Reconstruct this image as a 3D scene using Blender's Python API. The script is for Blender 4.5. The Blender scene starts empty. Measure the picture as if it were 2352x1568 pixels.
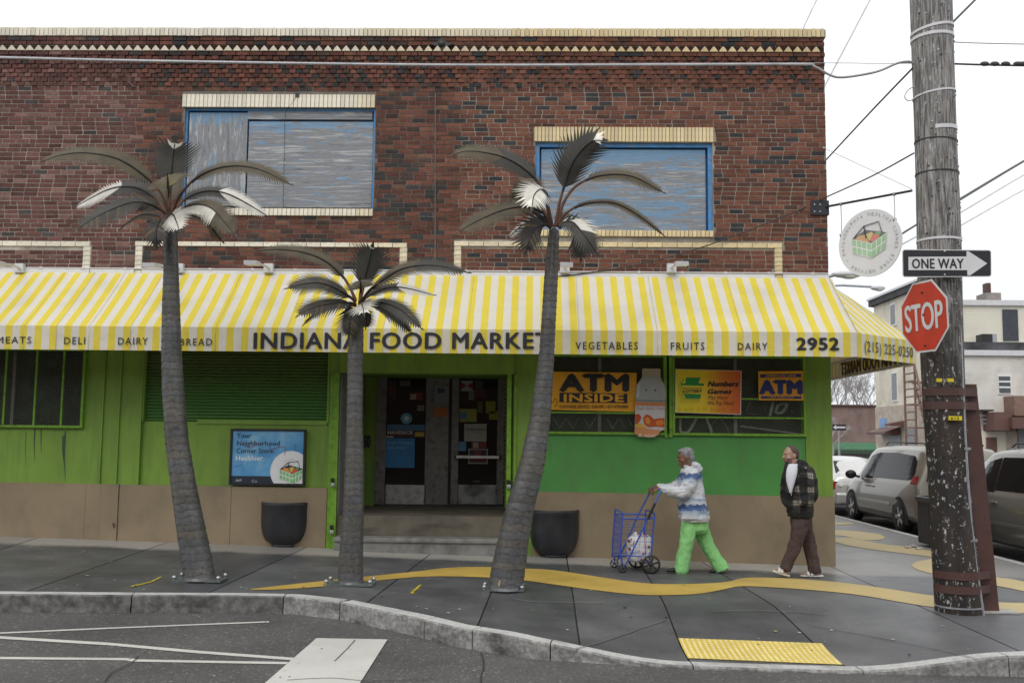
import bpy, bmesh, math, random
from mathutils import Vector, Matrix, noise
R = math.radians
rnd = random.Random(7)
scene = bpy.context.scene
col = scene.collection

# ------------------------------------------------------------------ camera
FD = 2352 * 35 / 36.0
CAM = Vector((0.0, -14.2, 1.65))
PITCH, YAW, ROLL = math.atan(.097), R(1.3), .011
_f = Vector((-math.sin(YAW) * math.cos(PITCH), math.cos(YAW) * math.cos(PITCH), math.sin(PITCH)))
_r0 = _f.cross(Vector((0, 0, 1))).normalized()
_u0 = _r0.cross(_f).normalized()
_r = _r0 * math.cos(ROLL) + _u0 * math.sin(ROLL)
_u = -_r0 * math.sin(ROLL) + _u0 * math.cos(ROLL)
cd = bpy.data.cameras.new('camera'); cam = bpy.data.objects.new('camera', cd); col.objects.link(cam)
cd.lens = 35; cd.sensor_width = 36; cd.sensor_fit = 'HORIZONTAL'; cd.clip_start = .1; cd.clip_end = 2000
cam.matrix_world = Matrix.Translation(CAM) @ Matrix((_r, _u, -_f)).transposed().to_4x4()
cd.dof.use_dof = True; cd.dof.focus_distance = 13.3; cd.dof.aperture_fstop = 2.8
scene.camera = cam

# ------------------------------------------------------------------ overcast daylight
SUN_EL, SUN_ROT = R(46), R(200)
wd = bpy.data.worlds.new('World'); scene.world = wd; wd.use_nodes = True
nt = wd.node_tree; N = nt.nodes; L = nt.links; N.clear()
out = N.new('ShaderNodeOutputWorld'); bg = N.new('ShaderNodeBackground'); bg.inputs['Strength'].default_value = .1
sky = N.new('ShaderNodeTexSky'); sky.sky_type = 'NISHITA'; sky.sun_disc = False
sky.sun_elevation = SUN_EL; sky.sun_rotation = SUN_ROT; sky.air_density = 1; sky.dust_density = 6
tc = N.new('ShaderNodeTexCoord'); sep = N.new('ShaderNodeSeparateXYZ'); L.new(tc.outputs['Generated'], sep.inputs[0])
rp = N.new('ShaderNodeValToRGB'); L.new(sep.outputs['Z'], rp.inputs[0])
rp.color_ramp.elements[0].position = 0.0; rp.color_ramp.elements[0].color = (.74, .77, .80, 1)
rp.color_ramp.elements[1].position = 1.0; rp.color_ramp.elements[1].color = (1, 1, 1, 1)
e = rp.color_ramp.elements.new(.36); e.color = (.93, .95, .97, 1)
gain = N.new('ShaderNodeVectorMath'); gain.operation = 'SCALE'; gain.inputs['Scale'].default_value = 11.6
# low cloud: faint patches only
nz = N.new('ShaderNodeTexNoise'); nz.inputs['Scale'].default_value = 2.2; nz.inputs['Detail'].default_value = 3
L.new(tc.outputs['Generated'], nz.inputs['Vector'])
mr = N.new('ShaderNodeMapRange'); mr.inputs['To Min'].default_value = .95; mr.inputs['To Max'].default_value = 1.05
L.new(nz.outputs['Fac'], mr.inputs['Value'])
vm = N.new('ShaderNodeVectorMath'); vm.operation = 'SCALE'
L.new(rp.outputs['Color'], gain.inputs[0]); L.new(gain.outputs[0], vm.inputs[0]); L.new(mr.outputs[0], vm.inputs['Scale'])
mx = N.new('ShaderNodeMix'); mx.data_type = 'RGBA'; mx.inputs['Factor'].default_value = .04
L.new(vm.outputs[0], mx.inputs['A']); L.new(sky.outputs[0], mx.inputs['B'])
L.new(mx.outputs['Result'], bg.inputs['Color']); L.new(bg.outputs[0], out.inputs[0])
sd = bpy.data.lights.new('sun', 'SUN'); sun = bpy.data.objects.new('sun', sd); col.objects.link(sun)
sd.energy = .9; sd.angle = R(35); sd.color = (1, .98, .95)
sun.rotation_euler = (R(44), 0, R(-20)); sun.location = (0, -8, 20)
vs = scene.view_settings; vs.view_transform = 'Standard'; vs.look = 'None'; vs.exposure = .12; vs.gamma = 1; vs.use_curve_mapping = False

# ------------------------------------------------------------------ placing helpers (photo measurements -> metres)
def ray(u, v):
    return _f + _r * ((u - 1176) / FD) - _u * ((v - 784) / FD)
def at(u, v, Y=0.0):
    d = ray(u, v); t = (Y - CAM.y) / d.y
    return CAM + d * t
def zplane(x, y):
    return .018 - .0222 * max(-16, min(4.6, x)) + .02 * max(-9, min(0, y))
def sstep(a, b, t):
    t = max(0, min(1, (t - a) / (b - a))); return t * t * (3 - 2 * t)
KERB = None
def kerb_y(x):
    for (x0, y0), (x1, y1) in zip(KERB, KERB[1:]):
        if x0 <= x <= x1: return y0 + (y1 - y0) * (x - x0) / (x1 - x0)
    return KERB[0][1] if x < KERB[0][0] else KERB[-1][1]
def dip(x, y):
    lat = 1 - sstep(.75, 2.3, abs(x - 2.0))
    if lat <= 0: return 0
    lat *= 1 - sstep(.5, 2.4, y - kerb_y(x))
    return .148 * lat
def zs(x, y): return zplane(x, y) - dip(x, y)
ROAD = .17
def zroad(x, y): return zplane(x, y) - ROAD + .07 * sstep(-3, 1, y)
def gnd(u, v, off=0.0, usedip=True, fn=None):
    d = ray(u, v); fn = fn or (zs if usedip else zplane); z = 0; p = None
    for i in range(14):
        p = CAM + d * ((z + off - CAM.z) / d.z); z = .5 * z + .5 * fn(p.x, p.y)
    return p
KERB_PX = [(-420, 1400), (0, 1405), (300, 1407), (560, 1407), (680, 1410), (780, 1422), (950, 1459), (1050, 1485), (1120, 1497),
           (1230, 1513), (1400, 1525), (1560, 1535), (1756, 1542), (1950, 1547), (2150, 1550), (2352, 1553)]
KERB = []
for (u, v) in KERB_PX:
    p = gnd(u, v, -ROAD, False); KERB.append((p.x, p.y))
XC = at(1903, 640).x             # right corner of the shop

# ------------------------------------------------------------------ mesh builder
ORG = {}
class MB:
    def __init__(s): s.v = []; s.f = []; s.mi = []; s.c = []; s.uv = []; s.cur = 0; s.col = None; s.usecol = False; s.useuv = False; s.smooth = []
    def face(s, pts, uv=None, sm=False):
        b = len(s.v); s.v += [Vector(p) for p in pts]; s.f.append(tuple(range(b, b + len(pts))))
        s.mi.append(s.cur); s.c.append(s.col); s.smooth.append(sm); s.uv.append(uv)
        if uv: s.useuv = True
    def raw(s, vs, fs, sm=False):
        b = len(s.v); s.v += [Vector(p) for p in vs]
        for f in fs:
            s.f.append(tuple(b + i for i in f)); s.mi.append(s.cur); s.c.append(s.col); s.smooth.append(sm); s.uv.append(None)
        return s
    def box(s, x0, x1, y0, y1, z0, z1, back=True):
        vs = [(x0, y0, z0), (x1, y0, z0), (x1, y1, z0), (x0, y1, z0), (x0, y0, z1), (x1, y0, z1), (x1, y1, z1), (x0, y1, z1)]
        fs = [(0, 1, 5, 4), (1, 2, 6, 5), (3, 0, 4, 7), (4, 5, 6, 7), (0, 3, 2, 1)]
        if back: fs.append((2, 3, 7, 6))
        return s.raw(vs, fs)
    def obox(s, c, ax, ay, az, hx, hy, hz):
        c = Vector(c); ax = Vector(ax).normalized(); ay = Vector(ay).normalized(); az = Vector(az).normalized()
        vs = [c + ax * hx * i + ay * hy * j + az * hz * k for (i, j, k) in [(-1, -1, -1), (1, -1, -1), (1, 1, -1), (-1, 1, -1), (-1, -1, 1), (1, -1, 1), (1, 1, 1), (-1, 1, 1)]]
        return s.raw(vs, [(0, 1, 5, 4), (1, 2, 6, 5), (3, 0, 4, 7), (4, 5, 6, 7), (0, 3, 2, 1), (2, 3, 7, 6)])
    def bevbox(s, x0, x1, y0, y1, z0, z1, b=.01):
        # box with chamfered outline in xz and front
        bm = bmesh.new(); bmesh.ops.create_cube(bm, size=1)
        for v in bm.verts: v.co = Vector((x0 + (v.co.x + .5) * (x1 - x0), y0 + (v.co.y + .5) * (y1 - y0), z0 + (v.co.z + .5) * (z1 - z0)))
        bmesh.ops.bevel(bm, geom=list(bm.edges), offset=b, segments=2, affect='EDGES', profile=.5)
        return s.frombm(bm)
    def frombm(s, bm, sm=False):
        bm.verts.index_update()
        vs = [v.co.copy() for v in bm.verts]; fs = [tuple(v.index for v in f.verts) for f in bm.faces]; bm.free()
        return s.raw(vs, fs, sm)
    def tube(s, pts, rad, n=8, cap=True, sm=True, flat=1.0):
        pts = [Vector(p) for p in pts]
        if not hasattr(rad, '__len__'): rad = [rad] * len(pts)
        rings = []; up = None
        for i, p in enumerate(pts):
            t = (pts[min(i + 1, len(pts) - 1)] - pts[max(i - 1, 0)]).normalized()
            if up is None:
                up = Vector((0, 0, 1)) if abs(t.z) < .9 else Vector((0, 1, 0))
            a = t.cross(up).normalized(); b = a.cross(t).normalized(); up = b
            rings.append([p + (a * math.cos(2 * math.pi * k / n) + b * flat * math.sin(2 * math.pi * k / n)) * rad[i] for k in range(n)])
        vs = [q for r in rings for q in r]
        fs = [(i * n + k, i * n + (k + 1) % n, (i + 1) * n + (k + 1) % n, (i + 1) * n + k) for i in range(len(pts) - 1) for k in range(n)]
        s.raw(vs, fs, sm)
        if cap: s.raw(rings[0], [tuple(range(n))[::-1]]); s.raw(rings[-1], [tuple(range(n))])
        return s
    def loft(s, rings, cap=True, sm=True):
        n = len(rings[0]); vs = [q for r in rings for q in r]
        fs = [(i * n + k, i * n + (k + 1) % n, (i + 1) * n + (k + 1) % n, (i + 1) * n + k) for i in range(len(rings) - 1) for k in range(n)]
        s.raw(vs, fs, sm)
        if cap: s.raw(rings[0], [tuple(range(n))[::-1]], sm); s.raw(rings[-1], [tuple(range(n))], sm)
        return s
    def lathe(s, c, prof, n=24, sm=True, cap=False):
        rings = [[Vector(c) + Vector((r * math.cos(2 * math.pi * k / n), r * math.sin(2 * math.pi * k / n), z)) for k in range(n)] for r, z in prof]
        return s.loft(rings, cap, sm)
    def ball(s, c, r, n=12, m=8, rot=None):
        c = Vector(c)
        if not hasattr(r, '__len__'): r = (r, r, r)
        rings = []
        for j in range(m + 1):
            a = math.pi * j / m - math.pi / 2; rr = max(math.cos(a), .02)
            ring = [Vector((r[0] * rr * math.cos(2 * math.pi * k / n), r[1] * rr * math.sin(2 * math.pi * k / n), r[2] * math.sin(a))) for k in range(n)]
            if rot is not None: ring = [rot @ q for q in ring]
            rings.append([c + q for q in ring])
        return s.loft(rings, True, True)
    def prism(s, poly, d):
        # poly: 3D points in a plane, d: offset vector
        poly = [Vector(p) for p in poly]; n = len(poly); d = Vector(d)
        vs = poly + [p + d for p in poly]
        return s.raw(vs, [tuple(range(n)), tuple(range(2 * n - 1, n - 1, -1))] + [(i, i + n, (i + 1) % n + n, (i + 1) % n) for i in range(n)])
    def build(s, name, mats, parent=None, loc=None, kind=None):
        if not isinstance(mats, (list, tuple)): mats = [mats]
        if parent is not None: o0 = ORG[parent.name]
        else: o0 = Vector(loc) if loc is not None else Vector((0, 0, 0))
        me = bpy.data.meshes.new(name)
        me.from_pydata([p - o0 for p in s.v], [], s.f)
        for m in mats: me.materials.append(m)
        me.polygons.foreach_set('material_index', s.mi)
        me.polygons.foreach_set('use_smooth', s.smooth)
        if s.usecol:
            ca = me.color_attributes.new('Col', 'BYTE_COLOR', 'CORNER'); k = 0; data = []
            for f, c in zip(s.f, s.c):
                c = c or (1, 1, 1)
                data += [c[0], c[1], c[2], 1.0] * len(f)
            ca.data.foreach_set('color', data)
        if s.useuv:
            ul = me.uv_layers.new(name='UVMap'); data = []
            for f, uv in zip(s.f, s.uv):
                for i in range(len(f)): data += list(uv[i]) if uv else [0, 0]
            ul.data.foreach_set('uv', data)
        me.update()
        ob = bpy.data.objects.new(name, me); col.objects.link(ob)
        if parent is not None: ob.parent = parent
        else: ob.location = o0
        ORG[ob.name] = o0
        if kind: ob['kind'] = kind
        return ob

def thing(name, label, cat, loc=(0, 0, 0), group=None):
    o = bpy.data.objects.new(name, None); col.objects.link(o); o.location = loc; o.empty_display_size = .2
    o['label'] = label; o['category'] = cat
    if group: o['group'] = group
    ORG[o.name] = Vector(loc); return o
def tag(o, label, cat, group=None):
    o['label'] = label; o['category'] = cat
    if group: o['group'] = group
    return o
def inst(me, name, parent, loc, rot=None, scale=None):
    o = bpy.data.objects.new(name, me); col.objects.link(o); o.parent = parent
    o.location = Vector(loc) - ORG[parent.name]
    if rot: o.rotation_euler = rot
    if scale: o.scale = scale
    ORG[o.name] = ORG[parent.name]; return o

def text3(s, name, m, parent, P0, PX, PU, width=None, cap=None, bold=0, shear=0, depth=.003, align='L', through=False, space=1.1):
    """P0 lower-left of the text, PX right direction, PU up direction; fitted to width and cap height."""
    c = bpy.data.curves.new('text', 'FONT'); c.body = s; c.shear = shear; c.space_character = space; c.resolution_u = 4 if cap > .12 else 2
    o = bpy.data.objects.new('text', c); me = bpy.data.meshes.new_from_object(o)
    bpy.data.objects.remove(o); bpy.data.curves.remove(c)
    vs = [v.co.copy() for v in me.vertices]; fs = [tuple(p.vertices) for p in me.polygons]; bpy.data.meshes.remove(me)
    x0 = min(v.x for v in vs); x1 = max(v.x for v in vs); y0 = 0 if not any(ch in s for ch in '()gyp,') else 0
    H = .69
    sy = cap / H; sx = (width / (x1 - x0)) if width else sy
    PX = Vector(PX).normalized(); PU = Vector(PU).normalized(); n = PX.cross(PU)
    b = MB(); pts = [Vector(P0) + PX * (v.x - x0) * sx + PU * v.y * sy for v in vs]
    bo = bold * 1.6 * sy
    for i, (ox, oy) in enumerate([(0, 0)] if not bold else [(-bo, 0), (bo, 0), (0, bo * .6), (0, -bo * .6), (-bo * .5, 0), (bo * .5, 0)]):
        b.raw([p + n * (depth + .00015 * i) + PX * ox + PU * oy for p in pts], fs)
    if through: b.raw([p - n * depth * 1.5 for p in pts], [f[::-1] for f in fs])
    return b.build(name, m, parent)

# ------------------------------------------------------------------ materials
MT = {}
def mk(name):
    m = bpy.data.materials.new(name); m.use_nodes = True; MT[name] = m
    n = m.node_tree.nodes; return m, n, m.node_tree.links, n['Principled BSDF']
def c4(c): return (c[0], c[1], c[2], 1)
def noise_node(n, l, scale, detail=4, vec=None, rough=.55, dim='Object', stretch=None, dist=0):
    tcn = n.new('ShaderNodeTexCoord'); t = n.new('ShaderNodeTexNoise')
    t.inputs['Scale'].default_value = scale; t.inputs['Detail'].default_value = detail; t.inputs['Roughness'].default_value = rough; t.inputs['Distortion'].default_value = dist
    src = tcn.outputs[dim]
    if stretch:
        mp = n.new('ShaderNodeMapping'); mp.inputs['Scale'].default_value = stretch; l.new(src, mp.inputs[0]); src = mp.outputs[0]
    l.new(src, t.inputs['Vector']); return t
def ramp(n, l, src, stops):
    r = n.new('ShaderNodeValToRGB'); l.new(src, r.inputs[0]); e = r.color_ramp.elements
    e[0].position, e[0].color = stops[0][0], c4(stops[0][1]); e[1].position, e[1].color = stops[-1][0], c4(stops[-1][1])
    for p, c in stops[1:-1]:
        q = e.new(p); q.color = c4(c)
    return r
def mix(n, l, fac, a, b, typ='MIX'):
    m = n.new('ShaderNodeMix'); m.data_type = 'RGBA'; m.blend_type = typ
    if isinstance(fac, (int, float)): m.inputs['Factor'].default_value = fac
    else: l.new(fac, m.inputs['Factor'])
    for k, x in (('A', a), ('B', b)):
        if isinstance(x, tuple): m.inputs[k].default_value = c4(x)
        else: l.new(x, m.inputs[k])
    return m.outputs['Result']
def bump(n, l, bs, src, strength=.3, dist=.01):
    b = n.new('ShaderNodeBump'); b.inputs['Strength'].default_value = strength; b.inputs['Distance'].default_value = dist
    l.new(src, b.inputs['Height']); l.new(b.outputs[0], bs.inputs['Normal']); return b
def mat(name, c, rough=.6, metal=0, var=.18, scale=6, bp=.15, bs=90, dirt=None, dscale=2.5, damt=.5, trans=0, stretch=None, spec=None, dst=None):
    m, n, l, b = mk(name)
    t = noise_node(n, l, scale, 5, stretch=stretch)
    lo = tuple(x * (1 - var) for x in c); hi = tuple(min(1, x * (1 + var)) for x in c)
    r = ramp(n, l, t.outputs['Fac'], [(.3, lo), (.7, hi)]); cc = r.outputs[0]
    if dirt:
        t2 = noise_node(n, l, dscale, 6, rough=.65, stretch=dst or stretch); r2 = ramp(n, l, t2.outputs['Fac'], [(.48, (0, 0, 0)), (.7, (damt,) * 3)])
        cc = mix(n, l, r2.outputs[0], cc, dirt)
    l.new(cc, b.inputs['Base Color'])
    b.inputs['Roughness'].default_value = rough; b.inputs['Metallic'].default_value = metal
    if spec is not None: b.inputs['Specular IOR Level'].default_value = spec
    if bp:
        t3 = noise_node(n, l, bs, 3); bump(n, l, b, t3.outputs['Fac'], bp, .004)
    if trans:
        o = n['Material Output']; tr = n.new('ShaderNodeBsdfTranslucent'); l.new(cc, tr.inputs[0]); ms = n.new('ShaderNodeMixShader'); ms.inputs[0].default_value = trans
        l.new(b.outputs[0], ms.inputs[1]); l.new(tr.outputs[0], ms.inputs[2]); l.new(ms.outputs[0], o.inputs[0])
    return m

def vcol_mat(name, var=.35, rough=.85, bp=.5, bs=60, soot=True):
    m, n, l, b = mk(name)
    a = n.new('ShaderNodeAttribute'); a.attribute_name = 'Col'
    t = noise_node(n, l, 28, 5); r = ramp(n, l, t.outputs['Fac'], [(.3, (1 - var,) * 3), (.7, (1 + var * .4,) * 3)])
    cc = mix(n, l, 1.0, a.outputs['Color'], r.outputs[0], 'MULTIPLY')
    t2 = noise_node(n, l, 1.6, 6, rough=.7, dim='Object'); r2 = ramp(n, l, t2.outputs['Fac'], [(.38, (.76, .74, .73)), (.60, (1.08, 1.06, 1.04))])
    cc = mix(n, l, 1.0, cc, r2.outputs[0], 'MULTIPLY')
    l.new(cc, b.inputs['Base Color']); b.inputs['Roughness'].default_value = rough
    b.inputs['Specular IOR Level'].default_value = .25
    bump(n, l, b, noise_node(n, l, bs, 4).outputs['Fac'], bp, .003)
    return m
M_brick = vcol_mat('brick_clay')
M_cream = vcol_mat('cream_brick', var=.12, bp=.2)
M_ring = vcol_mat('palm_metal_ring', var=.3, rough=.42, bp=.25)
M_ring.node_tree.nodes['Principled BSDF'].inputs['Metallic'].default_value = .35
M_mortar = mat('mortar', (.42, .385, .33), .95, var=.25, scale=5, bp=.5, dirt=(.15, .12, .10), dscale=1.2, damt=.8)
n = M_mortar.node_tree.nodes; l = M_mortar.node_tree.links; b = n['Principled BSDF']; src = b.inputs['Base Color'].links[0].from_socket; g = n.new('ShaderNodeTexCoord'); sp = n.new('ShaderNodeSeparateXYZ'); l.new(g.outputs['Object'], sp.inputs[0])
mm_ = n.new('ShaderNodeMapRange'); mm_.inputs['From Min'].default_value = -6; mm_.inputs['From Max'].default_value = 6; l.new(sp.outputs['X'], mm_.inputs['Value'])
l.new(mix(n, l, 1, src, ramp(n, l, mm_.outputs[0], [(0, (1, 1, 1)), (.17, (1, 1, 1)), (.19, (.42, .42, .42)), (.57, (.42, .42, .42)), (.58, (.85, .85, .85)), (1, (.8, .8, .8))]).outputs[0], 'MULTIPLY'), b.inputs['Base Color'])
M_green = mat('green_paint', (.175, .300, .038), .55, var=.10, scale=1.6, bp=.35, bs=25, dirt=(.095, .17, .04), dscale=3, damt=.55, dst=(2.5, 2.5, .35))
M_green2 = mat('cool_green_paint', (.070, .265, .058), .5, var=.12, scale=1.3, bp=.35, bs=25, dirt=(.085, .18, .06), dscale=2.2, damt=.6, dst=(1.5, 1.5, .6))
M_greent = mat('green_trim', (.16, .34, .022), .5, var=.12, scale=9, bp=.2, bs=40, dirt=(.02, .05, .01), dscale=12, damt=.5)
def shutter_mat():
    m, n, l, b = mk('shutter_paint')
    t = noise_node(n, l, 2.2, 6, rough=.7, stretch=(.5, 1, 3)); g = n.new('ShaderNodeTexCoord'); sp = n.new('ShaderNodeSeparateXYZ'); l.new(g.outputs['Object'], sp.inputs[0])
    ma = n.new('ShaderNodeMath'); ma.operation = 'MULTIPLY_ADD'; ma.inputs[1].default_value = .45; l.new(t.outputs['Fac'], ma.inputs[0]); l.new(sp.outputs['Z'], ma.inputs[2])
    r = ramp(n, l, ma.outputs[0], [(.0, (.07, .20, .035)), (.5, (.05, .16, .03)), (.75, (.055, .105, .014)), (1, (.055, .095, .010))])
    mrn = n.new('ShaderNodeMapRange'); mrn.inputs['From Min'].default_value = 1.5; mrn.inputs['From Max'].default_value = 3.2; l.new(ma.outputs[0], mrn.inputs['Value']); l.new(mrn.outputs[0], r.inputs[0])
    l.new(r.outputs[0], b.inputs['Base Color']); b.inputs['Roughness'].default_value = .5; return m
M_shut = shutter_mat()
M_tan = mat('tan_paint', (.265, .205, .13), .75, var=.12, scale=1.2, bp=.4, bs=20, dirt=(.17, .135, .095), dscale=2.2, damt=.55, dst=(1, 1, .8))
M_white = mat('white_paint', (.75, .75, .75), .5, var=.06, bp=.05)
M_whitem = mat('white_metal', (.62, .62, .64), .4, var=.08, bp=.05)
M_galv = mat('galvanised_steel', (.42, .43, .45), .4, metal=.7, var=.15, scale=20)
M_alum = mat('aged_aluminium', (.20, .19, .18), .5, metal=.25, var=.15, scale=8, dirt=(.07, .065, .06), dscale=9, damt=.8)
M_glass = mat('dark_glass', (.012, .012, .011), .10, var=.2, bp=0, spec=.25)
M_glassg = mat('dusty_glass', (.020, .022, .019), .3, var=.5, scale=3, bp=0, dirt=(.06, .065, .05), dscale=5, damt=.5, spec=.2)
M_black = mat('black_metal', (.018, .018, .02), .45, var=.2)
M_darkrub = mat('black_rubber', (.015, .015, .016), .6, var=.2)
M_blackp = mat('black_print', (.018, .019, .025), .5, var=.1, bp=0)
M_planter = mat('planter_resin', (.022, .024, .030), .42, var=.2, scale=3, bp=.15, dirt=(.06, .06, .055), dscale=4, damt=.35)
M_soil = mat('soil', (.05, .038, .028), .95, bp=1, bs=40)
M_conc = mat('old_concrete', (.15, .13, .10), .8, var=.25, scale=3, bp=.5, bs=60, dirt=(.035, .03, .024), dscale=2.0, damt=.9, dst=(.5, 1, 1.6))
M_stone = mat('grey_stone', (.25, .245, .24), .6, var=.12, scale=3, dirt=(.12, .12, .12), dscale=5)
M_rust = mat('rusty_brown_steel', (.075, .035, .030), .6, var=.2, scale=5, bp=.2, dirt=(.10, .04, .02), dscale=8, damt=.5)
M_wire = mat('dark_cable', (.05, .048, .045), .6, bp=0)
M_wirel = mat('grey_cable', (.42, .42, .43), .45, metal=.3, bp=0)
M_bluef = mat('blue_paint', (.06, .25, .55), .6, var=.25, scale=14, dirt=(.25, .25, .26), dscale=16, damt=.7)

def plywood(name, vertical, lim=.55):
    m, n, l, b = mk(name)
    st = (5, 1, .5) if vertical else (.32, 1, 6.5)
    t = noise_node(n, l, 4.2, 10, rough=.72, stretch=st, dist=1.2)
    r = ramp(n, l, t.outputs['Fac'], [(.36, (.13, .125, .125)), (.45, (.31, .305, .30)), (.50, (.20, .20, .205)), (.56, (.36, .355, .35)), (.64, (.58, .56, .54))])
    st2 = (3, 1, .7) if vertical else (.7, 1, 4)
    t2 = noise_node(n, l, 3.2, 9, rough=.75, stretch=st2, dist=.6)
    gg = n.new('ShaderNodeTexCoord'); s2 = n.new('ShaderNodeSeparateXYZ'); l.new(gg.outputs['Generated'], s2.inputs[0]); mz = n.new('ShaderNodeMapRange'); mz.inputs['From Min'].default_value = .82; mz.inputs['From Max'].default_value = 1; mz.inputs['To Max'].default_value = .16; l.new(s2.outputs['Z'], mz.inputs['Value'])
    ad = n.new('ShaderNodeMath'); l.new(t2.outputs['Fac'], ad.inputs[0]); l.new(mz.outputs[0], ad.inputs[1])
    r2 = ramp(n, l, ad.outputs[0], [(lim, (0, 0, 0)), (lim + .07, (.7,) * 3)])
    cc = mix(n, l, r2.outputs[0], r.outputs[0], (.15, .34, .56)); cc = mix(n, l, .10, cc, (.16, .28, .44))
    l.new(cc, b.inputs['Base Color']); b.inputs['Roughness'].default_value = .85
    bump(n, l, b, t.outputs['Fac'], .6, .01); return m
M_plyh = plywood('weathered_plywood', False); M_plyv = plywood('weathered_plywood_upright', True); M_plyb = plywood('blue_worn_plywood', False, .48)

def awning_mat(name, seam=True):
    m, n, l, b = mk(name)
    uv = n.new('ShaderNodeUVMap'); sp = n.new('ShaderNodeSeparateXYZ'); l.new(uv.outputs[0], sp.inputs[0])
    fr = n.new('ShaderNodeMath'); fr.operation = 'FRACT'; l.new(sp.outputs[0], fr.inputs[0])
    lt = n.new('ShaderNodeMath'); lt.operation = 'LESS_THAN'; lt.inputs[1].default_value = .49; l.new(fr.outputs[0], lt.inputs[0])
    t = noise_node(n, l, 1.5, 5); rr = ramp(n, l, t.outputs['Fac'], [(.3, (.88, .88, .87)), (.55, (1, 1, 1)), (.7, (.96, .96, .95))])
    cc = mix(n, l, lt.outputs[0], (.76, .72, .64), (.80, .655, .08)); cc = mix(n, l, 1, cc, rr.outputs[0], 'MULTIPLY')
    l.new(cc, b.inputs['Base Color']); b.inputs['Roughness'].default_value = .7; b.inputs['Specular IOR Level'].default_value = .3
    bump(n, l, b, noise_node(n, l, 1.6, 5).outputs['Fac'], .5, .08)
    o = n['Material Output']; tr = n.new('ShaderNodeBsdfTranslucent'); l.new(cc, tr.inputs[0]); ms = n.new('ShaderNodeMixShader'); ms.inputs[0].default_value = .12
    l.new(b.outputs[0], ms.inputs[1]); l.new(tr.outputs[0], ms.inputs[2]); l.new(ms.outputs[0], o.inputs[0]); return m
M_awn = awning_mat('striped_awning_fabric')

def sidewalk_mat():
    m, n, l, b = mk('damp_concrete')
    g = n.new('ShaderNodeTexCoord'); sp = n.new('ShaderNodeSeparateXYZ'); l.new(g.outputs['Object'], sp.inputs[0])
    t = noise_node(n, l, 1.3, 7, rough=.6); t2 = noise_node(n, l, .45, 5, rough=.6); t3 = noise_node(n, l, 55, 3, rough=.7)
    base = ramp(n, l, t.outputs['Fac'], [(.3, (.054, .055, .060)), (.5, (.084, .085, .090)), (.72, (.130, .131, .135))])
    # dry strip along the wall base: y + noise > threshold
    ma = n.new('ShaderNodeMath'); ma.operation = 'MULTIPLY_ADD'; ma.inputs[1].default_value = .5; l.new(t.outputs['Fac'], ma.inputs[0]); l.new(sp.outputs['Y'], ma.inputs[2])
    dry = ramp(n, l, ma.outputs[0], [(0, (0, 0, 0)), (1, (1, 1, 1))])
    mrn = n.new('ShaderNodeMapRange'); mrn.inputs['From Min'].default_value = -.60; mrn.inputs['From Max'].default_value = -.36; l.new(ma.outputs[0], mrn.inputs['Value']); l.new(mrn.outputs[0], dry.inputs[0])
    cc = mix(n, l, dry.outputs[0], base.outputs[0], (.36, .345, .325))
    # paler, bluish right-hand side pavement
    mrx = n.new('ShaderNodeMapRange'); mrx.inputs['From Min'].default_value = 2.5; mrx.inputs['From Max'].default_value = 5.5; mrx.inputs['To Max'].default_value = .55; l.new(sp.outputs['X'], mrx.inputs['Value'])
    cc = mix(n, l, mrx.outputs[0], cc, (.125, .13, .14))
    sk = ramp(n, l, t3.outputs['Fac'], [(.35, (.8, .8, .8)), (.7, (1.15, 1.15, 1.15))]); cc = mix(n, l, 1, cc, sk.outputs[0], 'MULTIPLY')
    oi = n.new('ShaderNodeObjectInfo'); ro = ramp(n, l, oi.outputs['Random'], [(0, (.84, .84, .85)), (1, (1.22, 1.21, 1.19))]); cc = mix(n, l, 1, cc, ro.outputs[0], 'MULTIPLY')
    l.new(cc, b.inputs['Base Color'])
    rr = ramp(n, l, t2.outputs['Fac'], [(.35, (.34,) * 3), (.65, (.62,) * 3)]); l.new(rr.outputs[0], b.inputs['Roughness'])
    bump(n, l, b, t3.outputs['Fac'], .25, .004); return m
M_side = sidewalk_mat()
def asphalt_mat():
    m, n, l, b = mk('asphalt')
    t = noise_node(n, l, 1.1, 6); t2 = n.new('ShaderNodeTexVoronoi'); t2.inputs['Scale'].default_value = 55
    g = n.new('ShaderNodeTexCoord'); l.new(g.outputs['Object'], t2.inputs['Vector'])
    r = ramp(n, l, t.outputs['Fac'], [(.3, (.070, .068, .068)), (.7, (.108, .104, .102))])
    r2 = ramp(n, l, t2.outputs['Color'], [(.25, (.75, .75, .75)), (.8, (1.1, 1.1, 1.1)), (.93, (2.3, 2.2, 2.1))])
    cc = mix(n, l, 1, r.outputs[0], r2.outputs[0], 'MULTIPLY'); l.new(cc, b.inputs['Base Color'])
    b.inputs['Roughness'].default_value = .62; bump(n, l, b, t2.outputs['Distance'], .5, .006); return m
M_asph = asphalt_mat()
M_gran = mat('granite', (.25, .245, .235), .8, var=.45, scale=26, bp=1, bs=22, dirt=(.05, .049, .047), dscale=3.2, damt=1, dst=(1, 1, 1.2))
M_grand = mat('stained_granite', (.13, .128, .122), .8, var=.5, scale=14, bp=1, bs=20, dirt=(.028, .027, .026), dscale=4, damt=1)
M_gran2 = mat('pale_granite_top', (.46, .46, .445), .75, var=.2, scale=40, bp=.5, bs=40, dirt=(.16, .16, .155), dscale=4, damt=.6)
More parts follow.
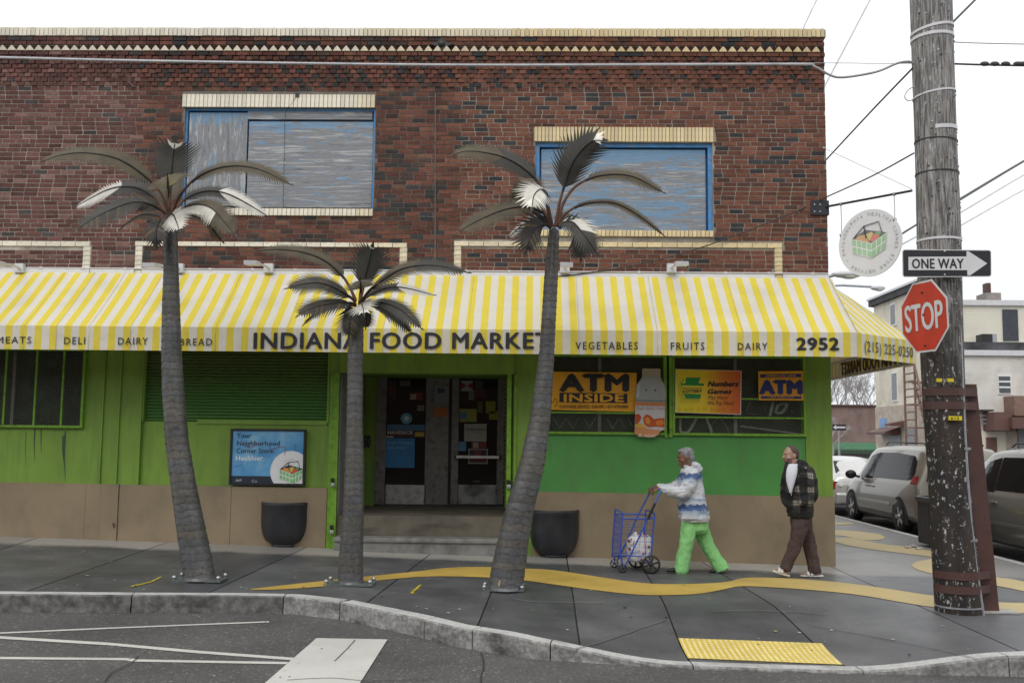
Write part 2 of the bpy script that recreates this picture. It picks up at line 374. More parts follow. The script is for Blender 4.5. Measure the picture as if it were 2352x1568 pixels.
def paint_mat(name, c, under, scale=14, lim=(.58, .68), c2=None):
    m, n, l, b = mk(name)
    t = noise_node(n, l, scale, 8, rough=.75); r = ramp(n, l, t.outputs['Fac'], [(lim[0], (0, 0, 0)), (lim[1], (.85,) * 3)])
    t2 = noise_node(n, l, 1.6, 4); r2 = ramp(n, l, t2.outputs['Fac'], [(.3, tuple(x * .8 for x in c)), (.7, c2 or c)])
    cc = mix(n, l, r.outputs[0], r2.outputs[0], under); l.new(cc, b.inputs['Base Color']); b.inputs['Roughness'].default_value = .6
    bump(n, l, b, noise_node(n, l, 60, 3).outputs['Fac'], .3, .004); return m
M_road_white = paint_mat('road_marking_white', (.60, .59, .55), (.2, .2, .19), lim=(.60, .74))
def ribbon_mat():
    m = paint_mat('yellow_pavement_paint', (.52, .35, .07), (.16, .13, .08), 9, (.62, .78), (.58, .40, .09)); n = m.node_tree.nodes; l = m.node_tree.links; b = n['Principled BSDF']
    src = b.inputs['Base Color'].links[0].from_socket; g = n.new('ShaderNodeTexCoord'); sp = n.new('ShaderNodeSeparateXYZ'); l.new(g.outputs['Object'], sp.inputs[0])
    mrx = n.new('ShaderNodeMapRange'); mrx.inputs['From Min'].default_value = 2.0; mrx.inputs['From Max'].default_value = 5.0; mrx.inputs['To Max'].default_value = .75; l.new(sp.outputs['X'], mrx.inputs['Value'])
    l.new(mix(n, l, mrx.outputs[0], src, (.50, .42, .24)), b.inputs['Base Color']); return m
M_rib = ribbon_mat()
M_tact = paint_mat('yellow_tactile_tile', (.66, .49, .085), (.35, .28, .12), 10, (.62, .8))
def col_mat(name, c, rough=.5, **k): return mat(name, c, rough, var=.08, bp=0, **k)
PALETTE = {}
def flat(hexs, rough=.5):
    if hexs in PALETTE: return PALETTE[hexs]
    r, g, b = [int(hexs[i:i + 2], 16) / 255 for i in (0, 2, 4)]
    lin = [x / 12.92 if x <= .04045 else ((x + .055) / 1.055) ** 2.4 for x in (r, g, b)]
    m = mat('print_' + hexs, tuple(lin), rough, var=.10, scale=3, bp=0); PALETTE[hexs] = m; return m
# ================================================================== GROUND
def surface(polys_lines, zfn, name, m, grid=.4, bounds=None, off=0, kind='structure', parent=None, smooth=True, holes=None):
    bm = bmesh.new()
    for poly in polys_lines:
        bm.faces.new([bm.verts.new((x, y, 0)) for x, y in poly])
    bmesh.ops.triangulate(bm, faces=list(bm.faces))
    xs = [v.co.x for v in bm.verts]; ys = [v.co.y for v in bm.verts]
    def cuts(lo, hi, ax):
        t = math.ceil(lo / grid) * grid
        while t < hi:
            co = (t, 0, 0) if ax == 0 else (0, t, 0); no = (1, 0, 0) if ax == 0 else (0, 1, 0)
            bmesh.ops.bisect_plane(bm, geom=list(bm.verts) + list(bm.edges) + list(bm.faces), plane_co=co, plane_no=no); t += grid
    b = bounds or (min(xs), max(xs), min(ys), max(ys))
    cuts(max(min(xs), b[0]), min(max(xs), b[1]), 0); cuts(max(min(ys), b[2]), min(max(ys), b[3]), 1)
    for v in bm.verts: v.co.z = zfn(v.co.x, v.co.y) + off
    for f in bm.faces:
        if f.normal.z < 0 or f.calc_area() and f.calc_center_median() and (f.normal_update() or f.normal.z < 0): f.normal_flip()
    mb = MB(); mb.frombm(bm, smooth); return mb.build(name, m, parent, kind=kind if parent is None else None)

# far ground / road sheet
road = surface([[(-90, -45), (130, -45), (130, 160), (-90, 160)]], zroad, 'road', M_asph, grid=1.5, bounds=(-18, 12, -12, 6))
# kerb line, continued round the corner and along the side street
EXT = [(5.1, -5.0), (5.9, -4.6), (6.6, -3.8), (7.05, -2.8), (7.2, -1.6), (7.2, 2), (7.2, 8), (7.2, 14), (7.2, 26)]
K = [(-13.5, KERB[0][1] - .3), (-10.5, KERB[0][1] - .2)] + KERB[0:] + EXT
def offset_line(P, d):
    o = []
    for i, p in enumerate(P):
        a = Vector(P[max(i - 1, 0)]); b = Vector(P[min(i + 1, len(P) - 1)]); t = (b - a).normalized(); n = Vector((-t.y, t.x)); o.append((p[0] + n.x * d, p[1] + n.y * d))
    return o
def resample(P, step):
    o = [Vector(P[0])]
    for a, b in zip(P, P[1:]):
        a = Vector(a); b = Vector(b); k = max(1, int((b - a).length / step))
        for i in range(1, k + 1): o.append(a.lerp(b, i / k))
    return [(p.x, p.y) for p in o]
# kerb stones
def ktop(x, y):
    return zs(x, y) + .004
jx = [-12, -10.2, -8.4] + [gnd(u, v, -ROAD, False).x for u, v in [(280, 1405), (645, 1408), (780, 1420), (965, 1460), (1052, 1487), (1230, 1512), (1590, 1536), (1960, 1546), (2304, 1552)]] + [5.3]
kroot = bpy.data.objects.new('kerb', None); col.objects.link(kroot); kroot['kind'] = 'structure'; ORG['kerb'] = Vector((0, 0, 0))
Kf = resample(K, .12)
segs = []; cur = []
ji = 0; jy = [0.5, 2.6, 4.6, 6.6, 9, 12, 15, 18, 21]
for p in Kf:
    cur.append(p)
    if p[0] < 5.6 and p[1] < -3 and ji < len(jx) and p[0] > jx[ji]:
        if len(cur) > 2: segs.append(cur)
        cur = [p]; ji += 1
    elif p[0] > 6.9 and jy and p[1] > jy[0]:
        segs.append(cur); cur = [p]; jy.pop(0)
segs.append(cur)
for si, sg in enumerate(segs):
    if len(sg) < 2: continue
    mb = MB(); o1 = offset_line(sg, .005); o2 = offset_line(sg, .165); rf = []; rows = []
    g = .006
    for i, (q, a, c) in enumerate(zip(sg, o1, o2)):
        sh = Vector((0, 0)); 
        if i == 0: sh = (Vector(sg[1]) - Vector(sg[0])).normalized() * g
        if i == len(sg) - 1: sh = (Vector(sg[-2]) - Vector(sg[-1])).normalized() * g
        zt = ktop(*c) ; zb = zroad(*q) - .05
        rough = lambda k: .011 * noise.noise(Vector((q[0] * 7, q[1] * 7, k * 3.1 + si)))
        zt2 = max(zt, zroad(*q) + .012)
        sx, sy = sh.x, sh.y
        rows.append([(q[0] + sx, q[1] + sy - .012 + rough(0), zb), (q[0] + sx, q[1] + sy + rough(1) * 1.5, zb * .55 + zt2 * .45), (q[0] + sx, q[1] + sy + .004 + rough(2), zt2 - .018), (a[0] + sx, a[1] + sy + .016, zt2 - .002 + rough(3) * .2), (c[0] + sx, c[1] + sy, zt2), (c[0] + sx, c[1] + sy, zb)])
    n = 6
    vs = [p for r_ in rows for p in r_]
    mb.raw(vs, [(i * n + k, i * n + k + 1, (i + 1) * n + k + 1, (i + 1) * n + k)[::-1] for i in range(len(rows) - 1) for k in (0, 1, 2)], False)
    mb.cur = 1
    mb.raw(vs, [(i * n + k, i * n + k + 1, (i + 1) * n + k + 1, (i + 1) * n + k)[::-1] for i in range(len(rows) - 1) for k in (3, 4)], False)
    mb.cur = 0; mb.raw(rows[0], [tuple(range(n))]); mb.raw(rows[-1], [tuple(range(n))[::-1]])
    mb.build('kerb_stone', [M_grand if sg[-1][0] < -2.3 else M_gran, M_gran2], kroot)

# pavement with slabs
Ki = offset_line(resample(K, .3), .17)
walk_poly = [(-13.5, .06)] + [p for p in Ki] + [(XC - .02, 26), (XC - .02, .06)]
JOINTS = []      # (point, normal)
def jl(a, b):
    pa, pb = gnd(*a), gnd(*b); t = Vector((pb.x - pa.x, pb.y - pa.y)).normalized(); JOINTS.append((Vector((pa.x, pa.y)), Vector((-t.y, t.x))))
for a, b in [((100, 1231), (0, 1262)), ((400, 1240), (90, 1347)), ((720, 1250), (502, 1350)), ((992, 1269), (945, 1305)), ((1125, 1367), (1090, 1454)), ((1303, 1289), (1313, 1349)),
             ((1516, 1369), (1581, 1514)), ((1593, 1279), (1956, 1539))]: jl(a, b)
for x in (-8.7, -10.4, -12.1): JOINTS.append((Vector((x, 0)), Vector((1, 0))))
pc = gnd(1916, 1304); pd = gnd(2352, 1499); t_ = Vector((pd.x - pc.x, pd.y - pc.y)).normalized(); DIAG = (Vector((pc.x, pc.y)), Vector((-t_.y, t_.x)))
JOINTS.append(DIAG)
for y in (3.2, 6.4, 9.6, 12.8, 16, 20): JOINTS.append((Vector((0, y)), Vector((0, 1))))
def build_walk():
    bm = bmesh.new(); f = bm.faces.new([bm.verts.new((x, y, 0)) for x, y in walk_poly]); bmesh.ops.triangulate(bm, faces=[f])
    def cut(co, no): bmesh.ops.bisect_plane(bm, geom=list(bm.verts) + list(bm.edges) + list(bm.faces), plane_co=(co[0], co[1], 0), plane_no=(no[0], no[1], 0))
    x = -13.5
    while x < 7.5: cut((x, 0), (1, 0)); x += .3
    y = -5.6
    while y < 1: cut((0, y), (0, 1)); y += .3
    base = MB(); cp = bm.copy()
    for v in cp.verts: v.co.z = zs(v.co.x, v.co.y) - .014
    base.frombm(cp, True); sw = base.build('sidewalk', mat('joint_dirt', (.025, .024, .02), .95), kind='structure')
    ORG['sidewalk'] = Vector((0, 0, 0))
    for p, nn in JOINTS:
        for s_ in (-.008, .008): cut(p + nn * s_, nn)
    groups = {}
    for fc in bm.faces:
        c = fc.calc_center_median(); key = []; ok = True
        for p, nn in JOINTS:
            d = (Vector((c.x, c.y)) - p).dot(nn)
            if abs(d) < .0079: ok = False; break
            key.append(d > 0)
        if ok: groups.setdefault(tuple(key), []).append(fc)
    for key, fcs in groups.items():
        if sum(q.calc_area() for q in fcs) < .02: continue
        mb = MB(); idx = {}; vs = []; fs = []
        tone = 0
        for fc in fcs:
            ff = []
            for v in fc.verts:
                if v not in idx: idx[v] = len(vs); vs.append((v.co.x, v.co.y, zs(v.co.x, v.co.y)))
                ff.append(idx[v])
            a, b_, c_ = [Vector(vs[i]) for i in ff[:3]]
            if (b_ - a).cross(c_ - a).z < 0: ff = ff[::-1]
            fs.append(tuple(ff))
        mb.raw(vs, fs, True); mb.build('paving_slab', M_side, sw)
    bm.free(); return sw
SW = build_walk()
def painted(name, upper, lower, m, parent, off=.006, grid=.3, fn=None, gf=None):
    pts = [gnd(*p) for p in upper] + [gnd(*p) for p in lower[::-1]]
    return surface([[(p.x, p.y) for p in pts]], zs, name, m, grid=grid, off=off, parent=parent)
def smooth_px(P, k=4):
    P = [Vector(p) for p in P]; o = []
    for i in range(len(P) - 1):
        p0 = P[max(i - 1, 0)]; p1 = P[i]; p2 = P[i + 1]; p3 = P[min(i + 2, len(P) - 1)]
        for j in range(k):
            t = j / k; o.append(.5 * ((2 * p1) + (-p0 + p2) * t + (2 * p0 - 5 * p1 + 4 * p2 - p3) * t * t + (-p0 + 3 * p1 - 3 * p2 + p3) * t ** 3))
    o.append(P[-1]); return [(p.x, p.y) for p in o]
up = smooth_px([(575, 1353), (745, 1334), (942, 1314), (1030, 1304), (1125, 1302), (1193, 1305), (1276, 1310), (1376, 1325), (1476, 1339), (1556, 1341.5), (1656, 1338), (1706, 1328), (1751, 1326.5), (1826, 1329), (1951, 1340), (2051, 1354), (2151, 1369), (2291, 1383), (2400, 1385)])
lo = smooth_px([(577, 1354.5), (640, 1354), (740, 1347), (962, 1325), (1125, 1326.5), (1191, 1331.5), (1276, 1343), (1376, 1356.5), (1456, 1365), (1516, 1367), (1601, 1364), (1656, 1355), (1696, 1347), (1751, 1347.5), (1876, 1356), (1976, 1367), (2076, 1384), (2151, 1395), (2291, 1406), (2400, 1410)])
painted('painted_ribbon', up, lo, M_rib, SW)
u0, v0, k = 1892.7, 1010.7, .293
def Z(*pts): return [(u0 + x * k, v0 + y * k) for x, y in pts]
painted('painted_ribbon', smooth_px(Z((60, 650), (120, 645), (200, 645), (240, 652))), smooth_px(Z((60, 664), (120, 664), (200, 658), (240, 654))), M_rib, SW)
painted('painted_ribbon', smooth_px(Z((60, 705), (180, 708), (330, 722), (440, 740), (478, 762))), smooth_px(Z((60, 748), (130, 748), (210, 762), (330, 785), (440, 780), (478, 766))), M_rib, SW)
painted('painted_ribbon', smooth_px(Z((60, 770), (210, 764), (328, 787), (420, 808), (600, 830), (850, 868), (950, 890))), smooth_px(Z((60, 790), (200, 828), (400, 860), (600, 885), (850, 915), (950, 930))), M_rib, SW)
painted('painted_ribbon', smooth_px(Z((686, 985), (720, 955), (800, 940), (900, 938), (1340, 1070), (1450, 1085), (1600, 1115))), smooth_px(Z((690, 990), (740, 1018), (860, 1048), (1000, 1060), (1340, 1138), (1450, 1160), (1600, 1192))), M_rib, SW)
# tactile tile with truncated domes
A, B_, C_, D_ = [gnd(*p) for p in ((1558, 1466), (1888, 1478), (1936, 1527), (1580, 1512))]
tp = surface([[(p.x, p.y) for p in (A, B_, C_, D_)]], zs, 'tactile_tile', M_tact, grid=.15, off=.007, parent=SW)
mb = MB(); nx, ny = 26, 12
for i in range(nx):
    for j in range(ny):
        s_, t_2 = (i + .5) / nx, (j + .5) / ny
        p = A.lerp(B_, s_).lerp(D_.lerp(C_, s_), t_2); z = zs(p.x, p.y) + .006
        mb.lathe((p.x, p.y, z), [(.016, 0), (.012, .006), (.006, .0075)], 6, cap=True)
o = mb.build('truncated_domes', mat('worn_dome_paint', (.70, .62, .34), .5, var=.2), tp); o['kind'] = 'stuff'
# yellow spray marks and road markings
def strip(p, q, w, m, parent, name, off=.006, zf=None):
    zf = zf or zs
    d = (Vector((q.x - p.x, q.y - p.y))).normalized(); nn = Vector((-d.y, d.x)) * w / 2
    return surface([[(p.x - nn.x, p.y - nn.y), (q.x - nn.x, q.y - nn.y), (q.x + nn.x, q.y + nn.y), (p.x + nn.x, p.y + nn.y)]], zf, name, m, grid=.25, off=off, parent=parent)
M_spray = paint_mat('yellow_spray_paint', (.62, .50, .03), (.07, .07, .06), 20, (.48, .60))
for a, b, w in [((302, 1347), (345, 1337), .05), ((315, 1343), (352, 1335), .035), ((345, 1337), (370, 1325), .03), ((945, 1362), (966, 1343), .03), ((943, 1354), (965, 1354), .02), ((945, 1363), (952, 1362), .03)]:
    strip(gnd(*a), gnd(*b), w, M_spray, SW, 'spray_mark')
gr = lambda u, v: gnd(u, v, 0, False, zroad)
def zr(x, y): return zroad(x, y)
rm = bpy.data.objects.new('road_markings', None); col.objects.link(rm); rm['kind'] = 'structure'; ORG['road_markings'] = Vector((0, 0, 0))
def rstrip(pts, w, name):
    for a, b in zip(pts, pts[1:]): strip(gr(*a), gr(*b), w, M_road_white, rm, name, .005, zr)
rstrip([(-150, 1459), (0, 1454), (245, 1443)], .06, 'parking_line'); rstrip([(245, 1443), (430, 1435.5), (618, 1428)], .055, 'parking_line')
rstrip([(-150, 1455), (250, 1479)], .09, 'parking_line'); rstrip([(250, 1479), (450, 1497), (680, 1514)], .085, 'parking_line')
rstrip([(-150, 1510), (295, 1514)], .075, 'parking_line'); rstrip([(295, 1514.5), (310, 1517), (660, 1523)], .075, 'parking_line')
cw = [gr(727, 1466.5), gr(890, 1469.5), gr(800, 1612), gr(560, 1612)]
surface([[(p.x, p.y) for p in cw]], zr, 'crosswalk_bar', M_road_white, grid=.3, off=.009, parent=rm)
M_crack = mat('crack_dark', (.02, .02, .02), .9)
for pts, rd in (([(240, 1567), (262, 1545), (300, 1525), (318, 1508)], 1), ([(1105, 1500), (1112, 1530), (1104, 1560), (1110, 1580)], 1), ([(660, 1564), (760, 1559), (850, 1566), (1000, 1561)], 1), ([(770, 1520), (800, 1490), (815, 1471)], 1), ([(1180, 1376), (1230, 1383), (1330, 1385), (1390, 1386)], 0), ([(1300, 1497), (1400, 1470), (1530, 1424)], 2), ([(1640, 1405), (1760, 1404), (1900, 1412)], 2), ([(1870, 1438), (2020, 1465), (2180, 1498), (2300, 1530)], 2)):
    P = [gnd(u, v, 0, True, zroad if rd == 1 else zs) for u, v in smooth_px(pts, 4)]; m_ = MB(); m_.tube([Vector((p.x + rnd.uniform(-.006, .006), p.y + rnd.uniform(-.006, .006), (zroad if rd == 1 else zs)(p.x, p.y) + .012)) for p in P], .0045 if rd == 1 else .006, 4, flat=.25)
    m_.build('crack' if rd == 1 else 'pale_scuff_line', M_crack if rd == 1 else mat('pale_scuff', (.17, .17, .165), .7), road if rd == 1 else SW)
# specks of gum and litter
mb = MB(); r5 = random.Random(3)
for i in range(300):
    x = r5.uniform(-7.5, 6.6); y = r5.uniform(kerb_y(min(x, 4.2)) + .25, -.2) if x < 4.2 else r5.uniform(-4, 6)
    rr = r5.choice([.006, .008, .010, .014, .018]); k_ = r5.randint(5, 7); ph = r5.random() * 6; mb.cur = r5.choice([0, 0, 1, 2])
    ring = [(x + rr * math.cos(ph + a * 6.283 / k_) * r5.uniform(.6, 1.3), y + rr * math.sin(ph + a * 6.283 / k_) * r5.uniform(.6, 1.3)) for a in range(k_)]
    mb.face([(a, b, zs(a, b) + .011) for a, b in ring])
for i in range(260):
    x = r5.uniform(-6, 5); y = r5.uniform(-7.2, kerb_y(min(x, 4.2)) - .06); rr = r5.choice([.004, .005, .007, .010]); k_ = 5; ph = r5.random() * 6; mb.cur = r5.choice([0, 0, 2, 1, 1])
    ring = [(x + rr * math.cos(ph + a * 6.283 / k_) * r5.uniform(.6, 1.3), y + rr * math.sin(ph + a * 6.283 / k_) * r5.uniform(.6, 1.3)) for a in range(k_)]
    mb.face([(a, b, zroad(a, b) + .013) for a, b in ring])
o = mb.build('pavement_specks', [mat('pale_litter', (.42, .41, .37), .8), mat('dark_gum', (.02, .02, .02), .8), mat('tan_litter', (.34, .27, .17), .8)], kind='stuff'); tag(o, 'small scattered specks of gum and litter on the pavement and road', 'litter')

# ================================================================== BUILDING
XL = -12.5
SH = thing('corner_shop', 'two-storey red brick corner shop with bright green ground floor and boarded upper windows', 'building', (-2, 0, 0))
ztop = at(1200, 68).z; zaw = at(1200, 634).z
xz = lambda u, v, Y=0: (at(u, v, Y).x, at(u, v, Y).z)
def R4(u0, v0, u1, v1, Y=0):
    vm_ = (v0 + v1) / 2; um = (u0 + u1) / 2
    return at(u0, vm_, Y).x, at(u1, vm_, Y).x, at(um, v1, Y).z, at(um, v0, Y).z     # x0,x1,z0,z1
def boxpx(u0, v0, u1, v1, Y, d, m, parent, name, lab=None):
    x0, x1, z0, z1 = R4(u0, v0, u1, v1, Y)
    o = MB().box(x0, x1, Y, Y + d, z0, z1).build(name, m, parent)
    if lab: o['label'] = lab
    return o
win1 = R4(421, 248, 860, 479); lin1 = R4(420, 218, 862, 248); sil1 = R4(412, 479, 857, 496)
win2 = R4(1229, 328, 1637, 529); lin2 = R4(1227, 293, 1638, 327); sil2 = R4(1229, 529, 1638, 544)
win1 = (win1[0], win1[1], sil1[3], lin1[2]); win2 = (win2[0], win2[1], sil2[3], lin2[2])
PF = 559
panels = [R4(-260, 553, 208, 565), R4(311, 556, 935, 567), R4(1043, 556, 1796, 568)]
# wall core boxes
wall = MB()
def core(x0, x1, z0, z1, y0=0, y1=.32): wall.box(x0, x1, y0, y1, z0, z1)
zw_t = ztop - .15
xs_ = [XL, win1[0], win1[1], win2[0], win2[1], XC]
core(XL, win1[0], zaw - .3, zw_t); core(win1[1], win2[0], zaw - .3, zw_t); core(win2[1], XC, zaw - .3, zw_t)
core(win1[0], win1[1], win1[3], zw_t); core(win1[0], win1[1], zaw - .3, win1[2]); core(win2[0], win2[1], win2[3], zw_t); core(win2[0], win2[1], zaw - .3, win2[2])
WALL = wall.build('brick_wall', M_mortar, SH)
# side and rear shell, roof
sh = MB(); sh.box(XC - .3, XC - .004, .33, 15, -.4, ztop - .1); sh.box(XL, XC - .3, 14.7, 15, -.4, ztop - .1)
def brick_tex():
    m, n, l, b = mk('side_wall_brick'); g = n.new('ShaderNodeTexCoord'); sp = n.new('ShaderNodeSeparateXYZ'); cb = n.new('ShaderNodeCombineXYZ'); l.new(g.outputs['Object'], sp.inputs[0])
    l.new(sp.outputs['Y'], cb.inputs[0]); l.new(sp.outputs['Z'], cb.inputs[1]); t = n.new('ShaderNodeTexBrick'); l.new(cb.outputs[0], t.inputs['Vector']); t.inputs['Scale'].default_value = 1
    t.inputs['Brick Width'].default_value = .2; t.inputs['Row Height'].default_value = .067; t.inputs['Mortar Size'].default_value = .006
    t.inputs['Color1'].default_value = (.16, .05, .035, 1); t.inputs['Color2'].default_value = (.08, .03, .025, 1); t.inputs['Mortar'].default_value = (.25, .23, .2, 1)
    l.new(t.outputs[0], b.inputs['Base Color']); b.inputs['Roughness'].default_value = .85; return m
M_bt = brick_tex(); sh.build('side_wall', M_bt, SH)
MB().box(XL, XC - .3, .33, 14.7, ztop - .5, ztop - .4).build('roof', M_darkrub, SH)

CH = .0665; BL = .200; J = .0125
rb = random.Random(11)
def brick_col(x, z, head=False):
    q = rb.random(); s_ = rb.uniform(.8, 1.18)
    seam1 = at(302, 400).x; seam2 = at(998, 400).x
    if x < seam1: pal = [((.17, .080, .070), .58), ((.13, .062, .055), .25), ((.24, .14, .12), .10), ((.085, .075, .074), .07)]
    elif x < seam2: pal = [((.185, .078, .056), .38), ((.13, .055, .044), .26), ((.085, .056, .048), .16), ((.056, .054, .054), .13), ((.21, .105, .07), .08)]
    else: pal = [((.215, .090, .060), .45), ((.165, .072, .050), .34), ((.115, .060, .048), .12), ((.052, .053, .058), .10)]
    if z > ztop - .62 : s_ *= .85
    acc = 0
    for c, w in pal:
        acc += w
        if q < acc: return tuple(v * s_ for v in c)
    return pal[0][0]
CREAM = lambda: tuple(v * rb.uniform(.88, 1.08) * 1 for v in rb.choice([(.62, .56, .40), (.64, .59, .45), (.58, .50, .33), (.60, .54, .41)]))
def cream_at(x):   # paler white-cream at the left, yellower at the right
    t = sstep(-3.5, 1, x); s_ = rb.uniform(.86, 1.08); a = (.64, .60, .49); b = (.60, .49, .28)
    return tuple((p * (1 - t) + q * t) * s_ for p, q in zip(a, b))
zpan = panels[1][3]; zfl = at(1200, 635).z
excl = []
for w, l_, s_ in ((win1, lin1, sil1), (win2, lin2, sil2)): excl += [w, (l_[0], l_[1], l_[2], l_[3]), (s_[0], s_[1], s_[2], s_[3])]
legs = []
for p, (ua, ub) in zip(panels, ((-260, 208), (311, 935), (1043, 1796))):
    excl.append((p[0], p[1], p[2], p[3]))
    for (ul, ur) in ((ua, ua + 16), (ub - 17, ub)):
        q = R4(ul, 566, ur, 632); q = (q[0], q[1], zfl - .02, p[2]); legs.append(q); excl.append(q)
full = []; rest = MB(); rest.usecol = True
def brick_box(mb, x0, x1, z0, z1, y=-.006, c=None, jit=.002):
    mb.col = c; j = rb.uniform(-jit, jit); jz = rb.uniform(-.0012, .0012)
    mb.box(x0, x1, y + j, .01, z0 + jz, z1 + jz, back=False)
def add_course(z0, z1, off, head=False, proud=None):
    Lh = BL if not head else BL / 2
    x = XL + off; i = 0
    xend = XC
    while x < xend - .03:
        w = Lh if (head or rb.random() > .04) else BL / 2
        x1 = min(x + w - J, xend)
        spans = [(x, x1)]
        for (a, b, c, d) in excl:
            if z1 > c + .004 and z0 < d - .004:
                ns = []
                for (p, q) in spans:
                    if b <= p or a >= q: ns.append((p, q)); continue
                    if a - J > p: ns.append((p, a - J))
                    if b + J < q: ns.append((b + J, q))
                spans = ns
        yy = -.006
        if proud: yy = -.008 - proud(i)
        for (p, q) in spans:
            if q - p < .022: continue
            c = brick_col(p, z0)
            if abs((q - p) - (BL - J)) < 1e-4 and not head and x > -7.2 and not proud: full.append((p, z0, z1, c))
            else: brick_box(rest, p, q, z0, z1, yy, c)
        x += w; i += 1
# parapet zone from top down
z = ztop; capz0 = ztop - .125
cap = MB(); cap.box(XL, XC + .02, -.035, .29, ztop - .128, ztop - .010); cap.build('cap_mortar', M_mortar, WALL)
x = XL; creamM = [bpy.data.meshes.new('x') for _ in range(0)]
def cream_brick_mesh(name, w, d, h, var, diag=False):
    out_ = []
    for k_ in range(var):
        m_ = MB(); m_.usecol = True
        for tcol in (0,):
            pass
        out_.append(m_)
    return out_
def cream_variants(w, d, h, tone, nv=5, bev=.004):
    """shared meshes of one brick size; tone 0 pale .. 1 yellow"""
    res = []
    for k_ in range(nv):
        m_ = MB(); m_.usecol = True; s_ = [.92, 1.0, .97, 1.05, .86][k_ % 5]
        m_.col = tuple((p * (1 - tone) + q * tone) * s_ for p, q in zip((.80, .77, .66), (.74, .62, .38)))
        m_.box(-w / 2, w / 2, -d, .0, -h / 2, h / 2)
        o_ = m_.build('tmp', M_cream); me = o_.data; bpy.data.objects.remove(o_); ORG.pop('tmp', None); res.append(me)
    return res
def tonek(x): return 0 if x < -2.6 else (1 if x < -.4 else 2)
def mkset(w, d, h): return [cream_variants(w, d, h, t) for t in (.05, .45, 1.0)]
ccap = mkset(.055, .35, .122); p_ = .0645; ncap = 0
x = XL + .03
while x < XC + .03:
    inst(rb.choice(ccap[tonek(x)]), 'cap_brick', WALL, (x, .30 + rb.uniform(-.003, .003), ztop - .061 + rb.uniform(-.003, .003))); x += p_
z = capz0 - .008
for j in range(2): add_course(z - CH + J, z, (j % 2) * BL / 2, proud=lambda i: .02); z -= CH
# dentil course: bricks laid cornerwise before a dark strip painted as shade
zd = z
dm = []
for t in (.05, .45, 1.0):
    vs_ = []
    for s_ in (.95, 1.04, .85):
        m_ = MB(); m_.usecol = True; m_.col = tuple((p * (1 - t) + q * t) * s_ for p, q in zip((.76, .72, .60), (.72, .60, .36)))
        m_.prism([(-.062, -.055, 0), (-.03, -.06, .045), (0, -.062, .078), (.03, -.06, .045), (.062, -.055, 0)], (0, .055, 0)); o_ = m_.build('tmp', M_cream); vs_.append(o_.data); bpy.data.objects.remove(o_)
    dm.append(vs_)
x = XL + .1
while x < XC - .1:
    inst(rb.choice(dm[tonek(x)]), 'dentil_brick', WALL, (x, -.002, zd - .088)); x += .135
m_ = MB(); m_.usecol = True; m_.col = (.05, .02, .018); m_.box(XL, XC, -.005, .0, zd - .092, zd - .002);  # dark colour stands in for the shade behind the dentils
z = zd - .098
add_course(z - CH + J, z, .05, proud=lambda i: .035); z -= CH
for j in range(7):
    jj = j
    add_course(z - CH + J, z, (j % 2) * BL / 4, head=True, proud=(lambda jj: (lambda i: (.020 if (i + jj // 2) % 2 else .002) + .003 * (6 - jj)))(jj)); z -= CH
# the remaining courses down to the awning
j = 0
zpt = panels[1][3]
while z > zfl - .05:
    z0 = z - CH + J
    add_course(z0, z, (j % 2) * BL / 2 + .02 * math.sin(j * .7)); z -= CH; j += 1
# individual bricks: the 300 nearest ones
cx = Vector((0, 0, 1.65))
full.sort(key=lambda b: ((b[0]) ** 2 + (b[1] - 1.65) ** 2))
vari = {}
def brick_mesh(c):
    key = tuple(round(v * 45) for v in c)
    if key not in vari:
        m_ = MB(); m_.usecol = True; m_.col = c; m_.box(0, BL - J, -.006, .01, 0, CH - J, back=False); o_ = m_.build('tmp', M_brick); vari[key] = o_.data; bpy.data.objects.remove(o_)
    return vari[key]
for k_, (p, z0, z1, c) in enumerate(full):
    if k_ < 300: inst(brick_mesh(c), 'brick', WALL, (p, rb.uniform(-.0025, .0025), z0 + rb.uniform(-.001, .001)))
    else: brick_box(rest, p, p + BL - J, z0, z1, -.006, c)
o = rest.build('brickwork', M_brick, WALL); o['kind'] = 'stuff'
o = m_.build('dentil_shade_strip', M_brick, WALL)
# lintels, sills, panel frames
def soldiers(r, pitch, name, d=.03, extra=0):
    n_ = round((r[1] - r[0]) / pitch); pw = (r[1] - r[0]) / n_; st = mkset(pw - .009, d + .1, r[3] - r[2] - .008)
    for i in range(n_):
        x = r[0] + (i + .5) * pw; inst(rb.choice(st[tonek(x)]), name, WALL, (x, .1 + rb.uniform(-.003, .003), (r[2] + r[3]) / 2))
soldiers(lin1, .0635, 'lintel_brick'); soldiers(lin2, .0535, 'lintel_brick'); soldiers(sil1, .0635, 'sill_brick', .035); soldiers(sil2, .060, 'sill_brick', .035)
for p in panels: soldiers((p[0], p[1], p[2], p[3]), .212, 'panel_brick', .02)
for q in legs:
    h = q[3] - q[2]; n_ = round(h / .068); st = mkset(q[1] - q[0] - .004, .12, h / n_ - .007)
    for i in range(n_):
        x = (q[0] + q[1]) / 2; inst(rb.choice(st[tonek(x)]), 'panel_brick', WALL, (x, .1, q[2] + (i + .5) * h / n_))
# seam between the two fronts
s0 = at(1000, 215); s1 = at(998, 632); MB().tube([(s0.x, -.012, s0.z), (s1.x + .01, -.012, s1.z)], .009, 5).build('mortar_seam', M_mortar, WALL)
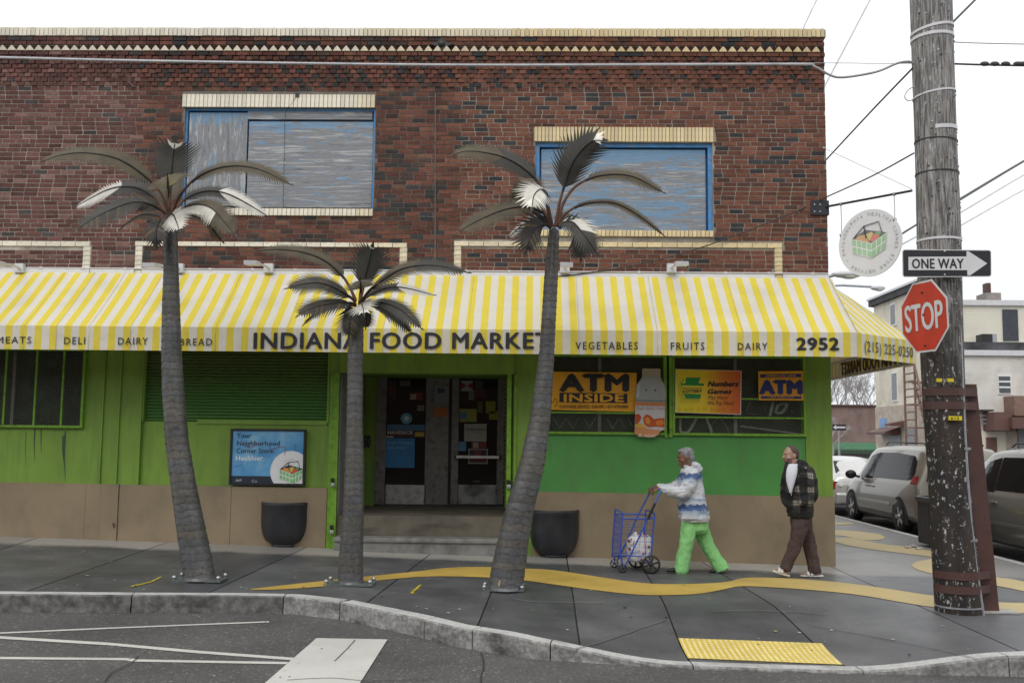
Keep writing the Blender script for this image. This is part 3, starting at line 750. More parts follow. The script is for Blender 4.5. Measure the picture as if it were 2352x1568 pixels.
# boarded windows
def window(rect, name, boards, fr=.045):
    W_ = MB(); x0, x1, z0, z1 = rect; y = .035
    W_.box(x0, x1, .16, .24, z0, z1); root = W_.build('window', M_bluef, SH); root['label'] = name
    F = MB()
    F.box(x0, x0 + fr, y, .19, z0, z1); F.box(x1 - fr, x1, y, .19, z0, z1); F.box(x0 + fr, x1 - fr, y, .19, z1 - fr, z1); F.build('window_frame', M_bluef, root)
    for (u0, v0, u1, v1, m_, yy) in boards:
        a, b, c, d = R4(u0, v0, u1, v1, .05); MB().box(a + .006, b - .006, yy, .19, c + .004, d - .004).build('plywood_board', m_, root)
    return root
window(win1, 'wide upper window boarded with weathered plywood', [(430, 258, 566, 473, M_plyv, .06), (568, 254, 856, 275, M_plyh, .05), (568, 279, 856, 477, M_plyh, .055)], .03)
window(win2, 'upper window boarded with one streaked blue plywood sheet', [(1242, 342, 1622, 529, M_plyb, .075)], .06)
# ---------------- ground floor
GF = MB()
zb_ = -.5
xd0, xd1 = at(778, 1000).x, at(1180, 1000).x            # entrance opening
xs0, xs1 = at(328, 890).x, at(757, 890).x             # shutter bay
xw0, xw1 = at(0, 900).x - 1.4, at(196, 900).x         # left window
zw0, zw1 = at(100, 981).z, at(100, 806).z
zdoor = at(1000, 858).z
ztan_l, ztan_r = at(400, 1114).z, at(1550, 1134).z
def tan_z(x): return ztan_l + (ztan_r - ztan_l) * (x - at(400, 1114).x) / (at(1550, 1134).x - at(400, 1114).x)
xr0, xr1 = at(1258, 900).x, at(1848, 900).x           # right windows
zr0, zr1 = at(1550, 995).z, at(1550, 818).z
GT = zaw - .25
g = MB()
g.box(XL, xw0, 0, .3, zb_, GT); g.box(xw1, xs0, 0, .3, zb_, GT); g.box(xw0, xw1, 0, .3, zb_, zw0); g.box(xw0, xw1, 0, .3, zw1, GT)
zs0 = at(540, 969).z
g.box(xs0, xs1, .04, .3, zb_, zs0)                       # panel under shutter
g.box(xs0, xs1, 0, .3, at(540, 806).z, GT); g.box(xs1, xd0, 0, .3, zb_, GT)
g.box(xd0, xd1, -.06, .3, zdoor, GT)                     # header box over the door
g.box(xd1, xr0, 0, .3, zb_, GT); g.box(xr0, xr1, 0, .3, zr1, GT); g.box(xr1, XC - .003, 0, .3, zb_, GT)
GW = g.build('painted_wall', M_green, SH)
x0, x1 = at(1222, 1060).x, at(1850, 1060).x
MB().box(x0, x1, -.012, .3, zb_, zr0).build('painted_panel', M_green2, SH)
# trims
tr = MB(); xa = at(200, 960).x
for u in (236, 274, 324): x = at(u, 960).x; MB().box(x - .012, x + .012, -.028, .0, at(u, 1112).z, GT - .02).build('wall_batten', M_green, SH)
pass
for (ua, ub) in ((757, 765), (765, 778), (1164, 1174), (1180, 1186)):
    a, b = at(ua, 1000).x, at(ub, 1000).x; MB().box(a, b, -.05 if ua in (765, 1164) else -.03, .1, -.05, zdoor + .002).build('door_post', M_greent, SH)
a, b = at(1850, 1000).x, XC; MB().box(a, b, -.02, .0, tan_z(a), GT).build('corner_pillar', M_green, SH)
# tan dado
def tanbox(u0, u1, Y, name='dado'):
    a, b = at(u0, 1180).x, at(u1, 1180).x; za, zb2 = tan_z(a), tan_z(b); m_ = MB()
    vs = [(a, Y, zb_), (b, Y, zb_), (b, Y, zb2), (a, Y, za), (a, .02, zb_), (b, .02, zb_), (b, .02, zb2), (a, .02, za)]
    m_.raw(vs, [(0, 1, 2, 3), (3, 2, 6, 7), (1, 5, 6, 2), (4, 0, 3, 7)]); return m_.build(name, M_tan, SH)
M_drip = mat('drip_stain', (.06, .10, .05), .7, var=.3)
for u, v0_, v1_, w_ in ((150, 990, 1104, .012), (146, 1000, 1060, .02), (80, 985, 1060, .01), (95, 985, 1040, .008), (60, 990, 1070, .006)): a, b = at(u, v0_), at(u, v1_); MB().tube([(a.x, -.001, a.z), (a.x + .004, -.001, (a.z + b.z) / 2), (b.x, -.001, b.z)], [w_, w_ * .8, w_ * .2], 4, flat=.1).build('drip_stain', M_drip, GW)
tanbox(-480, 196, -.022); tanbox(197, 232, -.03); tanbox(233, 272, -.042); tanbox(273, 530, -.022); tanbox(531, 750, -.024); tanbox(1222, 1916, -.03)
# roller shutter
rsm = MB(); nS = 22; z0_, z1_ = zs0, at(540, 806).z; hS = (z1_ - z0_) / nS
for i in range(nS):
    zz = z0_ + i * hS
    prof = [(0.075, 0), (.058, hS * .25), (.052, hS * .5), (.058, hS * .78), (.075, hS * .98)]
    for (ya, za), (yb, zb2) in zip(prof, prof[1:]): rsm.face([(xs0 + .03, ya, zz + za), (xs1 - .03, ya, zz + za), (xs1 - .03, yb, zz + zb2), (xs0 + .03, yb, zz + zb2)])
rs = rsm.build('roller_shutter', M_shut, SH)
MB().box(xs0, xs0 + .03, -.01, .1, zs0, z1_).build('shutter_guide', M_green, rs); MB().box(xs1 - .03, xs1, -.01, .1, zs0, z1_).build('shutter_guide', M_green, rs)
MB().box(xs0 + .8, xs1 - .03, .02, .06, zs0 - .03, zs0 + .035).build('shutter_bar', M_green, rs)
# chain-link security windows
M_mesh = mat('dull_mesh_wire', (.20, .23, .17), .5, metal=.2)
def grille(x0, x1, z0, z1, parent, y=-.045, pitch=.042, w=.0016):
    m_ = MB(); 
    for sgn in (1, -1):
        c = (x0 - (z1 - z0)) if sgn > 0 else x0
        while c < x1 + (z1 - z0):
            # line x = c + sgn*(z - z0)
            pts = []
            za, zb2 = z0, z1
            xa_, xb_ = c, c + sgn * (z1 - z0)
            if sgn < 0: xa_, xb_ = c, c - (z1 - z0)
            # clip
            t0, t1 = 0, 1; dx = xb_ - xa_
            for lim, s_ in ((x0, 1), (x1, -1)):
                ta = (lim - xa_) / dx
                if (dx > 0) == (s_ > 0): t0 = max(t0, ta)
                else: t1 = min(t1, ta)
            if t1 > t0 + .01:
                p = (xa_ + dx * t0, y, z0 + (z1 - z0) * t0); q = (xa_ + dx * t1, y, z0 + (z1 - z0) * t1)
                m_.tube([p, q], w, 3, cap=False, sm=False)
            c += pitch
    o_ = m_.build('wire_mesh', M_mesh, parent); o_['kind'] = 'stuff'; return o_
def shopwindow(x0, x1, z0, z1, lab, bars=(), hbars=(), mull=()):
    w_ = MB().box(x0, x1, .10, .14, z0, z1).build('shop_window', M_glassg, SH); w_['label'] = lab
    f_ = MB(); t = .035
    f_.box(x0 - t, x0, -.06, .1, z0 - t, z1 + t); f_.box(x1, x1 + t, -.06, .1, z0 - t, z1 + t); f_.box(x0, x1, -.06, .1, z1, z1 + t); f_.box(x0, x1, -.06, .1, z0 - t, z0)
    f_.build('window_frame', M_greent, w_)
    for b_ in bars: MB().box(b_ - .014, b_ + .014, -.055, -.03, z0, z1).build('security_bar', M_greent, w_)
    for h_ in hbars: MB().box(x0, x1, -.056, -.031, h_ - .012, h_ + .012).build('security_bar', M_greent, w_)
    for b_ in mull: MB().box(b_ - .022, b_ + .022, .06, .099, z0, z1).build('mullion', M_alum, w_)
    grille(x0, x1, z0, z1, w_); return w_
lw = shopwindow(xw0 + .03, xw1 - .03, zw0 + .03, zw1, 'caged shop window with green bars at the left edge', [at(u, 900).x for u in (-130, -60, 15, 85, 147)], [], [at(25, 900).x])
pm = at(1534, 900).x
w1 = shopwindow(xr0 + .02, at(1523, 900).x, zr0 + .01, zr1 - .02, 'caged shop window behind the yellow banner', [], [at(1400, 948).z], [at(1378, 900).x])
w2 = shopwindow(at(1549, 900).x, xr1 - .03, zr0 + .01, zr1 - .02, 'caged shop window behind the lottery sign', [], [at(1700, 959).z, at(1800, 917).z], [at(1691, 900).x])
MB().box(at(1526, 900).x, at(1531, 900).x, -.05, .1, zr0 - .06, zr1).build('window_post', M_greent, SH); MB().box(at(1536, 900).x, at(1543, 900).x, -.05, .1, zr0 - .06, zr1).build('window_post', M_greent, SH)
g = MB(); g.box(xr0 - .05, xr1 + .02, .14, .3, zr0 - .02, zr1 + .02); g.box(xw0, xw1, .14, .3, zw0, zw1); g.build('dark_interior', M_darkrub, SH)
# scratched white tags sprayed on the glass
M_tag = mat('faded_spray_tag', (.27, .30, .25), .7, var=.4, scale=12)
def stroke(pts, parent, Y=.092, w=.022, m=M_tag, name='spray_tag'):
    P = [at(u, v, Y) for u, v in smooth_px(pts, 5)]; m_ = MB()
    m_.tube(P, w, 4, flat=.15); return m_.build(name, m, parent)
def Z3(*p): return [(1194.5 + x * .3125, 790.1 + y * .3125) for x, y in p]
for s_ in ([(245, 535), (290, 620)], [(290, 620), (340, 540)], [(340, 545), (390, 620)], [(390, 620), (430, 540)], [(470, 545), (510, 615)], [(510, 615), (560, 535)], [(640, 545), (680, 620)], [(680, 620), (730, 550), (770, 615)], [(790, 540), (830, 610)]): stroke(Z3(*s_), w1)
for s_ in ([(1180, 545), (1180, 640), (1240, 640), (1300, 540)], [(1370, 545), (1410, 650)], [(1400, 600), (1470, 545), (1545, 655)], [(1690, 430), (1665, 495), (1730, 515)], [(1800, 480), (1806, 490)], [(1860, 425), (1835, 530)], [(1900, 445), (1880, 500), (1930, 500), (1960, 440), (1905, 440)], [(1995, 490), (2002, 498)]): stroke(Z3(*s_), w2)
MB().obox(at(1790, 990, .07), at(1840, 1000, 0) - at(1690, 980, 0), (0, 1, 0), (0, 0, 1), .55, .01, .012).build('fallen_strip', M_alum, w2)
# ---------------- entrance recess
YD = 2.0; zfloor = .54
e_ = MB(); e_.box(xd0, xd1, .02, YD + .3, zb_, zfloor); ST = e_.build('entrance_floor', M_conc, SH)
z1s = at(1000, 1236, -.28).z
m_ = MB(); xa, xb = at(766, 1240, -.25).x, at(1150, 1240, -.25).x + .25
m_.box(xa + .01, xb, -.26, .018, zb_, z1s - .07); 
m_.bevbox(xa, xb, -.29, .018, z1s - .068, z1s, .02); m_.build('step', mat('worn_stone_step', (.24, .235, .22), .7, var=.2, scale=4, bp=.4, dirt=(.07, .065, .06), dscale=3, damt=.7), SH)
# reveals, ceiling
xl2 = at(835, 1000, YD).x
MB().box(xd0 - .001, xd0 + .02, .02, YD, zfloor, zdoor + .05).build('reveal_panel', M_stone, SH)
MB().box(xd1 - .02, xd1 + .2, .31, YD, zfloor, zdoor + .05).build('reveal_panel', M_green, SH)
MB().box(xd0 - .2, xd1 + .2, .31, YD, zdoor + .05, zdoor + .1).build('recess_ceiling', M_green, SH)
# back of recess
zh = at(1000, 860, YD).z + .25
zdt, zdb = at(920, 862, YD).z, zfloor
bk = MB(); bk.box(xd0 - .3, at(863, 1000, YD).x, YD, YD + .2, zfloor, zh); bk.box(xd0 - .3, xd1 + .4, YD, YD + .2, zdt, zh + .2); bk.box(at(1160, 1000, YD).x, xd1 + .4, YD, YD + .2, zfloor, zh)
bk.build('recess_wall', M_green, SH)
boxpx(995, 862, 1030, 1158, YD - .01, .1, M_alum, SH, 'mullion'); boxpx(1030, 862, 1037, 1158, YD + .03, .1, M_darkrub, SH, 'door_gap')
def sticker(par, u0, v0, u1, v1, hx, Y, name='sticker', lab=None):
    o_ = boxpx(u0, v0, u1, v1, Y - .006, .004, flat(hx), par, name, lab); return o_
def ZD(x, y): return (735 + x * .3516, 753 + y * .3516)
def door(u0, u1, gu0, gu1, gv0, gv1, lab, kick):
    dr = boxpx(gu0, gv0, gu1, gv1, YD + .02, .02, M_glass, SH, 'door', lab); Yd = YD - .02
    boxpx(u0, 862, gu0, 1157, Yd, .06, M_alum, dr, 'door_stile'); boxpx(gu1, 862, u1, 1157, Yd, .06, M_alum, dr, 'door_stile')
    boxpx(gu0, 862, gu1, gv0, Yd, .06, M_alum, dr, 'door_rail'); boxpx(gu0, gv1, gu1, 1157, Yd, .06, kick, dr, 'kick_plate'); return dr
M_kick = mat('scuffed_kick_plate', (.45, .45, .44), .45, metal=.2, var=.15, scale=9, dirt=(.05, .05, .05), dscale=5, damt=.7)
M_kickb = mat('blackened_kick_plate', (.30, .30, .30), .5, metal=.2, var=.3, scale=6, dirt=(.012, .012, .012), dscale=3.2, damt=1)
d1 = door(863, 995, 886, 977, 868, 1113, 'left glass door with blue produce poster', M_kick)
d2 = door(1037, 1157, 1053, 1142, 868, 1113, 'right glass door with push bar and stickers', M_kickb)
YG = YD + .016
def S1(par, x0, y0, x1, y1, hx, lab=None, lay=0):
    a, b = ZD(x0, y0); c, d = ZD(x1, y1); return boxpx(a, b, c, d, YG - .006 - lay * .004, .003, flat(hx), par, 'sticker', lab)
S1(d1, 440, 630, 685, 668, '3f6f96'); S1(d1, 440, 668, 685, 716, '3a1d20', 'dark red cigarette strip lettered in white'); S1(d1, 622, 680, 680, 707, 'b5a127', lay=1)
S1(d1, 428, 720, 618, 912, '2d7bb8', 'blue fresh produce poster'); S1(d1, 585, 425, 672, 470, '7a2226'); S1(d1, 590, 432, 628, 466, '9a928c', lay=1); S1(d1, 635, 505, 680, 540, '8d8d8d'); S1(d1, 445, 340, 500, 460, '2f2a28'); S1(d1, 450, 385, 485, 435, '5c2020', lay=1)
S1(d1, 520, 345, 590, 380, '4a4c44'); S1(d1, 430, 705, 480, 716, 'b0a89c', lay=1)
S1(d2, 912, 528, 1023, 613, '98983a'); S1(d2, 918, 550, 955, 595, '3c7bb0', lay=1); S1(d2, 942, 626, 1088, 740, 'a9a5a0', 'white notice sheet on the door glass'); S1(d2, 990, 742, 1086, 790, '7d2330'); S1(d2, 1000, 748, 1034, 784, 'a39a96', lay=1)
S1(d2, 905, 742, 955, 802, '4f8cb5'); S1(d2, 968, 788, 1096, 886, '9c9894'); S1(d2, 976, 796, 1088, 878, '2c2220', lay=1); S1(d2, 1010, 798, 1052, 835, '802a26', lay=2); S1(d2, 975, 855, 1088, 868, '8a3d33', lay=2)
S1(d2, 1083, 478, 1146, 556, '8f8a22'); S1(d2, 1030, 480, 1062, 550, '5d5a20'); S1(d2, 1105, 545, 1160, 598, 'a08d1d'); S1(d2, 1012, 400, 1082, 452, '551c1e'); S1(d2, 970, 412, 1008, 470, '6d6d6b'); S1(d2, 1014, 342, 1066, 398, '3b3d33')
S1(d2, 920, 345, 1000, 412, '98989a'); 
for t in ([(920, 350), (958, 378), (920, 404)], [(1000, 350), (962, 378), (1000, 404)]):
    P = [at(*ZD(*q), YG - .011) for q in t]; MB().prism(P, (0, .002, 0)).build('sticker', flat('8a1620'), d2)
c = at(*ZD(565, 590), YG - .008); MB().raw([c + Vector((math.cos(a * .5236) * .095, 0, math.sin(a * .5236) * .09)) for a in range(12)], [tuple(range(12))]).build('sticker', flat('5fa3c4'), d1)
c += Vector((0, -.003, 0)); MB().raw([c + Vector((math.cos(a * .5236) * .04, 0, math.sin(a * .5236) * .04)) for a in range(12)], [tuple(range(12))]).build('sticker', flat('c9d2c9'), d1)
S1(SH, 750, 380, 842, 490, '7f8791', 'pale printed card on the mullion'); S1(SH, 745, 522, 834, 577, 'b5662c'); S1(SH, 768, 395, 815, 425, '39456b', lay=1); S1(d2, 1168, 560, 1200, 830, 'b08f93')
for o_ in [o for o in SH.children if o.name.startswith('sticker')]: o_.location.y -= .03
# side notices left of the doors
S1(SH, 225, 330, 322, 475, '8d8a86'); S1(SH, 235, 350, 300, 390, '55201f', lay=1); S1(SH, 240, 505, 330, 540, '7e2a1e'); S1(SH, 240, 545, 335, 650, '1d5638'); S1(SH, 240, 648, 338, 665, '9d2f23'); S1(SH, 240, 665, 334, 797, 'b7b7b5', 'white price notice beside the left door')
X = (1, 0, 0); UPV = (0, 0, 1)
def tx(s, par, u0, v0, u1, capv, Y, hx, bold=0, shear=0, name='lettering', space=1.05, depth=.0015):
    """cap baseline at v0, cap top at capv"""
    P = at(u0, v0, Y); Q = at(u1, v0, Y); T = at(u0, capv, Y)
    mm = hx if not isinstance(hx, str) else flat(hx)
    return text3(s, name, mm, par, P, Vector((Q.x - P.x, 0, Q.z - P.z)), UPV, (Q - P).length, T.z - P.z, bold, shear, depth, space=space)
def txd(s, par, x0, y0, x1, y1, hx, bold=0, lay=1): 
    a, b = ZD(x0, y1); c, d = ZD(x1, y0); return tx(s, par, a, b, c, d, YG - .006 - lay * .004, hx, bold)
txd('MAVERICK', d1, 442, 672, 608, 693, 'c9c2bd', .02); txd('Fresh Produce', d1, 440, 738, 606, 757, '8fc3dd'); txd('Sold Here!', d1, 440, 772, 560, 790, '8fc3dd'); txd('11', d1, 645, 512, 670, 532, '222222', .03)
txd('160', SH, 262, 700, 326, 780, '26262c', .02, 9); txd('No Weapons Allowed', d2, 955, 655, 1077, 668, '3c2322', .01); txd('Thank you', d2, 975, 675, 1050, 684, '555050'); txd('PUSH', d2, 1003, 996, 1042, 1006, '8c8c8c')
# push bar
pb = MB(); a, b = ZD(890, 842); c, d = ZD(1170, 842); p, q = at(a, b, YD - .12), at(c, d, YD - .12); pb.obox((p + q) / 2, X, (0, 1, 0), UPV, (q - p).length / 2, .022, .022)
pbo = pb.build('push_bar', mat('bright_push_bar', (.6, .6, .6), .3, metal=.6), d2)
for e2 in (p, q): MB().box(e2.x - .03, e2.x + .03, YD - .14, YD, e2.z - .03, e2.z + .03).build('bar_bracket', M_black, pbo)
# white flashing above the awning and conduit
fl = MB(); 
for a, b in ((-300, 207), (209, 309), (327, 918), (936, 1042), (1060, 1778), (1797, 1902)):
    A1, B1 = at(a, 630), at(b, 630); MB().box(A1.x, B1.x, -.035, .0, zaw - .03, at(1200, 626).z + rb.uniform(-.006, .006)).build('flashing', M_white, SH)
# ================================================================== AWNING
YV = -1.1; zt_ = zaw + .0; zv = at(1200, 757, YV).z; zh_ = at(1200, 812.5, YV).z
S_ = at(2105, 835, 0).x; XF = at(1970, 800, YV).x
pitch = (at(1762, 800, YV).x - at(9.7, 800, YV).x) / 51; ph = at(9.7, 800, YV).x
U = lambda x: (x - ph) / pitch
AW = thing('striped_awning', 'long yellow and white striped awning lettered INDIANA FOOD MARKET over the shop front', 'awning', (-2, -.5, 3))
m_ = MB()
xs_list = [XL] + [at(u, 700, -.5).x for u in ()]
n_ = 60
def ythick(t): return 0
for i in range(n_):
    a = XL + (XF - XL) * i / n_; b = XL + (XF - XL) * (i + 1) / n_
    for j in range(6):
        y0, y1 = -.03 + (YV + .03) * j / 6, -.03 + (YV + .03) * (j + 1) / 6
        sg = lambda y: -.018 * math.sin(math.pi * (y / YV))
        za, zb2 = zt_ + (zv - zt_) * j / 6 + sg(y0), zt_ + (zv - zt_) * (j + 1) / 6 + sg(y1)
        xa2 = min(a, XC + (XF - XC) * j / 6) ; xb2 = b
        if i == n_ - 1: xb0 = XC + (XF - XC) * j / 6 if XF > XC else b; 
        m_.face([(a, y1, zb2), (b, y1, zb2), (b, y0, za), (a, y0, za)], uv=[(U(a), 0), (U(b), 0), (U(b), 1), (U(a), 1)], sm=True)
m_.build('canopy', M_awn, AW)
F_ = Vector((XF, YV, zv)); Sd = Vector((S_, 0, zv)); T_ = Vector((XC, -.03, zt_)); T2 = Vector((XC, .2, zt_)); dF = (Sd - F_).normalized()
m_ = MB(); uvF = lambda p: (U(XF) + (Vector(p) - F_).dot(dF) / pitch, 0)
m_.face([F_, Sd, T2, T_], uv=[uvF(F_), uvF(Sd), uvF(T2), uvF(T_)]); m_.build('corner_canopy', M_awn, AW)
YE = 9.0
m_ = MB(); m_.face([Sd, (S_, YE, zv), (XC, YE, zt_), T2], uv=[(0, 0), (YE / pitch, 0), (YE / pitch, 1), (.2 / pitch, 1)]); m_.build('side_canopy', M_awn, AW)
def val(name, pts_uv):
    m_ = MB(); m_.face(*pts_uv) if False else None
    return m_
def valance(p, q, u0, name):
    m_ = MB(); p = Vector(p); q = Vector(q); L_ = (q - p).length; k_ = max(2, int(L_ / .15)); nn = (q - p).normalized().cross(Vector((0, 0, 1)))
    for i in range(k_):
        a, b = p.lerp(q, i / k_), p.lerp(q, (i + 1) / k_)
        oa = nn * .006 * math.sin(i * .9); ob = nn * .006 * math.sin((i + 1) * .9)
        m_.face([(a.x + oa.x, a.y + oa.y, zh_), (b.x + ob.x, b.y + ob.y, zh_), (b.x, b.y, zv), (a.x, a.y, zv)],
                uv=[(u0 + L_ * i / k_ / pitch, 0), (u0 + L_ * (i + 1) / k_ / pitch, 0), (u0 + L_ * (i + 1) / k_ / pitch, 1), (u0 + L_ * i / k_ / pitch, 1)], sm=True)
    return m_.build(name, M_awn, AW)
valance((XL, YV, 0), (XF, YV, 0), U(XL), 'valance'); valance((XF, YV, 0), (S_, 0, 0), U(XF), 'corner_valance'); valance((S_, 0, 0), (S_, YE, 0), .2, 'side_valance')
# frame tubes and seams
M_seam = mat('seam_thread', (.55, .47, .2), .7)
for u in (55, 130, 205, 300, 495, 660, 880, 1075, 1255, 1330, 1510, 1705):
    x = at(u, 757, YV).x; seam = MB().tube([(x, -.03 + (YV + .03) * j / 6, zt_ + (zv - zt_) * j / 6 - .018 * math.sin(math.pi * j / 6) + .002) for j in range(7)] + [(x, YV - .009, zh_)], .004, 5, flat=1); seam.build('canopy_seam', M_seam, AW)
seam = MB(); seam.tube([T_ + Vector((0, 0, .005)), F_ + Vector((0, -.005, .004)), (XF, YV - .006, zh_)], .005, 5); seam.build('canopy_seam', M_seam, AW)
fr = MB(); fr.tube([(XL, YV + .03, zv - .02), (XF, YV + .03, zv - .02), (S_ - .03, .03, zv - .02), (S_ - .03, YE, zv - .02)], .015, 6)
fr.tube([(XL, YV + .03, zh_ + .02), (XF, YV + .03, zh_ + .02), (S_ - .03, .03, zh_ + .02), (S_ - .03, YE, zh_ + .02)], .012, 6); fr.build('awning_frame', M_galv, AW)
def tv(s, u0, u1, vb, vc, bold=0, sp=1.15):
    tx(s, AW, u0, vb, u1, vc, YV - .012, M_blackp, bold, name='lettering', space=sp)
tv('MEATS', -8, 71, 788, 773, .005, 1.25); tv('DELI', 147, 195, 790, 774, .005, 1.25); tv('DAIRY', 271, 339, 791, 775, .005, 1.25); tv('BREAD', 413, 487, 793, 777, .005, 1.25)
tv('INDIANA FOOD MARKET', 583, 1262, 800, 764, .019, 1.1)
tv('VEGETABLES', 1322, 1465, 802, 785, .005, 1.25); tv('FRUITS', 1541, 1618, 803, 786, .005, 1.25); tv('DAIRY', 1695, 1763, 803, 787, .005, 1.25); tv('2952', 1831, 1926, 803, 776, .03, 1.1)
nC = dF.cross(Vector((0, 0, 1)))
text3('(215) 225-0250', 'lettering', M_blackp, AW, F_ + dF * .16 + nC * .012 + Vector((0, 0, zh_ - zv + .085)), dF, UPV, (Sd - F_).length - .28, .14, .004, space=1.15)
text3('INDIANA FOOD MARKET', 'lettering', flat('80691f'), AW, (S_ + .012, .25, zh_ + .06), (0, 1, 0), UPV, 3.2, .21, .02, depth=.004, through=True)
o_ = [o for o in AW.children if o.name.startswith('lettering')][-1]
inner = o_.copy(); col.objects.link(inner); inner.name = 'lettering'; inner.parent = AW; inner.location = o_.location + Vector((-.022, 0, 0)); ORG[inner.name] = ORG[AW.name]

# ================================================================== basket emblem
def basket(par, C, ax, up, s, nrm, simple=False):
    """green grid basket with handle and fruit; s = width in m; drawn as thin raised print"""
    C = Vector(C); ax = Vector(ax).normalized(); up = Vector(up).normalized(); nrm = Vector(nrm).normalized()
    def P(x, y, l): return C + ax * x * s + up * y * s + nrm * .0012 * l
    def poly(pts, hx, l, name='emblem'):
        if simple: hx = ''.join('%02x' % int(int(hx[i:i + 2], 16) * .62 + 225 * .38) for i in (0, 2, 4))
        return MB().prism([P(x, y, l) for x, y in pts], nrm * .001).build(name, flat(hx), par)
    poly([(-.5, .17), (-.1, .36), (.5, .2), (.06, -.02)], '3b3b3d', 1)
    poly([(-.42, .12), (-.3, .24), (-.1, .22), (0, .0)], 'd99a55', 2); poly([(-.1, .24), (.08, .28), (.16, .16), (.0, .05)], 'd8c25a', 3); poly([(.02, .06), (.1, .22), (.3, .2), (.28, .1), (.08, .0)], 'cf5a48', 4); poly([(.16, .24), (.28, .28), (.36, .2), (.24, .16)], '5a9a50', 5)
    poly([(-.5, .17), (.06, -.02), (.06, -.42), (-.48, -.22)], 'f2f2f2', 6); poly([(.06, -.02), (.5, .2), (.44, -.22), (.06, -.42)], 'e8eae6', 6)
    for i in range(4):
        for j in range(2):
            a, b = i / 4 + .02, (i + 1) / 4 - .02; c, d = j / 2 + .04, (j + 1) / 2 - .04
            q = lambda s_, t: (-.5 + .56 * s_ + .02 * t, (.17 - .19 * s_) - t * (.39 + .01 * s_))
            poly([q(a, c), q(b, c), q(b, d), q(a, d)], '8cc48a', 7)
    for i in range(3):
        for j in range(2):
            a, b = i / 3 + .03, (i + 1) / 3 - .03; c, d = j / 2 + .04, (j + 1) / 2 - .04
            q = lambda s_, t: (.06 + .44 * s_ - .06 * t * s_, (-.02 + .22 * s_) - t * (.40 + .02 * s_))
            poly([q(a, c), q(b, c), q(b, d), q(a, d)], '7ab877', 7)
    m_ = MB(); m_.tube([P(-.42, .2, 9), P(-.14, .46, 9), P(.28, .52, 9), P(.36, .22, 9)], .012 * s, 4); m_.tube([P(-.14, .46, 9), P(-.08, .14, 9)], .016 * s, 4); m_.build('emblem', flat('4a4a4c'), par)

# ================================================================== things on the front
# wall lamps with conduit
zc = at(1200, 624).z
cn = MB(); cn.tube([(XL, -.03, zc), (XC - .01, -.03, zc)], .011, 8)
for x in [XL + .35 + .62 * i for i in range(27)]: cn.box(x - .02, x + .02, -.045, .0, zc - .016, zc + .016)
tag(cn.build('conduit_pipe', M_whitem, loc=(0, 0, 0)), 'thin white conduit pipe running along the brick just above the awning', 'pipe')
lampdef = [(50, -.62, 'leftmost floodlight above the awning, cut by the photo edge'), (415, -.25, 'floodlight above the awning partly hidden behind the left palm trunk'), (620, -.04, 'floodlight above the awning between the left and middle palms'),
           (1297, .10, 'floodlight above the awning just right of the tall right palm'), (1541, .22, 'rightmost front floodlight above the awning, over the word FRUITS')]
hd = {50: (-6, 604), 415: (350, 608), 620: (580, 603), 1297: (1301, 607), 1541: (1564, 605)}
for u, _, lab in lampdef:
    c = at(u, 618); t = thing('wall_lamp', lab, 'lamp', (c.x, -.05, c.z), 'floodlights along the top of the awning')
    w = .068; MB().bevbox(c.x - w, c.x + w, -.10, -.012, c.z - w, c.z + w, .008).build('junction_box', M_whitem, t)
    MB().box(c.x - .012, c.x + .012, -.0125, 0, c.z - .03, c.z + .03).build('back_plate', M_whitem, t)
    h = at(hd[u][0], hd[u][1], -1.0)
    MB().tube([(c.x, -.09, c.z + .01), (c.x + (h.x - c.x) * .5, -.5, (c.z + h.z) / 2 + .02), (h.x, -.92, h.z)], .017, 8).build('arm', M_whitem, t)
    d = (h - c); d.normalize(); s_ = d.cross(UPV := Vector((0, 0, 1))).normalized()
    MB().obox(h + Vector((0, -.02, -.01)), s_, d, s_.cross(d), .085, .11, .028).build('lamp_head', M_whitem, t)
UPV = (0, 0, 1)
# star anchor plate
c = at(1015, 105); t = MB(); pts = []
for i in range(8):
    r_ = (.14, .07)[i % 2]; sx_ = 1.25
    a = i * math.pi / 4; pts.append((c.x + r_ * sx_ * math.cos(a), -.06, c.z + r_ * .75 * math.sin(a)))
t.prism(pts, (0, .05, 0)); t.ball((c.x, -.07, c.z), (.05, .03, .05), 8, 6); tag(t.build('anchor_plate', M_black, loc=c), 'black diamond-shaped iron anchor plate near the top of the brick front', 'anchor plate')
c = at(303, 195); t = MB(); t.tube([(c.x - .04, -.02, c.z + .05), (c.x, -.09, c.z), (c.x + .08, -.10, c.z - .08)], .02, 6); t.box(c.x - .07, c.x + .0, -.03, 0, c.z + .02, c.z + .1); tag(t.build('rusty_hook', M_rust, loc=c), 'small rusty iron hook sticking out of the brick at upper left', 'hook')
# chain over the left boarded window
t = MB(); P = [at(u, v, -.03 if v < 248 else -.01) for u, v in smooth_px([(683, 219), (668, 240), (655, 262), (654, 330), (652, 400), (650, 478)], 6)]
for i, (a, b) in enumerate(zip(P, P[1:])):
    n2 = max(1, int((b - a).length / .035))
    for j in range(n2):
        p, q = a.lerp(b, j / n2), a.lerp(b, (j + .95) / n2); t.tube([p, p.lerp(q, .5) + Vector((.007 * (-1) ** j, 0, 0)), q], .004, 4)
t.box(P[0].x - .03, P[0].x + .03, -.04, -.02, P[0].z - .03, P[0].z + .03)
tag(t.build('hanging_chain', M_black, loc=P[0]), 'dark thin chain hanging across the left boarded window', 'chain')
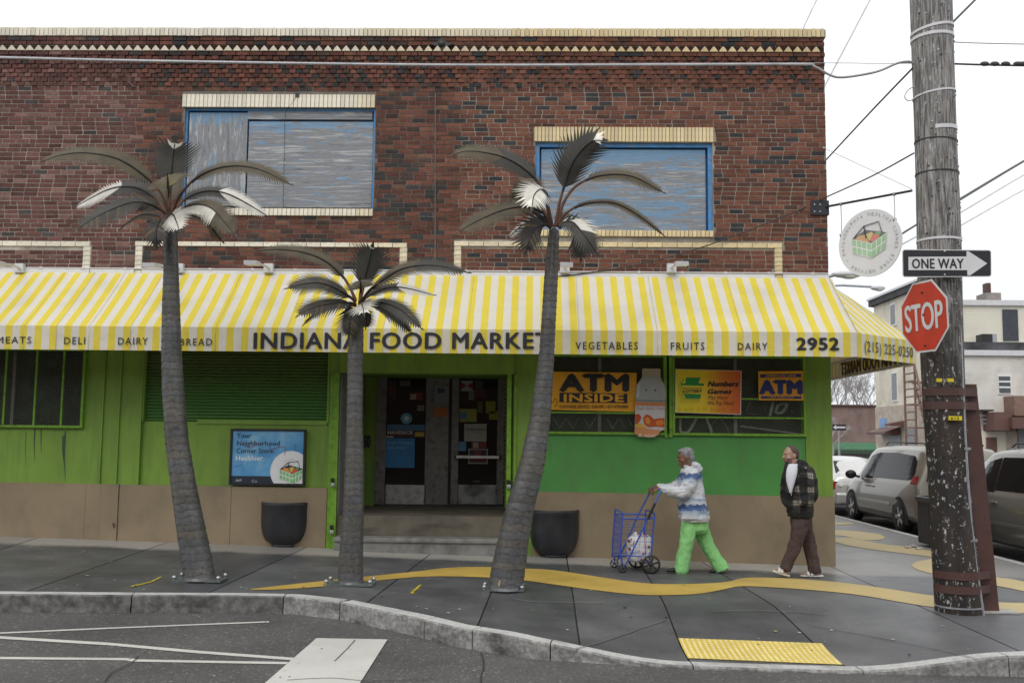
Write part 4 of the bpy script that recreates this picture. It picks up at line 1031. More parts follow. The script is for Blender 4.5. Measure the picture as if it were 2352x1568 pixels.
# framed poster
x0, x1, z0, z1 = R4(530, 984.5, 703, 1114); PO = thing('framed_poster', 'black framed blue poster reading Your Neighborhood Corner Store. Healthier.', 'poster', ((x0 + x1) / 2, -.03, z0))
f = MB(); fw = .03
for b in ((x0, x0 + fw, z0, z1), (x1 - fw, x1, z0, z1), (x0 + fw, x1 - fw, z0, z0 + fw), (x0 + fw, x1 - fw, z1 - fw, z1)): f.box(b[0], b[1], -.055, -.0, b[2], b[3])
f.build('frame', M_black, PO)
def postermat():
    m, n, l, b = mk('blue_poster_print'); t = noise_node(n, l, 3.2, 4); r = ramp(n, l, t.outputs['Fac'], [(.3, (.07, .26, .55)), (.5, (.14, .40, .68)), (.7, (.32, .56, .74))]); l.new(r.outputs[0], b.inputs['Base Color']); b.inputs['Roughness'].default_value = .3; return m
MB().box(x0 + fw, x1 - fw, -.035, 0, z0 + fw, z1 - fw).build('print', postermat(), PO)
MB().box(x0 + fw, x1 - .32, -.038, -.035, z0 + fw, z0 + .13).build('print', flat('23303f'), PO)
cx_, cz_ = at(669, 1082).x, at(669, 1082).z; rr = .29; pts = []
for a in range(40):
    an = a / 40 * 2 * math.pi; x = cx_ + rr * math.cos(an); z = cz_ + rr * math.sin(an)
    pts.append((min(x, x1 - fw - .001), -.040, max(z, z0 + fw + .001)))
MB().prism(pts, (0, .002, 0)).build('print', flat('e4e6e8'), PO)
basket(PO, (cx_ + .01, -.042, cz_ - .03), X, UPV, .34, (0, -1, 0))
for s_, u0_, u1_, vb, vc, hx in (('Your', 544, 576, 1005, 994, '33424f'), ('Neighborhood', 544, 642, 1023, 1012, '33424f'), ('Corner Store.', 543, 630, 1040, 1029, '33424f'), ('Healthier.', 542, 607, 1057, 1046, 'dfeaf0')):
    tx(s_, PO, u0_, vb, u1_, vc, -.037, hx, .015)
tx('AIP', PO, 541, 1105, 555, 1100, -.041, 'b8bec4', .02); tx('Ca', PO, 578, 1107, 590, 1101, -.041, 'b8bec4')
for pts, hx in (([(618, 1014), (622, 1030), (652, 1025), (654, 1045)], 'b0607c'), ([(560, 1012), (568, 1030), (600, 1015)], '9a6a94'), ([(680, 1018), (676, 1026), (683, 1036)], '1c2a38'), ([(540, 1070), (556, 1066), (550, 1060)], 'a8668a'), ([(650, 1060), (675, 1052), (660, 1064)], 'c0506a'), ([(660, 1085), (664, 1075), (668, 1088), (673, 1072), (676, 1088)], '35507c')):
    P = [at(u, v, -.041) for u, v in smooth_px(pts, 4)]; MB().tube(P, .004, 4, flat=.3).build('scribble', flat(hx), PO)
# ATM banner
x0, x1, z0, z1 = R4(1262, 853.5, 1464, 945); a0 = at(1262, 853, -.07); 
BN = thing('atm_banner', 'yellow vinyl banner with black letters ATM INSIDE on the window cage', 'banner', ((x0 + x1) / 2, -.07, z0))
def vinyl(hx): return flat(hx, .4)
m_ = MB(); nn_ = 16
tl, tr_, bl, br = at(1258, 853, -.07), at(1462, 856, -.07), at(1262, 940.5, -.07), at(1463, 945.5, -.07)
for i in range(nn_):
    for j in range(6):
        def q(i_, j_):
            s_, t_2 = i_ / nn_, j_ / 6; p = tl.lerp(tr_, s_).lerp(bl.lerp(br, s_), t_2); p = p + Vector((0, -.008 * math.sin(s_ * 9 + t_2 * 2), 0)); return p
        m_.face([q(i, j + 1), q(i + 1, j + 1), q(i + 1, j), q(i, j)], sm=True)
m_.build('sheet', vinyl('e0a11a'), BN)
YB = -.084
def bt(s, u0, u1, vb, vc, hx, bold=0, Y=YB): tx(s, BN, u0, vb, u1, vc, Y, hx, bold)
bt('ATM', 1288, 1441, 897, 860, '15161a', .05); 
P4 = [at(1285, 901.5, YB), at(1441, 903.5, YB), at(1441, 925.5, YB), at(1285, 923, YB)]; MB().prism(P4, (0, .003, 0)).build('print', flat('15161a'), BN)
bt('INSIDE', 1296, 1432, 922, 905, 'e0a11a', .035, YB - .005); bt('CUSTOMER SERVICE : SUN EPS 1-877-ATM-8880', 1285, 1443, 937, 930, '3a2a12', .01)
for pts in ([(1270, 925), (1276, 915), (1280, 928), (1272, 934)], [(1444, 925), (1452, 918), (1456, 930), (1448, 936)], [(1446, 905), (1455, 898)]):
    MB().tube([at(u, v, YB) for u, v in smooth_px(pts, 4)], .004, 4, flat=.3).build('scribble', flat('5c4512'), BN)
# lottery sign
tl, tr_, br, bl = [at(u, v, -.09) for u, v in ((1551.5, 847), (1703.5, 851), (1702, 952), (1551, 947))]
LO = thing('lottery_sign', 'yellow to orange lottery sign reading Numbers Games Play Here! We Pay Here!', 'sign', ((tl.x + tr_.x) / 2, -.09, bl.z))
def lotmat():
    m, n, l, b = mk('lottery_gradient'); uv = n.new('ShaderNodeUVMap'); sp = n.new('ShaderNodeSeparateXYZ'); l.new(uv.outputs[0], sp.inputs[0])
    r = ramp(n, l, sp.outputs[0], [(0, (.72, .62, .02)), (.42, (.80, .58, .02)), (.72, (.72, .22, .02)), (1, (.60, .10, .02))]); l.new(r.outputs[0], b.inputs['Base Color']); b.inputs['Roughness'].default_value = .35; return m
MB().prism([tl, tr_, br, bl], (0, .02, 0)).build('edge', flat('c9c9c9'), LO)
ins = .985; cc_ = (tl + br) / 2; sc = lambda p: cc_ + (p - cc_) * .975 + Vector((0, -.002, 0))
m_ = MB(); m_.face([sc(bl), sc(br), sc(tr_), sc(tl)], uv=[(0, 0), (1, 0), (1, 1), (0, 1)]); m_.build('print', lotmat(), LO)
def lt(s, u0, u1, vb, vc, hx, bold=0, shear=0): tx(s, LO, u0, vb, u1, vc, -.096, hx, bold, shear)
lt('Numbers', 1626, 1696, 887, 875, '23190f', .035, .3); lt('Games', 1626, 1680, 904, 893, '23190f', .035, .3); lt('Play Here!', 1626, 1673, 917, 908, '3a2a12', 0, .3); lt('We Pay Here!', 1626, 1687, 930, 920, '3a2a12', 0, .3)
def ZL(x, y): return (1194.5 + x * .3125, 790.1 + y * .3125)
G_ = '1d8a3c'
def lp(pts, hx, l=0): MB().prism([at(*ZL(*p), -.093 - .002 * l) for p in pts], (0, .002, 0)).build('emblem', flat(hx), LO)
lp([(1218, 244), (1326, 246), (1312, 286), (1356, 289), (1350, 306), (1186, 303), (1182, 288), (1214, 287)], G_); lp([(1203, 363), (1334, 368), (1322, 402), (1216, 399)], G_)
for d in (0, 1, 2): 
    x = d * 11; P = [(1205 - x * 1.0, 252 + x), (1184 - x, 300 + x * .1), (1205 - x, 405 + x), (1318 + x * .1, 408 + x)]
    MB().tube([at(*ZL(*p), -.094) for p in P], .004, 4, flat=.3).build('emblem', flat(G_), LO)
lt('PENNSYLVANIA', 1570, 1613, 893.5, 889.5, '3a4a20', 0); lt('LOTTERY', 1570, 1612, 901.5, 895, '14241a', .03)
for i in range(9):
    x = 1556 + i * 15 + rb.uniform(-3, 3); MB().tube([at(x, 946, -.094), at(x + 2, 934 + rb.uniform(-3, 3), -.094), at(x + 5, 945, -.094), at(x + 9, 938, -.094)], .003, 4, flat=.3).build('scribble', flat('8a7420'), LO)
# small ATM sign
tl, tr_, br, bl = [at(u, v, -.08) for u, v in ((1741.5, 852.5), (1844.5, 851.5), (1845.5, 919.5), (1743, 919))]
AT = thing('atm_sign', 'small yellow and blue ATM sign hung at the right end of the window cage', 'sign', ((tl.x + tr_.x) / 2, -.08, bl.z))
MB().prism([tl, tr_, br, bl], (0, .012, 0)).build('panel', flat('d99a17', .4), AT)
def pp(par, pts, Y, hx, name='print'): return MB().prism([at(u, v, Y) for u, v in pts], (0, .002, 0)).build(name, flat(hx), par)
pp(AT, [(1746, 859), (1840, 858), (1840, 866), (1746, 867)], -.084, '1f2f6e'); pp(AT, [(1748, 909.5), (1841, 909.5), (1841, 915.5), (1748, 915)], -.084, '1f2f6e')
tx('ATM', AT, 1747, 904, 1840, 874, -.084, '1b2a68', .06); tx('AMERICAN ATM', AT, 1758, 865.5, 1827, 860.5, -.088, 'd0a23c', .02); tx('1-800-4380-ATM', AT, 1764, 914, 1823, 910.5, -.088, 'd0a23c', .01)
# bottle-shaped sign
BO = thing('bottle_sign', 'flat bottle-shaped advertising board with peach label hung on the window post', 'sign', (at(1493, 1000).x, -.12, at(1493, 1003).z))
def bz(p, Y=-.12): return at(*ZL(*p), Y)
def bpoly(pts, hx, Y, name='print', d=.02): return MB().prism([bz(p, Y) for p in pts], (0, d, 0)).build(name, flat(hx, .35), BO)
lft = [(898, 240), (885, 262), (862, 290), (852, 330), (848, 380), (850, 400), (862, 408), (848, 422)]; rgt = [(1068, 428), (1062, 410), (1072, 398), (1072, 340), (1062, 300), (1045, 270), (1032, 240)]
bpoly(lft + rgt, '9a9fa1', -.12, 'bottle_board'); bpoly([(898, 182), (910, 178), (1020, 180), (1032, 186), (1032, 240), (898, 240)], 'aaa294', -.125, 'bottle_cap')
bpoly([(848, 422), (1066, 430), (1064, 625), (1030, 640), (1015, 668), (950, 686), (900, 676), (842, 660)], 'bdbdc0', -.121, 'label')
bpoly([(848, 423), (1066, 431), (1066, 456), (848, 450)], 'c07a4a', -.124, d=.002); bpoly([(842, 610), (1000, 628), (1030, 628), (1016, 666), (950, 684), (900, 674), (842, 658)], 'c98a5c', -.124, d=.002)
bpoly([(846, 515), (875, 512), (892, 535), (885, 560), (870, 580), (846, 600)], 'b04a1e', -.125, d=.002); bpoly([(905, 540), (925, 515), (955, 522), (985, 550), (1010, 545), (1062, 542), (1062, 612), (1000, 605), (940, 610), (910, 585)], 'b8501f', -.126, d=.002)
bpoly([(920, 545), (940, 535), (960, 560), (950, 590), (925, 580)], 'd08a3c', -.129, d=.002); bpoly([(1000, 565), (1040, 555), (1060, 580), (1030, 600), (1000, 590)], 'cf7a30', -.129, d=.002); bpoly([(846, 590), (880, 580), (925, 605), (925, 618), (846, 608)], 'cfa63a', -.128, d=.002)
for p in ((928, 336), (995, 338)): c = bz(p, -.122); MB().ball(c, (.012, .006, .012), 8, 6).build('screw', M_black, BO)
bpoly([(862, 408), (1062, 412), (1060, 420), (860, 417)], '77797c', -.124, d=.002)
bpoly([(866, 300), (880, 285), (875, 385), (858, 390)], 'b5b9ba', -.124, d=.002)
tx('Peach · Peach · Peach', BO, ZL(858, 0)[0], ZL(0, 482)[1], ZL(1062, 0)[0], ZL(0, 460)[1], -.126, 'b06840', 0); tx('A sour', BO, ZL(866, 0)[0], ZL(0, 682)[1], ZL(1002, 0)[0], ZL(0, 655)[1], -.129, 'e5d2c4', .01)
# padlocks
for (u, v), lab in zip([(765, 1109), (763, 1217), (1169, 1113)], ['upper silver padlock on the left green door post', 'lower padlock on the left green door post near the step', 'silver padlock on the green post right of the entrance']):
    c = at(u, v, -.07); t = thing('padlock', lab, 'padlock', c, 'padlocks on the door posts'); MB().bevbox(c.x - .028, c.x + .028, -.10, -.07, c.z - .05, c.z, .008).build('lock_body', M_galv, t)
    MB().tube([(c.x - .018, -.085, c.z), (c.x - .018, -.085, c.z + .035), (c.x, -.085, c.z + .05), (c.x + .018, -.085, c.z + .035), (c.x + .018, -.085, c.z)], .006, 6).build('shackle', M_black, t)
    MB().box(c.x - .035, c.x + .012, -.075, -.049, c.z + .02, c.z + .07).build('hasp', M_black, t)
c = at(262, 1203, -.03); t = MB(); t.ball((c.x, -.05, c.z), .016, 8, 6); t.tube([(c.x, -.05, c.z), (c.x + .01, -.06, c.z - .04)], .01, 6); tag(t.build('pipe_spout', M_rust, loc=c), 'tiny rusty spout on the tan base at left', 'spout')
# ================================================================== PLANTERS
def planter(u, v, rtop, h, lab, twigs):
    p = gnd(u, v); c = Vector((p.x, p.y + .28, zs(p.x, p.y + .28))); t = thing('planter_pot', lab, 'planter', c, 'dark round planters by the wall')
    k_ = rtop
    MB().lathe(c, [(k_ * .56, 0), (k_ * .58, .025), (k_ * .55, .03), (k_ * .66, .05), (k_ * .80, h * .14), (k_ * .91, h * .27), (k_ * .97, h * .42), (k_ * .99, h * .58), (k_ * .985, h * .9), (k_ * 1.0, h * .915), (k_ * 1.0, h * .985), (k_ * .985, h), (k_ * .92, h), (k_ * .90, h * .93), (k_ * .88, h * .85)], 40).build('pot', M_planter, t)
    s = MB(); s.lathe(c, [(.001, h * .88), (k_ * .5, h * .885), (k_ * .89, h * .87)], 24); s.build('soil', M_soil, t)
    if twigs:
        w = MB(); r8 = random.Random(5)
        for i in range(9):
            a = r8.random() * 6.28; rr = r8.uniform(0, k_ * .6); b = c + Vector((math.cos(a) * rr + .05, math.sin(a) * rr, h * .87)); hh = r8.uniform(.05, .2)
            q = b + Vector((r8.uniform(-.04, .04), 0, hh)); w.tube([b, (b + q) / 2 + Vector((.01, 0, 0)), q], .004, 4); w.tube([(b + q) / 2, (b + q) / 2 + Vector((r8.uniform(-.05, .05), 0, .04))], .003, 4)
        w.build('dry_twigs', mat('dry_twig', (.12, .06, .04), .8), t)
planter(643, 1258, .35, .62, 'dark round planter with dry twigs under the blue poster', True)
planter(1274, 1283, .35, .65, 'dark round planter with bare soil right of the tall right palm', False)
# ================================================================== METAL PALMS
M_leafd = mat('dark_palm_sheet', (.030, .028, .022), .55, metal=.15, var=.25, scale=9, bp=.1, stretch=None)
M_leafo = mat('olive_palm_sheet', (.066, .050, .024), .55, metal=.15, var=.3, scale=7, bp=.1)
M_leafl = mat('skylit_palm_sheet', (.58, .56, .50), .38, metal=.25, var=.12, scale=9, bp=.05)  # pale colour stands in for sky reflected on the upper faces
M_spine = mat('dark_spine', (.022, .018, .015), .5, metal=.3)
M_stalk = mat('rusty_stalk', (.11, .050, .030), .6, metal=.2, var=.3, scale=12)
def catmull(P, k):
    o = []
    for i in range(len(P) - 1):
        p0 = P[max(i - 1, 0)]; p1 = P[i]; p2 = P[i + 1]; p3 = P[min(i + 2, len(P) - 1)]
        for j in range(k):
            t = j / k; o.append(.5 * ((2 * p1) + (-p0 + p2) * t + (2 * p0 - 5 * p1 + 4 * p2 - p3) * t * t + (-p0 + 3 * p1 - 3 * p2 + p3) * t ** 3))
    o.append(P[-1]); return o
rf = random.Random(4)
def frond(par, px, dy, Y0, wid, start=.25, top=M_leafd, mats=None, roll=0.0, fold=.45, face=None):
    if face is None: face = (0, -1, .75); fold = .18
    wid = wid * 1.22
    """px: pixel path of the spine, dy: depth offsets along it (metres). blade both sides of the spine."""
    P = catmull([at(u, v, Y0 + d) for (u, v), d in zip(px, dy)], 8); n = len(P)
    L_ = [0]
    for a, b in zip(P, P[1:]): L_.append(L_[-1] + (b - a).length)
    T = L_[-1]
    def pos(s):
        s = max(0, min(T, s)); 
        for i in range(n - 1):
            if L_[i + 1] >= s: 
                f = (s - L_[i]) / max(1e-6, L_[i + 1] - L_[i]); return P[i].lerp(P[i + 1], f), (P[i + 1] - P[i]).normalized()
        return P[-1], (P[-1] - P[-2]).normalized()
    mb = MB(); s0 = T * start; N_ = max(14, int((T - s0) / .036))
    prevS = None
    rows = {1: [], -1: []}
    for i in range(N_ + 1):
        f = i / N_; s = s0 + (T - s0) * f; p, t = pos(s)
        sd_ = t.cross(Vector((0, 0, 1)))
        if sd_.length < .2: sd_ = t.cross(Vector((0, 1, 0)) if face is None else Vector(face))
        if face is not None: sd_ = t.cross(Vector(face))
        sd_.normalize()
        if prevS is not None and sd_.dot(prevS) < 0: sd_ = -sd_
        prevS = sd_; up = sd_.cross(t).normalized()
        if up.z < 0 and face is None: up = -up
        w = wid * (math.sin(math.pi * min(1, (f * .86 + .16))) ** .6) * (1 if f < .93 else 1 - (f - .93) * 5)
        for sg in (1, -1):
            dirn = (sd_ * sg * math.cos(fold) + up * -math.sin(fold)); 
            if roll: dirn = Matrix.Rotation(roll, 3, t) @ dirn
            rows[sg].append((p, t, dirn.normalized(), w))
    for sg in (1, -1):
        rw = rows[sg]
        for i in range(N_):
            p, t, d, w = rw[i]; p2, t2, d2, w2 = rw[i + 1]
            mb.cur = (i % 2 if rf.random() < .3 else 0) if mats is None else mats(i / N_, sg)
            # tooth: base quad then pointed tip swept forward
            a1 = p + d * w * .45 + t * w * .35; b1 = p2 + d2 * w2 * .45 + t2 * w2 * .35
            j = rf.uniform(.9, 1.1); tip = p2 + d2 * w2 * j + t2 * w2 * .80 * j
            mb.raw([p, p2, b1, a1, tip], [(0, 1, 2, 3), (3, 2, 4)] if sg > 0 else [(3, 2, 1, 0), (4, 2, 3)])
    # tip
    p, t, d, w = rows[1][-1]; mb.cur = 1 if top == M_leafo else 0; mb.raw([p, p + d * wid * .10, p + t * wid * .32, p - d * wid * .10], [(0, 1, 2), (0, 2, 3)])
    o = mb.build('frond', [top, M_leafo, M_leafl] if mats else [top, M_leafo], par)
    sp = MB(); k0 = next(i for i in range(n) if L_[i] >= s0 * .98)
    offs = Vector((0, -.004, -.008))
    sp.tube([q + offs for q in P[max(0, k0 - 1):]], [max(.005, .016 * (1 - .75 * (L_[i] - s0) / (T - s0))) for i in range(max(0, k0 - 1), n)], 6); sp.build('spine', M_spine, o)
    st = MB(); st.tube(P[:k0 + 1], [.02 - .006 * i / max(1, k0) for i in range(k0 + 1)], 6); st.build('stalk', M_stalk, o)
    return o
def palm(lab, edges, Yb, fronds, plate, loc_px):
    """edges: (v, u_left, u_right) down the trunk"""
    b = gnd(*loc_px); b = Vector((b.x, b.y, zs(b.x, b.y)))
    t = thing('metal_palm_tree', lab, 'palm sculpture', b, 'sculpted metal palm trees on the pavement'); Y0 = b.y
    E = []
    for v, a, c in edges:
        p, q = at(a, v, Y0), at(c, v, Y0); E.append(((p + q) / 2, (q - p).length / 2))
    E.sort(key=lambda e_: e_[0].z)
    def tr(z):
        if z <= E[0][0].z: return E[0]
        for (p, r), (q, s) in zip(E, E[1:]):
            if z <= q.z: f = (z - p.z) / (q.z - p.z); f2 = f; return (p.lerp(q, f2), r + (s - r) * f)
        return E[-1]
    z0, z1 = b.z + .012, E[-1][0].z
    rr_ = random.Random(len(lab)); z = z0; step = .078; i = 0
    pal = [(.20, .205, .215), (.20, .197, .19), (.195, .192, .178), (.205, .208, .215), (.19, .195, .205), (.215, .208, .188), (.195, .195, .187)]
    smoothr = []
    while z < z1 - .02:
        h = step * rr_.uniform(.85, 1.15); f = (z - z0) / (z1 - z0); m_ = MB(); m_.usecol = True
        s_ = .72 * rr_.uniform(.92, 1.06) * (1 - .25 * f); m_.col = tuple(x * s_ for x in rr_.choice(pal)); ph_ = rr_.random() * 6.28; ns = 28; amp = .011 * rr_.uniform(.6, 1.2)
        rings = []
        for k_, (zz, dr) in enumerate([(-.045, .0045), (.0, .004), (h * .5, .0015), (h + .012, -.002)]):
            c, r = tr(z + zz if zz > 0 else z); ring = []
            if zz < 0: c = tr(max(z0, z - .0))[0]; 
            for a in range(ns):
                an = 2 * math.pi * a / ns; wv = amp * (math.sin(an * 6 + ph_) + .6 * math.sin(an * 4 + ph_ * 2)) * (1 if k_ < 2 else .2)
                zz2 = z + (zz * .35 if zz < 0 else zz) + wv * (1 if z > z0 + .06 else 0)
                ring.append(Vector((c.x + (r + dr) * math.cos(an), c.y + (r + dr) * math.sin(an), max(zz2, z0))))
            rings.append(ring)
        m_.loft(rings, cap=False); m_.build('trunk_ring', M_ring, t); z += h; i += 1
    # crown socket
    c, r = E[-1]; MB().lathe(c, [(r * .98, -.05), (r * .95, .01), (r * .4, .05), (.01, .06)], 16).build('crown_socket', M_spine, t)
    # base plate and bolts
    w, dd = plate; m_ = MB()
    m_.obox((b.x, b.y, b.z + .012), (1, 0, 0), (0, 1, 0), (0, 0, 1), w, dd, .010); m_.build('base_plate', mat('grey_green_plate', (.14, .17, .16), .5, metal=.4, var=.25, scale=10), t)
    for sx_ in (-1, 1):
        for sy_ in (-1, 1):
            q = Vector((b.x + sx_ * w * .9, b.y + sy_ * dd * .88, b.z + .02)); MB().lathe(q, [(.022, 0), (.022, .022), (.026, .024), (.026, .034), (.020, .048), (.001, .054)], 12, cap=True).build('bolt', M_galv, t)
    for fr_ in fronds: frond(t, Y0=Y0, **fr_)
    return t
def zz(f, ox, oy, *pts): return [(ox + x * f, oy + y * f) for x, y in pts]
a_ = lambda *p: zz(.4297, 0, 0, *p)
lightfar = lambda f, sg: 2 if f > .38 else 0  # frond stretches painted pale as if their top face mirrored the sky
lightall = lambda f, sg: 2
tipl = lambda f, sg: 2 if f > .82 else 0
P1 = [
 dict(px=a_((908, 1185), (910, 1060), (915, 940), (924, 840), (934, 765)), dy=[0, .02, .02, .02, .0], wid=.27, start=.44, face=(0, -1, .0), fold=.1, mats=tipl),
 dict(px=a_((900, 1150), (870, 1050), (790, 950), (640, 850), (470, 815), (330, 825), (215, 865)), dy=[0, -.05, -.1, -.15, -.2, -.25, -.3], wid=.17, start=.25, top=M_leafo, fold=.75),
 dict(px=a_((895, 1150), (850, 1080), (760, 1010), (660, 995), (570, 1015), (480, 1060), (400, 1105)), dy=[0, .1, .2, .3, .4, .5, .6], wid=.17, start=.25, fold=.5, mats=lightfar),
 dict(px=a_((895, 1160), (860, 1120), (790, 1085), (700, 1080), (590, 1120), (500, 1165), (420, 1215)), dy=[0, -.1, -.2, -.35, -.5, -.65, -.75], wid=.2, start=.12, fold=.8),
 dict(px=a_((890, 1180), (840, 1150), (760, 1145), (690, 1180), (635, 1230)), dy=[0, .2, .4, .6, .75], wid=.10, start=.2, fold=.6, top=M_leafo),
 dict(px=a_((890, 1185), (862, 1170), (840, 1210), (835, 1270), (838, 1320)), dy=[0, -.2, -.3, -.35, -.35], wid=.14, start=.15, face=(0, -1, 0), fold=.1, top=M_spine),
 dict(px=a_((920, 1150), (960, 1050), (1050, 950), (1170, 895), (1300, 885), (1420, 915), (1555, 985)), dy=[0, -.05, -.1, -.15, -.2, -.25, -.3], wid=.13, start=.28, top=M_leafo, fold=.7),
 dict(px=a_((925, 1150), (960, 1090), (1030, 1040), (1120, 1018), (1220, 1035), (1330, 1090), (1435, 1155)), dy=[0, .1, .2, .3, .4, .5, .6], wid=.14, start=.2, fold=.45, mats=lightfar),
 dict(px=a_((930, 1160), (980, 1110), (1060, 1090), (1130, 1110), (1190, 1170), (1255, 1250)), dy=[0, -.15, -.3, -.45, -.6, -.7], wid=.17, start=.15, fold=.6, mats=lambda f, sg: 2 if sg > 0 and f < .6 else 1),
 dict(px=a_((930, 1175), (980, 1150), (1060, 1160), (1130, 1210), (1190, 1290)), dy=[0, .1, .25, .4, .5], wid=.12, start=.15, fold=.7, top=M_leafo),
 dict(px=a_((908, 1180), (915, 1145), (930, 1150), (945, 1185), (960, 1228)), dy=[0, -.2, -.4, -.6, -.7], wid=.16, start=.2, face=(0, -1, .3), fold=.1, mats=lightall),
 dict(px=a_((905, 1170), (903, 1060), (900, 990), (898, 955), (897, 935)), dy=[0, .1, -.15, -.45, -.6], wid=.26, start=.5, fold=-.15, mats=lightall),
 dict(px=a_((915, 1170), (900, 1080), (890, 1000), (875, 980)), dy=[0, .2, .45, .7], wid=.2, start=.3, face=(0, -1, .1), fold=.1, top=M_leafo)]
palm('tall metal palm sculpture at left, standing in front of the roller shutter', [(520, 376, 406), (620, 377, 409), (700, 373.5, 412), (808, 372, 416), (897, 373.5, 422), (1013, 381, 432), (1114, 394, 450), (1200, 405, 468), (1270, 415, 483), (1334, 425, 496)], 0, P1, (.27, .14), (459, 1333))
b_ = lambda *p: zz(.3125, 551, 514.5, *p)
P2 = [
 dict(px=b_((880, 570), (905, 480), (920, 380), (945, 290), (965, 200), (972, 170)), dy=[0, .03, .02, -.0, -.03, -.05], wid=.22, start=.30, face=(0, -1, .2), fold=.12, mats=lambda f, sg: 2 if f > .9 else 0),
 dict(px=b_((850, 560), (800, 450), (720, 340), (600, 250), (450, 200), (280, 182), (115, 195)), dy=[0, 0, 0, 0, 0, 0, 0], wid=.11, start=.22, top=M_leafo, fold=.9),
 dict(px=b_((850, 570), (790, 520), (700, 465), (600, 430), (500, 430), (420, 445), (350, 470)), dy=[0, -.1, -.2, -.3, -.35, -.4, -.45], wid=.16, start=.12, fold=-.35),
 dict(px=b_((850, 590), (800, 575), (720, 575), (620, 590), (540, 610), (470, 640), (430, 670)), dy=[0, -.1, -.2, -.3, -.4, -.5, -.55], wid=.16, start=.12, fold=.5),
 dict(px=b_((850, 600), (760, 590), (650, 600), (560, 650), (500, 700), (462, 742)), dy=[0, .1, .2, .3, .4, .45], wid=.08, start=.15, fold=.4),
 dict(px=b_((850, 620), (830, 630), (815, 680), (805, 740), (800, 820)), dy=[0, -.08, -.12, -.15, -.15], wid=.14, start=.05, face=(0, -1, 0), fold=.1),
 dict(px=b_((900, 560), (960, 480), (1060, 400), (1180, 330), (1320, 300), (1480, 305), (1680, 355)), dy=[0, -.1, -.2, -.25, -.3, -.35, -.4], wid=.13, start=.15, fold=.75, mats=lambda f, sg: 0 if f > .45 else 1),
 dict(px=b_((900, 570), (950, 520), (1040, 475), (1140, 458), (1240, 470), (1330, 492), (1430, 520)), dy=[0, .1, .2, .3, .4, .5, .6], wid=.10, start=.12, fold=.4, mats=lambda f, sg: 2 if f > .4 else 0),
 dict(px=b_((900, 590), (970, 570), (1060, 575), (1160, 610), (1250, 680), (1335, 765)), dy=[0, -.15, -.25, -.35, -.45, -.5], wid=.12, start=.2, fold=.5),
 dict(px=b_((900, 600), (980, 595), (1060, 620), (1150, 680), (1215, 740), (1262, 795)), dy=[0, .05, .1, .15, .2, .25], wid=.11, start=.12, fold=.5),
 dict(px=b_((885, 600), (895, 580), (900, 590), (908, 620), (912, 655)), dy=[0, -.2, -.4, -.5, -.55], wid=.17, start=.15, face=(0, -1, .3), fold=.1, mats=lightall),
 dict(px=b_((900, 620), (915, 640), (925, 690), (925, 760)), dy=[0, -.05, -.1, -.12], wid=.10, start=.05, face=(0, -1, 0), fold=.1),
 dict(px=b_((880, 590), (885, 520), (890, 470), (888, 440), (886, 410)), dy=[0, .1, -.1, -.35, -.5], wid=.22, start=.45, fold=-.15, mats=lightall)]
palm('short metal palm sculpture in the middle, in front of the shop entrance', [(720, 812, 835), (808, 799, 834), (880, 798, 833.5), (964, 796, 833), (1069, 793, 836), (1175, 788, 835), (1280, 779, 833), (1342, 777, 834)], 0, P2, (.27, .14), (804, 1342))
c_ = lambda *p: zz(.2344, 1010.7, 303.2, *p)
